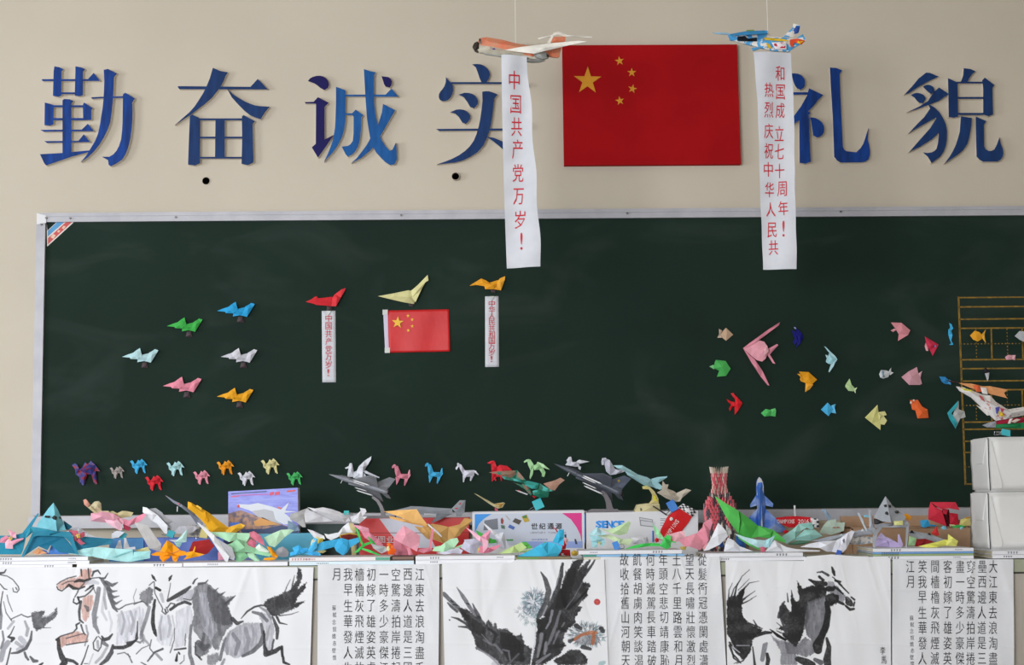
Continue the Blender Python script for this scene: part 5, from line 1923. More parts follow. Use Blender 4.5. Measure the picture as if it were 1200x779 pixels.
def clip(lab, px, py, w, h, ang, col, Y, handle=1):
    k = ppm(Y)
    t = thing('binder_clip', lab, 'binder clip', P(px, py, Y), 'binder clips holding the paper planes')
    t.rotation_euler = (0, math.radians(ang), 0)
    W, H = w / k / 2, h / k / 2
    m = mat('clip ' + col, col, 0.3, coat=0.3)
    D = H * 0.9
    # triangular spring body seen from its broad side
    mb = MB()
    th = 0.0012
    mb.add([(-W, -D, -H), (W, -D, -H), (W, -0.0, H), (-W, -0.0, H), (-W, D, -H), (W, D, -H)], [(0, 1, 2, 3), (3, 2, 5, 4), (0, 4, 5, 1), (0, 3, 4), (1, 5, 2)])
    mb.obj('spring_body', m, t)
    mb = MB()
    mb.tube([(-W * 1.0, -D * 1.02, -H), (W, -D * 1.02, -H)], 0.0016, 8).obj('rolled_edge', m, t)
    s = handle
    for sy in (-1, 1):
        q = H * (0.25 + 0.3 * (sy > 0))
        MB().tube([(-W * 0.9, sy * D * 0.6, -H + q * 0.4), (-W * 1.7 * s, sy * D, -H - q * 0.6), (-W * 2.3 * s, sy * D * 1.1, -H - q * 0.9), (-W * 2.35 * s, sy * D * 1.1, -H + q * 1.1), (-W * 1.8 * s, sy * D, -H + q * 1.4), (-W * 0.9, sy * D * 0.6, -H + q * 1.6)], 0.0011, 6).obj('wire_handle', M_WIRE, t)
    return t
# ---------------------------------------------------------------- model jets with round bodies
def loft(st, n=10, mi=0):
    mb = MB()
    vs, fs = [], []
    for x, hw, hh, zc in st:
        for k in range(n):
            a = 2 * math.pi * k / n
            vs.append((x, hw * math.cos(a), zc + hh * math.sin(a)))
    for i in range(len(st) - 1):
        for k in range(n):
            fs.append((i * n + k, i * n + (k + 1) % n, (i + 1) * n + (k + 1) % n, (i + 1) * n + k))
    fs.append(tuple(range(n))[::-1])
    fs.append(tuple((len(st) - 1) * n + k for k in range(n)))
    return mb.add(vs, fs, mi)


def plate(pts, n, th):
    """thin plate through 3d points pts, thickness along n"""
    n = Vector(n) * th / 2
    a = [Vector(p) + n for p in pts]
    b = [Vector(p) - n for p in pts]
    m = len(pts)
    return a + b, [tuple(range(m)), tuple(range(m, 2 * m))[::-1]] + [((i + 1) % m, i, m + i, m + (i + 1) % m) for i in range(m)]


def jet(name, lab, cat, nose, tail, Y, yaw, roll, mats, group=None, L0=None, wing=((.40, .05), (.74, .40), (.86, .40), (.84, .05)), tailw=((.84, .04), (.95, .2), (1.02, .2), (.99, .04)),
        fin=((.70, .04), (.92, .25), (1.02, .25), (.97, .04)), twin=False, canard=None, stores=True, fat=1.0, marks=None):
    k = ppm(Y)
    a, b = P(nose[0], nose[1], Y), P(tail[0], tail[1], Y)
    d = b - a
    L = d.length / math.cos(math.radians(yaw))
    ex = d.normalized() * math.cos(math.radians(yaw)) + Vector((0, 1, 0)) * math.sin(math.radians(yaw))
    up = (Vector((0, 0, 1)) - ex * ex.z).normalized()
    side = up.cross(ex).normalized()
    R = Matrix.Rotation(math.radians(roll), 3, ex)
    up, side = R @ up, R @ side
    M = Matrix((ex, side, up)).transposed()      # local x,y,z -> world
    t = thing(name, lab, cat, a + ex * L * 0.5, group)
    t.rotation_mode = 'QUATERNION'
    t.rotation_quaternion = M.to_quaternion()

    def put(nm, vs, fs, m, smooth=False, par=None):
        vv = [((v[0] - 0.5) * L, v[1] * L, v[2] * L) for v in vs]
        return link(nm, mesh(nm, vv, fs, m, smooth=smooth), par or t)
    f = fat
    lf = loft([(0, .002, .002, 0), (.05, .011 * f, .011 * f, 0), (.15, .024 * f, .027 * f, .002), (.26, .033 * f, .038 * f, .004), (.40, .048 * f, .04 * f, 0), (.6, .056 * f, .042 * f, 0), (.82, .052 * f, .042 * f, 0), (.94, .045 * f, .04 * f, 0), (1, .036 * f, .034 * f, 0)])
    put('fuselage', lf.v, lf.f, mats['body'], True)
    lc = loft([(.15, .006, .004, .026 * f), (.2, .018 * f, .022 * f, .03 * f), (.27, .02 * f, .026 * f, .034 * f), (.36, .012 * f, .012 * f, .036 * f), (.42, .004, .003, .036 * f)], 8)
    put('canopy', lc.v, lc.f, mats.get('canopy', NM['glass']), True)
    ln = loft([(.93, .036 * f, .034 * f, 0), (1.03, .03 * f, .028 * f, 0)], 10)
    put('exhaust', ln.v, ln.f, mats.get('dark', NM['black']), True)
    for s in (-1, 1):
        vs, fs = plate([(x, s * y, 0.004) for x, y in wing], (0, 0, 1), 0.008)
        put('wing', vs, fs, mats['wing'])
        if tailw:
            vs, fs = plate([(x, s * y, 0.0) for x, y in tailw], (0, 0, 1), 0.006)
            put('tailplane', vs, fs, mats['wing'])
        if canard:
            vs, fs = plate([(x, s * y, 0.012) for x, y in canard], (0, 0, 1), 0.006)
            put('canard', vs, fs, mats['wing'])
        li = loft([(.34, .015, .026, -.02), (.37, .02, .03, -.02), (.55, .018, .026, -.015)], 6)
        put('intake', [(v[0], v[1] + s * 0.045 * f, v[2]) for v in li.v], li.f, mats['body'], True)
        if stores:
            ls = loft([(.46, .001, .001, -.05), (.5, .011, .011, -.05), (.7, .011, .011, -.05), (.74, .004, .004, -.05)], 6)
            put('missile', [(v[0], v[1] + s * 0.17, v[2]) for v in ls.v], ls.f, mats.get('store', mats['wing']), True)
            ls = loft([(.44, .001, .001, -.045), (.47, .008, .008, -.045), (.62, .008, .008, -.045), (.65, .003, .003, -.045)], 6)
            put('missile', [(v[0], v[1] + s * 0.09, v[2]) for v in ls.v], ls.f, mats.get('store', mats['wing']), True)
    for s in ((-1, 1) if twin else (0,)):
        y = s * 0.045
        fo = put('tail_fin', *plate([(x, y + s * (z - .04) * 0.2, z) for x, z in fin], (0, 1, 0), 0.007), mats.get('fin', mats['body']))
        if marks:
            cx, cz = fin[0][0] * .25 + fin[1][0] * .35 + fin[2][0] * .4 - .02, fin[1][1] * 0.6
            for sy in (-1, 1):
                vs = [(cx + .028 * math.cos(math.radians(90 + 36 * i)) * (1 if i % 2 == 0 else .4), y + sy * 0.0045, cz + .028 * math.sin(math.radians(90 + 36 * i)) * (1 if i % 2 == 0 else .4)) for i in range(10)]
                put('star_mark', *plate(vs, (0, 1, 0), 0.001), marks, par=fo)
    if stores:
        w = loft([(-.004, .008, .012, 0), (.004, .008, .012, 0)], 8)
        put('nose_wheel', [(v[0] + .24, v[1], v[2] - .075) for v in w.v], w.f, mats.get('store', mats['wing']))
        vs, fs = plate([(.236, 0, -.03), (.236, 0, -.075), (.244, 0, -.075), (.244, 0, -.03)], (0, 1, 0), 0.006)
        put('wheel_strut', vs, fs, mats.get('store', mats['wing']))
    return t


def stand(t, pts, wid, base_px, m, Y, crop):
    """curved stand arm and foot under a model (children of the model)"""
    bpy.context.view_layer.update()
    Mi = t.matrix_world.inverted()
    ox, oy, sc = crop
    P3 = [P(ox + x / sc, oy + y / sc, Y) for x, y in nums(pts)]
    k = ppm(Y)
    n = len(P3)
    vs, fs = [], []
    for i, p in enumerate(P3):
        w = wid[i] / k / 2
        d = (P3[min(i + 1, n - 1)] - P3[max(i - 1, 0)]).normalized()
        nrm = Vector((d.z, 0, -d.x))
        for s1, s2 in ((-1, -1), (1, -1), (1, 1), (-1, 1)):
            vs.append(Mi @ (p + nrm * w * s1 + Vector((0, 0.009 * s2, 0))))
    for i in range(n - 1):
        for j in range(4):
            fs.append((i * 4 + j, i * 4 + (j + 1) % 4, i * 4 + 4 + (j + 1) % 4, i * 4 + 4 + j))
    fs += [(3, 2, 1, 0), tuple((n - 1) * 4 + j for j in range(4))]
    link('stand_arm', mesh('stand_arm', vs, fs, m), t)
    q = [P(ox + x / sc, oy + y / sc, Y) for x, y in nums(base_px)]
    mb = MB()
    mb.prism([(p.x, p.z) for p in q], Y - 0.035, Y + 0.035)
    link('stand_base', mesh('stand_base', [Mi @ Vector(v) for v in mb.v], mb.f, m), t)


G5 = 'model fighter jets posed above the table'
MF = dict(body=mat('grey fighter plastic', '#70747d', 0.4, '#8d9098', 12.0), wing=mat('grey fighter wing', '#7a7e87', 0.4, '#9a9da3', 10.0), store=mat('white store', '#dddde0', 0.4), dark=NM['black'], canopy=mat('grey canopy', '#555a64', 0.15))
t = jet('model_fighter', 'grey fighter model on a curved grey stand, in front of the white rearing paper horse', 'model jet', (385.5, 555.5), (456, 577), -0.43, -12, -28, MF, G5)
MST = mat('grey stand plastic', '#6a6569', 0.4)
stand(t, '500,465 545,500 575,550 590,595 592,640', (3, 3.4, 4, 4.6, 5), '400,632 700,630 705,652 395,655', MST, -0.40, (370, 520, 7.5))
MF2 = dict(body=mat('dark fighter plastic', '#3d424d', 0.4, '#555b66', 14.0), wing=mat('dark fighter wing', '#454a56', 0.4, '#5d6370', 12.0), store=mat('white store', '#dddde0', 0.4), dark=NM['black'], canopy=mat('dark grey canopy', '#31353e', 0.15), fin=mat('dark fin', '#4a5366', 0.4, '#5a6378', 20.0))
t = jet('model_fighter', 'dark slate fighter model on a curved stand above the white cartons', 'model jet', (649.5, 543.2), (727, 578.5), -0.41, -14, -25, MF2, G5, marks=mat('yellow mark', '#b9a23a', 0.5))
stand(t, '430,370 465,405 485,450 495,500 498,515', (4.5, 5, 6, 7.2, 9), '325,520 352,508 555,508 562,522 555,530 325,532', MST, -0.40, KB)

# green camouflage paper jet held by a clip on the white carton
K8 = (530, 520, 7.5)
folded('camouflage_jet', 'green and brown camouflage paper jet held up by a teal clip', 'paper jet', G5, K8, -0.42, """
wing camo/1.2/14 : 325,250,0 420,240,6 575,234,14 615,280,18 648,322,20 560,310,10 430,275,4 | 520,265,24
fuselage camo2/6/0//m : 430,280 540,300 650,322 770,350 850,400 890,415 840,425 760,400 700,395 620,350 540,325 460,310 | 600,330,14 740,370,18
far_wing camo/1.2/-10 : 535,338 610,360 660,330 700,440 690,455 640,400 560,350
belly camo2/6/8//m : 705,415 760,400 850,430 840,470 770,475 712,450 | 770,440,14
tail_fin b08a78/1.5/2 : 800,352 900,325 950,302 988,324 940,360 900,412 860,405
missile d8d8dc/2.5/16 : 555,405 600,415 665,440 660,450 590,425
red_nose c8303a/2.5/17 : 580,404 600,410 598,424 582,418
red_clasp c02a32/2/10 : 700,455 740,462 720,478
""", base=(622, 584))
clip('teal binder clip gripping the camouflage jet on the white carton', 630.5, 590.5, 11, 11, -24, '#3fb3bd', -0.42)
folded('paper_dart', 'thin cream paper dart with a pink clip, left of the camouflage jet', 'paper plane', None, K8, -0.42, """
body d9cfa2/2/0//m : 192,434 220,445 300,490 370,528 450,516 462,524 440,560 400,570 360,550 300,510 | 280,488,8 400,545,10
tail b58f4a/1.5/6 : 370,530 455,520 425,562 385,555
clip_end c85a72/3/4 : 372,560 400,575 400,590 375,588
""")
folded('crumpled_jet', 'pale blue and grey crumpled paper jet tilted on the yellow stand', 'paper jet', G5, KB, -0.42, """
fuselage a9d5dd/2/4 : 528,168 600,168 720,240 790,262 820,280 870,300 915,340 890,360 840,340 780,330 760,322 640,245 620,215 560,190 | 600,190,10 700,255,20 800,305,22
fin 9ccad4/1.5/14 : 820,276 870,262 948,256 940,268 905,290 870,310
cockpit 24313a/2/2 : 530,172 590,192 560,194
belly 8fc3cf/2/2 : 770,300 850,312 900,350 860,352
""")
t = folded('card_stand', 'yellow cardboard stand with a clipped foot on the white carton', 'stand', None, KB, -0.42, """
arm c9bd86/12/0 : 778,335 812,338 850,375 878,430 880,472 800,472 828,440 832,400 810,362
yellow_face d8d23a/1/14 : 835,388 860,420 868,455 848,455
foot cfc59a/60/-30 : 695,520 715,475 790,466 885,470 892,535 720,542 700,535
foot_ring 6a6a58/1/32 : 735,500 752,496 756,520 738,524
foot_print 4a4a44/1/32 : 800,495 860,492 860,512 800,514
knob d8cf8a/8/4 : 755,335 800,330 802,358 760,356
""")
folded('crumpled_jet', 'beige crumpled paper jet with a raised tail, held by a blue clip', 'paper jet', G5, KB, -0.44, """
fuselage bcb3a4/3/2//m : 870,380 905,360 915,290 935,318 960,318 950,350 1000,370 1060,415 1050,450 1010,455 940,425 | 960,390,18 1010,420,14
tail c6bdae/1.5/10 : 1020,385 1095,352 1135,365 1060,425 1040,452 1010,440
wing aca394/1.5/14 : 940,345 1000,385 1025,440 960,425 900,392
""")
clip('blue binder clip beside the red race tag', 787.5, 592.5, 9.5, 12, -28, '#3a78c4', -0.45)

# nose-up blue foam jet leaning on the tray
t = folded('foam_jet', 'white and blue foam jet standing nose up behind the big green crane', 'model jet', G5, N8, -0.40, """
fuselage bluewash/14/0//m : 670,120 682,132 690,152 697,190 700,260 706,330 692,420 690,500 655,500 652,330 648,250 648,190 652,150 660,130 | 672,200,22 676,400,20
nose d8dbe3/6/11 : 670,119 683,133 692,155 697,190 696,250 668,262 650,245 649,190 652,155 660,131
wing bluewash/5/3 : 690,235 762,305 756,328 704,315
wing bluewash/5/3 : 650,235 600,312 603,328 650,314
tail_wing bluewash/5/3 : 652,335 590,398 600,430 596,500 655,500
tail_wing bluewash/5/3 : 700,335 770,400 840,478 838,502 750,500 690,500
ridge c8d3e8/3/26 : 672,260 680,262 684,460 672,462
""")

# ---------------------------------------------------------------- folded vase of many small paper units
VX, VY = 843.7, -0.50
vz0 = ZT
k = ppm(VY)
prof = [(552, 58), (566, 47), (574, 46), (580, 55), (586, 74), (592, 98), (597, 114), (604, 112), (613, 106), (622, 98), (632, 88), (654, 74)]
c0 = P(VX, 600, VY)
vase = thing('paper_vase', 'pink, white and dark vase built of folded paper units', 'vase', (c0.x, VY, vz0))
zt = P(VX, 552, VY).z
zs, rs = [P(VX, y, VY).z for y, w in prof], [w / 5.993 / k for y, w in prof]
MB().tube([(0, 0, z - vz0) for z in zs[::-1]], [r * 0.86 for r in rs[::-1]], 24).obj('inner_body', mat('vase core', '#6a4a50', 0.7), vase)
NR, NC = 24, 24
col = {'pink': MB(), 'white': MB(), 'dark': MB()}
for i in range(NR):
    z = vz0 + (zt - vz0) * (i + 0.3) / NR
    r = float(np.interp(z, zs[::-1], rs[::-1])) * 0.93
    h = (zt - vz0) / NR * (1.75 if i < NR - 1 else 2.0)
    ypx = ypx_z(VX, z, VY)
    for j in range(NC):
        a = 2 * math.pi * (j + 0.5 * (i % 2)) / NC
        w = math.pi / NC * (1.02 if i < NR - 1 else 0.62)
        # colour pattern: rims white, shoulder grey band, diamonds below
        if ypx < 560:
            c = 'white' if i == NR - 1 or (i + j) % 3 == 0 else 'pink'
        elif ypx < 573:
            c = 'white' if (i + j) % 4 == 0 else 'pink'
        elif ypx < 581:
            c = 'white' if (i + j) % 2 else 'pink'
        elif ypx < 587:
            c = 'dark' if (j + i) % 3 else 'white'
        elif ypx < 598:
            c = 'pink' if (j + i) % 5 else 'dark'
        else:
            ph = (j + 0.5 * (i % 2)) / NC * 6 % 1
            wd = abs(ph - 0.5) * 2
            lim = np.clip((ypx - 598) / 34, 0, 1)
            c = 'pink' if wd > 0.25 + 0.6 * lim else ('white' if (i * 7 + j * 3) % 5 == 0 else 'dark')
        e = Vector((math.cos(a), math.sin(a), 0))
        s = Vector((-math.sin(a), math.cos(a), 0))
        rw = r * w
        zl = z - vz0
        flare = 0.004 if i == NR - 1 else 0.0
        p0 = e * (r * 0.9) - s * rw + Vector((0, 0, zl))
        p1 = e * (r * 0.9) + s * rw + Vector((0, 0, zl))
        tip = e * (r + 0.0035 + flare) + Vector((0, 0, zl + h))
        front = e * (r + 0.0045) + Vector((0, 0, zl + h * 0.1))
        inb = e * (r * 0.88) + Vector((0, 0, zl + h * 0.75))
        col[c].add([p0, front, p1, tip, inb], [(0, 1, 3), (1, 2, 3), (2, 4, 3), (4, 0, 3), (0, 2, 1), (0, 4, 2)])
for c, hx in (('pink', '#d2606c'), ('white', '#cfc3b4'), ('dark', '#4a444c')):
    o = col[c].obj('folded_units', mat('vase ' + c, hx, 0.6), vase)
    o['kind'] = 'stuff'
# ---------------------------------------------------------------- folded paper models crowded on the table, nearest last
G6 = 'folded paper models lying on the books'


K5 = (60, 520, 7.5)


def F(name, lab, cat, crop, Y, parts, **kw):
    return folded(name, lab, cat, kw.pop('group', G6), crop, Y, parts, **kw)


# teal shuttle and its neighbours
F('paper_shuttle', 'large teal paper shuttle with three black windows in its pointed cabin', 'paper shuttle', N1, -0.86, """
cabin 7cc4d2/1.2/30 : 530,88,26 575,160,20 600,215,16 640,300,6 660,362,0 575,372,10 480,352,6 362,330,0 385,280,4 435,210,14 480,145,20 | 530,88,26 545,200,40 560,285,46 572,372,30
window black/0.8/70 : 450,215 500,218 495,242 443,236
window black/0.8/72 : 515,238 540,214 570,232 562,262 535,256
window black/0.8/66 : 588,226 608,230 614,250 592,248
collar 3795ac/1.2/30 : 262,400 300,322 365,332 480,354 560,372 575,375 330,378 255,445 | 300,380,8
front_roll 2d829c/1.5/38 : 218,640 232,590 290,470 330,376 480,366 620,374 700,380 735,430 760,520 795,605 765,600 700,480 640,428 500,418 385,416 335,426 290,520 240,632 | 500,395,10
underside 1f7190/1.2/14 : 335,426 385,416 500,418 640,428 690,480 780,600 600,580 510,510 480,560 390,520 240,620 | 500,470,4
left_fin 2d8aa8/1.2/8 : 165,402 225,388 290,300 375,190 387,200 330,300 262,430 175,446
left_wing 2a8aa6/1.5/0 : -40,410 100,412 165,402 175,446 262,430 235,560 215,600 -40,596 | 100,480,8
right_fin 1d5f78/1.2/10 : 632,265 725,330 682,362 655,352
right_wing 2a7590/1.5/0 : 735,425 860,430 1128,452 1128,505 1000,522 865,560 795,600 760,520 | 900,480,8
""")
F('paper_plane', 'sky blue folded paper peeking out under the teal shuttle', 'paper plane', N1, -0.84, """
body 5a8fdc/1/0 : 395,545 470,560 490,590 520,508 580,560 700,575 860,556 852,582 690,600 420,598 | 600,575,6
""")
F('folded_ball', 'small peach folded piece under the teal shuttle', 'paper model', N1, -0.86, """
body e8a878/1/0 : 325,585 390,538 440,570 480,592 380,600 | 400,575,6""")
F('paper_pinwheel', 'light pink paper pinwheel with a yellow centre on the teal wing', 'pinwheel', N1, -0.885, """
petal f0aec0/1/4 : 75,350,4 155,385,0 162,440,6 110,430,2
petal e59ab0/1/4 : 158,450 235,438 228,452 130,508 108,470
petal f2bccb/1/4 : 58,540 50,480 85,440 128,480 130,545
petal e08ba4/1/4 : 0,482 5,440 60,412 90,430 45,485
hub e0b83a/1/12 : 88,425 115,420 124,445 108,460 88,450
hub_bead 3a78b8/1/14 : 98,430 108,430 108,442 98,442
""")
F('paper_pinwheel', 'rose red paper pinwheel right of the teal shuttle', 'pinwheel', N1, -0.885, """
petal e8d8e0/1/2 : 655,378 695,362 735,415 690,408
petal c9677c/1/4 : 690,362 780,362 795,400 745,420
petal b95568/1/4 : 800,395 850,372 858,415 820,440
petal c9677c/1/4 : 800,430 840,480 865,488 820,508 775,470
petal b95568/1/4 : 725,420 770,425 785,470 742,462
hub e0b83a/1/12 : 770,400 808,398 812,432 780,440
hub_bead 3a78b8/1/14 : 788,408 800,408 800,422 788,422
""")
F('paper_plane', 'white folded paper plane between the rose pinwheel and the pink jet', 'paper plane', N1, -0.72, """
wing e6e8f0/1/0 : 700,345 760,325 800,330 890,385 880,425 840,400 780,365 | 810,360,6
wing dfe2ea/1/4 : 880,390 960,420 1128,445 1128,395 1180,365 1260,380 1200,430 1040,462 900,440 | 1040,430,6
""")
F('crumpled_plane', 'cream crumpled paper plane with a pink nose above the pink jet', 'paper jet', K5, -0.705, """
nose d89c88/2/6 : 280,495 300,486 320,505 340,535 320,560 290,535
body cabf9c/3/0//m : 320,510 345,540 380,508 415,505 435,525 442,590 500,590 540,640 450,640 370,585 | 400,550,16
wing c4b890/1.5/10 : 320,560 345,545 400,600 460,640 400,625
""")
F('crumpled_plane', 'cream and orange crumpled paper scrap on the chalk tray', 'paper model', K5, -0.695, """
body c9bc90/2/0 : 500,600 540,590 580,610 620,590 660,592 720,605 700,640 560,660 | 620,620,10
spot d8702a/1/8 : 540,615 575,620 580,645 550,640
""")
F('crumpled_jet', 'long pink crumpled paper jet raised on teal clips', 'paper jet', N2, -0.70, """
fuselage f2b0c4/2/10 : -30,185 80,168 150,180 200,192 262,232 300,270 300,300 240,280 130,280 -30,262 | 80,215,26 200,250,24
wing f6c3d3/1.2/24 : 130,215 230,240 275,290 288,352 265,362 190,320 130,280 100,240 | 210,290,10
tail e892a8/1.5/8 : 285,235 350,262 430,222 498,192 525,206 478,262 410,292 350,318 300,298 | 380,275,12
keel b8435c/2/2 : 290,290 372,325 360,362 335,360 305,345
""")
clip('teal clip under the pink crumpled jet', 143.5, 626.5, 9, 7, 30, '#38acbc', -0.70)
F('paper_sail', 'light grey paper strip leaning between the pink jet and the orange bird', 'paper model', N2, -0.73, """
panel c9c7c5/1/0 : 408,285,0 480,292,6 545,312,14 610,410,10 682,500,4 670,578,0 620,560,0 560,540,0 | 500,300,10 640,540,8
""")
F('paper_jet', 'white folded paper jet with slanting nose, left of the gold jet', 'paper jet', N2, -0.68, """
front_panel eceef4/1.2/20 : 495,122,0 535,130,4 640,200,10 746,310,12 742,392,6 718,388,4 640,290,0 590,262,0 495,175,0 | 600,200,14
fuselage aeb0b6/2/4 : 560,142 625,135 690,180 720,225 800,270 870,330 860,385 800,372 745,310 640,200 | 720,270,12
wing bcbcc4/1.2/16 : 860,320 930,315 1010,318 1045,340 1000,380 920,400 800,385 | 940,350,10
""")
clip('teal clip under the white paper jet', 200.5, 625.2, 8, 7, 20, '#38acbc', -0.70)
F('grey_model_jet', 'slim grey model jet half hidden behind the gold paper jet', 'model jet', N2, -0.61, """
fuselage 8b90a0/3/0//m : 720,10 760,30 810,62 880,95 960,150 1060,240 1105,290 1090,318 1040,300 960,190 880,128 800,82 | 900,125,8 1000,215,12
pitot c8a0a0/1.5/2 : 720,8 745,20 740,26
fin c87080/1/8 : 835,88 870,86 862,104
wheel_leg dcdce0/1.5/4 : 838,122 850,122 846,172 838,172
spotted_wing newsp/1/10 : 890,330 960,300 1040,310 1080,350 1050,420 980,410 | 990,350,8
""")
F('paper_jet', 'gold folded paper jet diving left beside the kit box', 'paper jet', N3, -0.64, """
fuselage f0b22a/2/14 : 0,140,0 30,150,4 75,176,4 130,205,8 190,240,10 270,305,8 370,378,4 330,420,0 210,418,0 150,335,4 80,262,0 0,200,0 | 40,175,16 150,250,26 280,370,24
cockpit f6c54a/1.2/44 : 72,180,0 85,172,4 128,200,6 120,222,0
wing e5a31e/1.2/40 : 140,240 160,232 185,300 180,325 150,315 | 162,280,6
tail f4bc3e/1.2/16 : 360,376 400,362 480,340 520,358 500,380 440,420 380,428 340,418 | 430,385,14
""")
clip('pale yellow clip under the gold paper jet', 240, 623.5, 9, 12, 8, '#d9d08c', -0.655)
F('silver_wing', 'ribbed silver paper wing right of the kit box', 'paper jet', N4, -0.50, """
wing b9b8b8/1.2/6 : 0,252,0 60,235,4 158,200,6 172,212,4 132,242,0 142,372,6 112,372,4 60,330,0 0,300,0 | 80,270,14 120,300,8
nose 88a0b8/2/2 : -20,310 30,330 70,365 88,400 40,408 -20,395
""")
F('crumpled_jet', 'long white crumpled paper jet held by a small teal clip', 'paper jet', N4, -0.60, """
fuselage e2e2e8/2/8 : 160,195 225,208 300,198 375,214 450,240 530,290 545,320 500,334 400,318 300,272 215,232 | 250,225,14 380,260,22 480,300,18
wing cfcfd4/1.2/4 : 150,212 215,235 300,275 400,322 300,330 140,335 130,250 | 240,290,6
tail e6e6ec/1.2/10 : 545,285 600,268 640,232 632,205 682,215 692,240 655,282 698,285 675,308 630,345 560,330 | 620,290,14
tail_post d8cc94/3/0 : 530,340 575,345 600,400 600,640 560,640 545,400
""", group=G5)
clip('small teal clip on the back of the white crumpled jet', 406, 600.3, 6, 4.2, 0, '#3fb5b5', -0.62, -1)
F('paper_jet', 'white pleated paper wing curling in front of the dark green case', 'paper jet', N4, -0.70, """
wing e8e8ec/1.2/0 : 160,390 210,402 310,450 320,480 260,470 225,470 | 240,430,6
wing eceef2/1.2/6 : 312,430 350,438 440,420 480,370 530,330 548,395 575,420 520,425 440,460 372,490 335,470 | 470,410,16
""")
F('oval_tray', 'dark red oval dish with a yellow rim', 'dish', N4, -0.72, """
rim c9a84a/3/0 : 448,442 540,424 622,440 618,455 600,470 520,472 460,470
bowl 6a2420/3/5 : 460,446 540,434 612,446 600,478 520,492 468,478
""", group='odd things among the paper models')
# grey printed jet and tan planes
F('card_jet', 'flat grey card jet with red star and tail marking over the red carton', 'model jet', N5, -0.47, """
fuselage 8b9097/1.5/0 : 95,218 160,202 215,190 245,180 340,184 470,196 620,205 625,240 560,262 440,262 300,250 160,235 | 300,210,5 500,228,5
wing 7f858d/1.5/3 : 365,245 480,252 640,250 600,262 520,300 440,332 436,322 480,270 | 520,275,4
tail_fin 8b9097/1.5/3 : 615,205 690,131 741,131 732,232 702,276 655,276 652,240
star_mark c83038/0.8/8 : 692,150 698,160 710,162 700,168 703,180 692,172 680,180 684,168 676,161 687,160
tail_flash c83038/0.8/8 : 645,198 715,203 712,212 648,208
wing_patch c6c9ce/0.8/6 : 365,246 480,250 470,272 372,268
""", group=G5)
F('paper_jet', 'light tan paper dart with three pleats over the pale band', 'paper plane', N5, -0.74, """
wing f0bd74/1.2/22 : 0,228,0 130,218,4 298,210,10 345,285,6 395,352,0 260,330,4 120,268,2 | 180,248,14
wing e9b268/1.2/10 : 45,268 150,290 270,322 390,352 392,368 300,352 160,318 60,292 | 200,316,6
""")
F('crumpled_jet', 'brown kraft crumpled paper jet with a wide raised tail', 'paper jet', N5, -0.72, """
fuselage d2a668/2/6 : 280,362 350,372 440,342 520,355 590,372 640,470 580,502 540,517 450,482 400,480 340,420 | 400,410,16 520,420,24
tail c99e60/1.2/12 : 590,372 690,350 735,292 805,305 800,322 700,430 690,450 640,470 | 690,390,14
wing be9254/1.2/20 : 360,375 400,345 480,420 545,515 450,480 | 430,420,8
""")
F('white_stick', 'thin white rod across the brown crumpled jet', 'rod', N5, -0.75, """
rod e9e9ee/3/0 : 392,345 405,340 490,410 530,455 520,460 480,425
""", group='odd things among the paper models')
F('paper_box', 'big pink folded lantern-shaped paper with a square cut', 'paper model', N5, -0.80, """
top eda6b6/1.2/10 : 180,360,6 255,405,10 330,456,0 322,520,4 300,596,0 240,560,4 160,520,6 90,482,0 110,440,2 | 200,450,26
left_face d98496/1.2/4 : 90,482 160,520 235,555 215,580 230,655 110,640 85,560 | 160,580,12
right_face e391a3/1.2/14 : 210,560 238,562 272,640 262,655 230,655
rear_sheet d98496/1.2/0 : 300,590 330,570 410,560 432,390 452,398 440,500 432,590 360,610 | 400,580,6
""")
t = thing('wooden_block', 'dark brown wooden block between the white books, under the pink lantern paper', 'block', P(472.5, 660.2, YT - 0.002), 'odd things among the paper models')
_k = ppm(YT)
MB().box(-12.6 / _k, 12.6 / _k, 0, 0.12, 0.0, 8.5 / _k, bev=0.0012).obj('block_body', mat('dark brown wood', '#5a3a2c', 0.5, '#3f281e', 20.0, stretch=(1, 8, 8)), t)
MB().box(-12.0 / _k, 12.0 / _k, -0.0006, 0.0, 5.6 / _k, 7.2 / _k).obj('pale_stripe', mat('worn stripe', '#8a6a58', 0.6), t)
F('folded_crane', 'pale green crumpled crane in front of the brown jet', 'paper crane', N5, -0.80, """
wing b6e3bc/1.2/4 : 442,585 465,550 520,540 560,510 605,482 668,470 682,505 640,560 600,590 540,600 | 560,550,14
wing a6d9ae/1.2/2 : 640,560 700,535 750,520 770,540 700,556 650,575
""")
F('crumpled_paper', 'lilac white crumpled paper crane beside the pink crane', 'paper crane', N5, -0.82, """
body cfcfdf/1.2/2 : 478,605 560,592 620,570 680,560 722,585 700,615 620,610 560,618 | 620,590,10
body c4c4d6/1.2/6 : 700,560 735,500 730,488 830,480 868,508 845,570 822,612 780,608 730,580 | 790,540,16
""")
F('folded_crane', 'pink folded crane with pointed wings near the white carton', 'paper crane', N5, -0.84, """
wing f2b9cc/1.2/12 : 750,375,0 820,415,4 885,462,8 955,500,4 945,560,0 905,605,0 900,520,4 850,485,2 | 880,500,14
wing ee9db8/1.2/8 : 885,458 925,430 965,400 975,412 960,470 945,520 900,480 | 935,460,8
body e58aa4/1.2/2 : 880,540 960,560 1060,530 1062,545 1010,580 960,605 900,608 860,600 | 960,575,12
base c8b060/1/0 : 855,565 890,550 900,600 860,602
""")
F('folded_crane', 'white folded crane with a long beak in front of the four black characters carton', 'paper crane', N6, -0.70, """
neck e6e8f0/1.2/10 : 30,320 48,328 110,378 185,430 190,480 150,450 100,400
body dfe2ee/1.2/4 : 160,470 185,430 235,420 255,480 285,560 250,570 180,560 | 215,480,16
""")
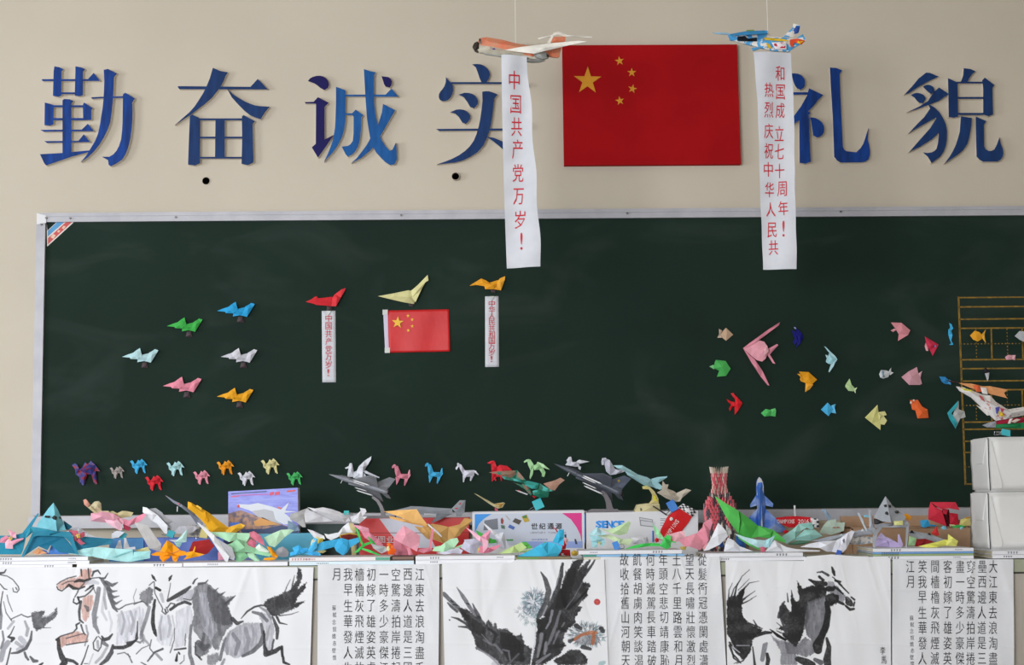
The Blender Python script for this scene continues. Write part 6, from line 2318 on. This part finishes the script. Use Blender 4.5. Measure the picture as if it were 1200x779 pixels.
F('folded_frog', 'bright green folded paper behind the blue crane', 'paper model', N6, -0.72, """
body 4fb850/1.2/0 : -20,400 5,410 60,440 130,480 160,485 170,515 100,520 20,470
""", )
F('folded_crane', 'lime green folded crane between the white and blue cranes', 'paper crane', N6, -0.78, """
wing c9e39a/1.2/6 : 188,612 260,575 330,540 400,510 430,515 445,560 380,600 300,606 | 330,570,12
wing 62bb52/1.2/4 : 400,510 440,506 470,530 500,565 430,570
wing 5fc060/1.2/8 : 515,575 560,545 612,508 626,516 580,555 545,580
body a8cf7c/1.2/2 : 370,600 440,580 520,575 480,600
""")
F('folded_crane', 'large bright blue folded crane with spread wing', 'paper crane', N6, -0.86, """
tail 3fb4dc/1.2/4 : 680,515 710,455 742,400 786,400 786,470 782,545 730,525 | 745,470,10
body 4abfe4/1.2/8 : 350,638 430,605 520,560 580,525 640,510 710,525 770,550 755,600 700,662 600,655 500,640 | 600,560,26;640,620,18
keel 2f9cc8/1.2/2 : 590,640 700,610 740,600 735,660 620,662
""")
F('red_stapler', 'small red box with a white label beside the blue crane', 'box', N6, -0.80, """
body b3262e/14/0 : 735,600 760,575 842,580 846,640 738,645
label dcdce0/1/15 : 762,600 798,596 800,632 764,634
""", group='odd things among the paper models')
F('folded_figure', 'red and white folded paper figure behind the blue crane', 'paper model', N6, -0.74, """
body c83038/1.2/2 : 765,510 790,480 812,500 800,572 765,572
collar e6b8bc/1.2/6 : 780,470 805,462 828,490 815,545 800,520
head 2a4a58/1.2/8 : 790,440 808,438 810,470 792,470
crest c42a34/1.2/2 : 680,375 712,384 745,425 735,436 705,392
""", group='odd things among the paper models')
F('folded_scrap', 'small ochre crumpled paper on the books left of the calligraphy', 'paper model', N6, -0.84, """
body c9a84a/1.2/0 : 848,605 878,580 905,592 922,612 900,632 862,630 | 885,608,10
""")
# right of the centre
F('folded_crane', 'pale cyan folded crane in front of the blue capital letters', 'paper crane', N7, -0.80, """
wing b5dfe4/1.2/6 : 150,445 190,410 235,370 275,410 318,440 270,448 200,445 | 235,410,12
body a5d6dd/1.2/4 : 165,448 240,450 300,480 308,520 285,550 240,520 232,555 190,558 180,500 | 225,490,14
spot e0c84a/1/14 : 245,505 262,508 260,530 245,525
""")
F('folded_crane', 'large pale green folded crane covering the last blue capital letter', 'paper crane', N7, -0.76, """
wing c3dfae/1.2/10 : 262,385,0 330,400,4 400,375,8 520,322,10 542,335,6 505,430,2 440,448,0 370,432,4 | 430,400,16
wing d5eabf/1.2/6 : 228,448 350,438 400,460 470,482 560,480 520,542 440,522 330,470 | 440,490,10
""")
clip('small blue clip among the pale green cranes', 722, 639, 7, 9, -20, '#3b82cf', -0.82, -1)
F('paper_tube', 'white rolled paper tube lying in front of the lettered carton', 'paper roll', N7, -0.70, """
tube dcdde3/10/0//m : 545,462 640,455 690,458 705,520 560,525 | 620,480,14
end a9abb0/2/14 : 655,470 685,465 700,520 668,520
""", group='odd things among the paper models')
F('blue_pen', 'upright blue pen beside the red race tag', 'pen', N7, -0.4605, """
barrel 3f7ac8/5/0 : 738,405 748,405 748,505 738,505
""", group='odd things among the paper models')
F('folded_crane', 'bright green long-tailed folded crane on the blue-spined book', 'paper crane', N7, -0.86, """
tail 45c45a/1.2/2 : 482,568 560,540 650,520 730,516 800,520 812,545 700,545 600,560 | 660,533,8
body 4ccc62/1.2/6 : 800,545 830,500 845,470 868,448 902,452 905,500 900,558 860,572 | 860,510,18
wing 9adfa8/1.2/4 : 738,345 770,372 800,405 830,455 842,490 800,480 770,440
beak 62d474/1/2 : 895,495 940,505 955,520 905,512
""")
F('red_bead', 'small red folded heart beside the blue pen', 'paper model', N7, -0.74, """
body cf2732/3/0//m : 758,490 772,468 790,475 798,500 775,512 | 776,488,8
""")
t = F('race_tag', 'red race tag with checkered end and white lettering, leaning on the cartons', 'tag', KB, -0.4605, """
panel cf2226/2/0 : 900,668 950,575 1035,500 1142,572 1108,625 1062,680 1010,760 880,745 | 1000,620,3
checker_panel e6e6e8/2/1 : 1035,502 1075,472 1168,520 1142,574
sun_disc e8dede/0.8/4 : 968,588 978,574 992,578 996,592 984,602 972,600
""", group='odd things among the paper models', base=(795, 632))
o0 = t.location
kk = ppm(-0.4605)
for i in range(7):
    for j in range(4):
        if (i + j) % 2 == 0:
            a0, a1, b0_, b1 = i / 7, (i + 1) / 7, j / 4, (j + 1) / 4
            def q4(a, b):
                x = (1040 + 104 * a) * 1 + (36 * b)
                y = (502 + 70 * a) - 31 * b + 2 * a * b * -8
                return ((640 + x / 6.667 - 795) / kk, -(520 + y / 6.667 - 632) / kk)
            MB().prism([q4(a0, b0_), q4(a1, b0_), q4(a1, b1), q4(a0, b1)], -0.0080, -0.0040).obj('checker_square', NM['black'], t)
mb = MB()
for i, c in enumerate('CHAMPIONS'):
    gq, gf = glyph_fit(c, 0, 0, 2.4, 4.8)
    cx, cy = 640 + (925 + i * 12.5) / 6.667, 520 + (742 - i * 17) / 6.667
    ca, sa = math.cos(math.radians(54)), math.sin(math.radians(54))
    mb.add([((cx - 795 + a * ca - b * sa) / kk, -0.0072, -(cy - 632) / kk + (a * sa + b * ca) / kk) for a, b in gq], gf)
mb.obj('white_lettering', mat('tag letters', '#e6dede', 0.5), t)
F('black_rod', 'thin black rod leaning against the race tag', 'rod', KB, -0.464, """
rod black/2.5/0 : 832,488 840,484 945,552 938,560
""", group='odd things among the paper models')
F('folded_crane', 'rose pink folded crane with a jagged beak below the vase', 'paper crane', N8, -0.84, """
tail f0b5c0/1.2/4 : 30,515 100,498 135,492 140,540 110,560 60,575 | 90,535,8
body e79aaa/1.2/8 : 95,560 140,535 220,510 262,560 265,600 240,628 170,602 130,600 | 190,560,22
neck e08ea0/1.2/12 : 222,508 262,470 268,440 325,410 332,440 315,490 300,560 275,590 250,600 | 285,490,14
beak c88492/1/8 : 258,465 285,425 322,410 290,440
under c9b060/1/0 : 100,602 150,600 140,625 110,622
""")
F('folded_crane', 'white folded crane with a sharp peak in front of the vase', 'paper crane', N8, -0.86, """
wing e4e6ec/1.2/10 : 375,438,0 408,470,6 432,500,8 440,532,2 380,590,0 300,625,0 268,632,0 320,550,2 | 370,520,16
wing d9dbe2/1.2/4 : 440,540 480,560 520,600 612,635 520,638 410,636 420,580 | 480,600,10
fin b9bdb9/1.2/6 : 430,450 462,490 458,515 432,540 428,498
keel e9a0a8/1/2 : 262,610 300,565 302,600 272,632
""")
F('blue_eraser', 'small blue block under the white peaked crane', 'block', N8, -0.80, """
block 3f66bb/8/0 : 375,575 405,562 410,600 390,606 372,598
""", group='odd things among the paper models')
F('blue_block', 'blue box-shaped block behind the cyan bird', 'block', N8, -0.72, """
block 3668b4/12/0 : 496,530 552,540 560,612 505,600
""", group='odd things among the paper models')
F('folded_crane', 'largest green folded crane, its long wing rising in front of the vase', 'paper crane', N8, -0.80, """
wing 58bc58/1.2/16 : 356,250,0 430,300,6 520,355,10 530,420,14 516,515,0 440,410,2 | 460,360,14
body 4dae4d/1.2/6 : 520,355 600,415 655,460 650,535 600,545 560,550 516,515 | 560,450,24
tail 56b956/1.2/4 : 655,458 760,490 838,560 835,578 740,548 650,536 | 740,515,12
lower 6ac86a/1.2/8 : 510,512 600,560 682,620 662,628 580,590 515,545
""")
F('folded_crane', 'pale cyan folded bird with a hooked tail, standing on a pink clip', 'paper bird', N8, -0.86, """
body bfe3e8/1.2/6 : 485,510 560,535 640,555 700,560 705,600 650,610 600,585 540,550 | 640,580,14
tail a9d8e0/1.2/4 : 700,560 735,545 770,524 745,580 725,608 680,612 | 725,575,8
clip_end c8607a/4/4 : 662,602 700,600 698,638 672,642
""")
F('crumpled_jet', 'mint green crumpled paper jet in front of the red banner', 'paper jet', N9, -0.64, """
wing a6d8cf/1.5/10 : 182,490 280,430 330,385 420,375 425,400 350,440 300,500 230,545 200,530 | 300,450,18
wing 9bd0c8/1.5/4 : 300,500 380,430 460,432 525,485 430,520 300,520 250,530 | 420,470,16
edge 8fc4bc/1.2/14 : 345,390 440,372 452,425 430,432
under 5f8f78/1/0 : 230,545 330,520 440,525 360,552 260,555
""", group=G5)
t = F('race_banner', 'red race banner with white words and a checkered end on a white pole', 'banner', N9, -0.46, """
panel c4202a/2/0 : 138,332 220,322 300,318 430,330 430,405 250,412 180,382 | 300,360,4
checker_panel e2e2e4/2/1 : 425,335 490,345 490,418 430,405
pole e6e6ea/5/6 : 292,232 306,232 308,320 296,320
rose c8222c/4/0 : 195,440 220,430 245,440 240,458 205,460
""", group='odd things among the paper models', base=(930, 626))
o0 = t.location
kk = ppm(-0.46)
for i in range(3):
    for j in range(4):
        if (i + j) % 2:
            c4 = [(428 + 21 * (i + u) * 1.0, 336 + 17.5 * (j + v) + 3 * i) for u, v in ((0, 0), (1, 0), (1, 1), (0, 1))]
            MB().prism([((890 + x / 7.085 - 930) / kk, -(560 + y / 7.085 - 626) / kk) for x, y in c4], -0.0075, -0.0030).obj('checker_square', NM['black'], t)
mb = MB()
for c, x in zip('CHAMPIONS', range(155, 300, 16)):
    gq, gf = glyph_fit(c, 0, 0, 2.0, 4.6)
    mb.add([((890 + x / 7.085 + a - 930) / kk, -0.0085, -(560 + 362 / 7.085 - 626) / kk + b / kk) for a, b in gq], gf)
for c, x in zip('2016', (330, 354, 376, 398)):
    gq, gf = glyph_fit(c, 0, 0, 2.9, 4.6)
    mb.add([((890 + x / 7.085 + a - 930) / kk, -0.0085, -(560 + 362 / 7.085 - 626) / kk + b / kk) for a, b in gq], gf)
mb.obj('white_lettering', mat('tag letters', '#e6dede', 0.5), t)
F('glider_tail', 'pale green glider tail with grey rudder behind the white crumpled jets', 'model jet', N9, -0.50, """
rudder 8da3b8/2/4 : 520,262 556,265 605,330 582,352 | 565,300,5
fin b3c6b8/2/0 : 500,455 530,400 575,352 640,345 640,372 712,370 700,440 600,470 | 610,410,6
mark a8483a/0.8/8 : 610,408 635,408 635,415 610,415
mark a8483a/0.8/8 : 642,408 666,408 664,415 642,415
""", group=G5)
F('grey_glider', 'long flat grey glider wing reaching from the mint jet to the silver shuttle', 'model jet', N9, -0.66, """
wing a3aab4/2/0 : 430,522 560,490 670,470 860,430 960,415 960,455 860,470 700,500 560,525 | 650,495,6 850,450,6
strut c9d3dc/2/8 : 818,296 832,294 862,350 898,440 885,445 850,370
strut d3dade/2/8 : 665,480 685,462 700,482 688,480
strut d3dade/2/8 : 840,445 858,425 880,448 862,450
cockpit 3a4048/2/6 : 850,440 862,428 872,442
""", group=G5)
F('crumpled_jet', 'white crumpled paper jet lying on the book, left of the next one', 'paper jet', N9, -0.86, """
wing d9dbe0/1.2/4 : 52,608 90,560 130,515 175,545 222,572 300,590 500,602 500,612 200,612 | 150,565,14
""")
F('crumpled_jet', 'white crumpled paper jet with a raised patterned tail and blue clip', 'paper jet', N9, -0.84, """
wing e2e4ec/1.2/6 : 340,572 420,545 500,530 640,520 680,500 665,560 640,620 600,612 560,612 500,580 | 560,560,20
tail e6e6f0/1.2/10 : 670,560 680,500 740,455 770,440 792,450 760,520 720,590 690,620 640,615 | 720,520,16
print 6a6a80/0.8/24 : 690,520 705,505 712,530 700,545
""")
clip('blue clip under the patterned white tail', 983, 647.5, 5.5, 6, 15, '#355fb8', -0.86, -1)
# silver shuttle group
F('paper_shuttle', 'silver paper shuttle with black windows and two round holes, on the stack of four', 'paper shuttle', N10, -0.82, """
cabin a3a7ae/1.2/26 : 282,160,20 335,235,14 390,285,8 442,330,0 430,356,0 340,376,12 250,366,6 178,332,0 232,240,10 | 282,160,20 300,260,36 320,376,30
window black/0.8/58 : 262,232 285,226 292,245 272,250
window black/0.8/62 : 300,230 325,232 322,255 306,252
window black/0.8/54 : 325,222 340,232 338,245
hole black/0.8/56 : 272,295 285,284 302,288 306,302 292,314 276,308
hole black/0.8/56 : 350,285 365,275 385,282 388,295 372,304 355,298
mouth black/0.8/22 : 178,342 230,348 280,368 200,388 180,385
collar 8f9299/1.2/20 : 180,388 250,380 340,378 440,356 455,372 330,404 240,408 185,420 | 320,392,6
arch 9da1a8/1.5/28 : 163,500 180,440 238,400 330,402 452,366 468,385 455,480 440,582 428,576 442,420 330,416 250,412 205,465 182,580 164,570
left_fin a9aeb6/1.2/8 : 140,258 165,282 176,412 152,442 140,430
wing 9b9ea6/1.2/0 : -20,455 60,450 160,430 165,470 20,490
tape d8d890/0.8/50 : 342,364 418,360 416,395 345,398
""")
F('folded_bird', 'lilac folded paper bird inside the arch of the silver shuttle', 'paper bird', N10, -0.78, """
body c3b3e0/1.2/2 : 178,565 205,500 250,482 300,498 370,540 372,470 385,472 412,555 395,582 300,572 | 280,530,12
wing cfc1ea/1.2/8 : 200,500 235,455 260,480 330,520 300,530
""")
F('folded_scrap', 'small orange folded piece beside the silver shuttle', 'paper model', N10, -0.80, """
body efa02a/1.2/0 : 422,302 450,295 482,322 470,352 440,338 | 450,320,6
""")
F('crumpled_paper', 'grey printed crumpled paper left of the silver shuttle', 'paper model', N10, -0.80, """
body newsp/1.2/0 : -100,500 -20,492 60,485 160,490 165,540 60,552 -60,548 | 40,520,10
""")
F('red_house', 'red folded paper house with an open doorway on the cardboard box', 'paper house', N10, -0.47, """
left_wall d22f44/1.5/4 : 650,202,0 680,240,10 740,268,16 775,400,12 700,372,6 625,342,0 632,262,2 | 700,300,14
roof d83a4e/1.5/14 : 650,202,0 855,205,0 886,270,16 800,255,20 735,262,20 700,240,10 | 780,230,8
right_wall c8283c/1.5/4 : 800,290 870,300 876,385 800,402 | 838,340,6
doorway 4a0e16/1/1 : 740,268 800,262 806,400 772,402
door_flap d8344a/1.2/12 : 742,258 795,262 776,305 752,298
""", group='odd things among the paper models')
F('folded_bag', 'pale yellow folded paper bag beside the red house', 'paper model', N10, -0.47, """
body dccf82/4/0 : 880,395 892,345 970,322 978,395 | 925,365,5
flap e6a83a/1.2/6 : 925,330 972,320 975,330 935,340
""")
F('folded_cube', 'small sky blue folded block beside the red house', 'paper model', N10, -0.475, """
body 42aee4/5/0 : 560,352 622,345 642,398 585,412 565,400 | 600,378,5
tail 2f98d0/2/0 : 640,385 690,392 688,402 645,402
""")
for lab, st_ in (('tiny pale blue paper star in front of the red house', '725,415 745,398 768,400 775,425 750,432 730,430'), ('tiny cyan paper star behind the grey strut', '85,310 110,305 130,312 140,330 110,325 90,325'),
                 ('tiny white and blue paper star beside the yellow bag', '870,415 895,402 915,410 910,432 885,432')):
    F('paper_star', lab, 'paper star', N10, -0.475, 'body 8fd0e8/3/0 : ' + st_, group='tiny paper stars on the cardboard box')
F('folded_scrap', 'bright green and cream folded scraps in front of the yellow bag', 'paper model', N10, -0.475, """
scrap 45b85a/1.5/0 : 820,400 850,388 900,392 935,402 900,415 840,422
scrap e0dca8/1.5/0 : 798,385 840,382 850,395 805,402
""")
F('folded_crane', 'yellow folded crane in front of the grey glider on the stack of four', 'paper crane', N10, -0.84, """
wing dcdc6a/1.2/6 : 538,565 620,548 700,530 760,512 800,520 780,560 700,572 620,578 | 700,550,10
tail e4e47c/1.2/10 : 785,515 790,468 830,498 870,525 852,568 770,562 | 815,525,12
""")
F('grey_glider', 'small grey glider with black cockpit behind the yellow crane', 'model jet', N10, -0.66, """
wing a0a4a8/2/0 : 462,435 500,440 620,462 640,470 782,520 700,535 560,512 470,475 | 600,490,6
cockpit 22262a/2/5 : 470,455 492,432 512,458
fin 2a2e32/2/5 : 618,468 635,455 650,478
""", group=G5)
F('folded_scrap', 'red triangular folded piece on the grey glider', 'paper model', N10, -0.70, """
body c83434/1.2/0 : 648,460 692,402 715,475 690,480 | 685,455,6
""")
F('folded_scrap', 'dark red folded paper behind the yellow crane', 'paper model', N10, -0.74, """
body 8e2024/1.2/0 : 510,565 530,508 600,505 670,530 600,548 540,570 | 580,535,8
""")
F('folded_scrap', 'pale green folded paper behind the silver shuttle leg', 'paper model', N10, -0.72, """
body a5cf9a/1.2/0 : 455,560 468,482 525,500 520,560 | 490,525,6
""")
# left clutter again: cranes, flowers, sticks
F('paper_plane', 'long pale cyan paper plane lying on the white book', 'paper plane', N2, -0.86, """
wing b2e4e4/1.2/4 : -260,590 -110,545 0,530 60,528 200,545 388,556 396,645 340,680 270,672 120,650 -20,625 | 150,600,10;-60,580,8
wing a3dada/1.2/6 : 392,640 400,580 565,572 562,646 470,660 345,682 | 470,620,8
crease 93cfcf/1/12 : 180,628 380,560 386,570 200,638
""")
F('folded_scrap', 'pale grey peaked papers behind the long cyan plane', 'paper model', N2, -0.76, """
peak d9d9de/1.2/0 : 215,545 250,465 270,455 290,550
peak dfdfe4/1.2/2 : 300,545 305,435 325,440 360,530 415,525 420,550
""")
F('folded_scrap', 'pale yellow folded paper beside the long cyan plane', 'paper model', N2, -0.72, """
body e0dda0/1.2/0 : 400,560 470,545 545,525 580,580 470,572 | 500,555,5
""")
F('folded_bird', 'orange crumpled paper bird with many points on the white book', 'paper bird', N2, -0.87, """
back f7a51c/1.2/10 : 670,575 700,520 742,460 800,498 870,560 800,590 720,580 | 745,530,22
body f39a12/1.2/6 : 580,600 640,575 740,582 800,592 870,562 932,576 925,610 860,620 700,618 600,612 | 760,600,16
leg ee9010/1.2/8 : 670,618 760,612 775,630 705,680 670,640
leg f29a16/1.2/10 : 790,615 870,612 850,650 832,682 800,662
wing f6a81e/1.2/8 : 900,590 1000,572 1018,520 1026,530 1015,582 1118,605 1060,625 980,640 905,658 940,620 | 990,605,10
""")
F('folded_box', 'dark red folded paper box behind the orange bird', 'paper model', N3, -0.74, """
body a92a2c/3/0 : 10,590 45,505 190,485 240,545 180,612 150,620 40,600 | 120,550,10
""")
F('folded_crane', 'small mint crane behind the orange bird', 'paper crane', N2, -0.78, """
wing bfe6e0/1.2/4 : 820,478 880,420 942,350 936,478 890,482 | 895,440,8
body a5d5d0/1.2/0 : 815,480 892,484 870,532 840,520
wing c9cad2/1.2/0 : 760,455 850,452 860,470 820,480
""")
F('paper_sail', 'narrow white and grey paper wedge slanting beside the pale green crane', 'paper model', N3, -0.86, """
panel e6e7ea/1.2/6 : 82,335 100,338 240,450 378,640 362,688 340,682 200,470 | 240,510,10
shade b4b5ba/1.2/2 : 240,460 300,500 400,560 428,640 420,675 378,660 | 350,580,6
""")
F('folded_crane', 'large pale green folded crane with a broad raised wing', 'paper crane', N3, -0.82, """
left_wing b5e6bf/1.2/4 : 200,418 320,420 450,428 570,432 560,470 530,520 450,485 380,510 300,470 | 420,450,12
head a4dcb0/1.2/16 : 330,540 400,520 445,480 520,510 640,560 770,620 740,642 600,612 520,600 430,600 370,560 | 455,490,26 520,560,24
under 96d3a3/1.2/8 : 430,600 520,602 560,640 480,690 440,680 | 490,640,12
leg b9e6c2/1.2/10 : 540,612 600,610 690,712 670,715 560,650
right_wing c1e6c4/1.2/2 : 690,472 770,435 845,405 930,400 962,412 880,470 790,560 740,545 | 820,460,12
""")
F('folded_scrap', 'rose pink folded pieces resting on the pale green crane', 'paper model', N3, -0.845, """
piece d4788c/1.2/6 : 560,422 602,410 660,450 690,500 702,545 640,510 570,460 | 630,470,8
piece c96c82/1.2/2 : 540,518 580,480 632,515 610,560 560,545
piece dff0e2/1.2/8 : 615,560 650,525 742,590 735,605 650,590
""")
F('folded_flower', 'orange paper cone beside the pale green crane', 'paper model', N3, -0.86, """
cone f2a01c/1.2/6 : 718,545 760,560 820,632 818,650 770,640 | 770,600,12
petal f4ac2e/1.2/2 : 690,668 700,652 770,645 815,655 780,672 740,675
""")
F('crumpled_ball', 'grey crumpled paper ball beside the orange cone', 'paper ball', N3, -0.80, """
ball c3c4cc/3/0//m : 800,590 830,560 865,550 905,575 922,605 912,640 860,645 815,630 | 860,595,26
""")
F('folded_scrap', 'small pink folded square standing on the white book', 'paper model', N3, -0.85, """
piece c98a9c/1.5/0 : 275,600 325,590 330,668 278,672
""")
F('folded_star', 'bright blue crumpled paper star beside the blue paper plane', 'paper star', N4, -0.87, """
arm 45b2ea/1.2/4 : 0,600 35,592 20,560 78,535 112,565 162,560 150,592 100,612 50,622 0,632 | 80,580,12
arm 3aa3e0/1.2/10 : 70,585 100,570 165,585 120,610
""")
F('folded_crane', 'blue paper boat with a cream sail', 'paper boat', N4, -0.868, """
hull 4ab4ec/1.2/6 : 128,612 180,600 250,595 280,622 270,634 200,628 | 210,612,8
sail 52bcf0/1.2/8 : 150,600 200,520 222,470 246,482 238,560 200,600 | 210,540,8
cream_sail ddd2a0/1.2/4 : 175,585 195,495 240,458 262,470 245,530 220,580 | 215,520,6
""")
F('folded_scrap', 'cream and yellow folded papers behind the blue paper plane', 'paper model', N4, -0.82, """
piece d8c85a/1.2/0 : 250,470 300,475 300,500 262,540 245,520
piece e4dc9c/1.2/2 : 240,592 300,575 332,588 300,608 250,605
""")
F('paper_plane', 'bright blue folded paper plane with a drooping nose, on the pink-dotted book', 'paper plane', N4, -0.85, """
wing 45b0de/1.2/4 : 215,586 260,550 250,522 300,505 440,480 445,520 400,552 300,580 | 340,530,10
body 3fa8d8/1.2/10 : 440,480 472,474 530,492 622,470 628,510 545,560 522,600 482,630 420,590 402,550 | 480,520,12 520,560,9
""")
F('folded_scrap', 'pink folded sheets behind the green drinking straws', 'paper model', N4, -0.74, """
sheet eda6b8/1.2/4 : 565,350 640,362 716,385 722,418 650,410 620,390 | 660,385,6
sheet e391a6/1.2/0 : 640,400 720,420 800,480 850,540 830,560 760,520 680,470 | 740,460,10
sheet cfd6d8/1.2/6 : 735,520 800,540 870,550 882,590 830,612 760,565 | 810,570,8
""")
F('green_straws', 'bright green folded paper sticks crossed like straws', 'paper model', N4, -0.86, """
stick 45c45a/3/4 : 598,388 614,388 640,450 666,520 660,542 645,520 622,455
stick 3fb852/3/2 : 582,604 640,552 680,520 750,500 762,514 690,540 620,600
stick 4cc863/3/6 : 650,560 730,580 818,620 810,632 730,604 655,575
stick 37a84a/3/0 : 708,455 735,478 782,528 765,532 722,495
""", group='odd things among the paper models')
F('paper_flower', 'orange paper flower with a pale centre beside the pink lantern paper', 'paper flower', N4, -0.865, """
petal f2722a/1.2/4 : 880,525 905,515 935,535 945,565 905,560
petal ee6420/1.2/6 : 905,560 962,570 968,590 945,618 900,622 890,600
centre e0d8a0/1/10 : 885,545 905,545 912,575 895,592 880,575
""")
# painted plane and missile on the parcels
F('painted_plane', 'large white paper plane with coloured drawings on the top parcel', 'paper jet', K4, -0.74, """
fuselage sketch/6/6//m : 562,515 600,520 650,540 700,560 740,565 770,600 830,640 920,628 1000,600 1000,680 916,672 820,692 765,700 720,655 680,615 640,575 580,540 | 640,550,14 740,610,26 850,660,26 960,640,20
upper_wing dc9a66/1.5/2 : 575,497 640,500 700,515 740,515 836,535 815,552 830,580 760,562 700,545 640,525 | 760,535,6
orange_panel d8643a/1/12 : 650,510 680,508 700,545 668,545
white_panel e6e2de/1/13 : 690,520 722,525 728,558 700,555
nose_tip 3a2a2a/2/2 : 510,480 545,485 580,492 575,498 530,492
yellow_stripe d8d04a/1/20 : 585,520 640,535 650,548 600,535
low_fin d8d4d0/1.5/12 : 665,618 700,630 760,640 740,670 720,672
drawing 5a5ab0/0.8/40 : 765,630 790,625 785,640 775,665 768,660
drawing c84a6a/0.8/40 : 790,630 812,640 800,655 822,672 800,668
drawing d8b83a/0.8/40 : 780,650 800,655 815,680 785,675
drawing b85a5a/0.8/36 : 680,560 700,572 712,600 690,585
""", group=G5)
F('paper_missile', 'grey-tipped paper missile in dark red and green on the top parcel', 'model missile', K4, -0.82, """
tip 9a9ea6/6/2//m : 695,722 740,706 770,702 765,735 720,734 | 750,718,8
body 9a1f38/8/0//m : 762,702 860,688 1010,676 1010,700 900,712 765,720 | 880,700,10
underside 1f7a4a/8/0//m : 765,718 900,712 1010,702 1010,738 900,742 766,738 | 880,727,10
band d8d0cc/1/16 : 842,690 858,688 845,715 830,716
fin c9bfb0/1.5/14 : 845,705 880,690 900,695 870,712
""", group=G5)
clip('teal clip under the paper missile on the top parcel', 1178.5, 506.5, 10, 7, 12, '#3fb4c0', -0.84)
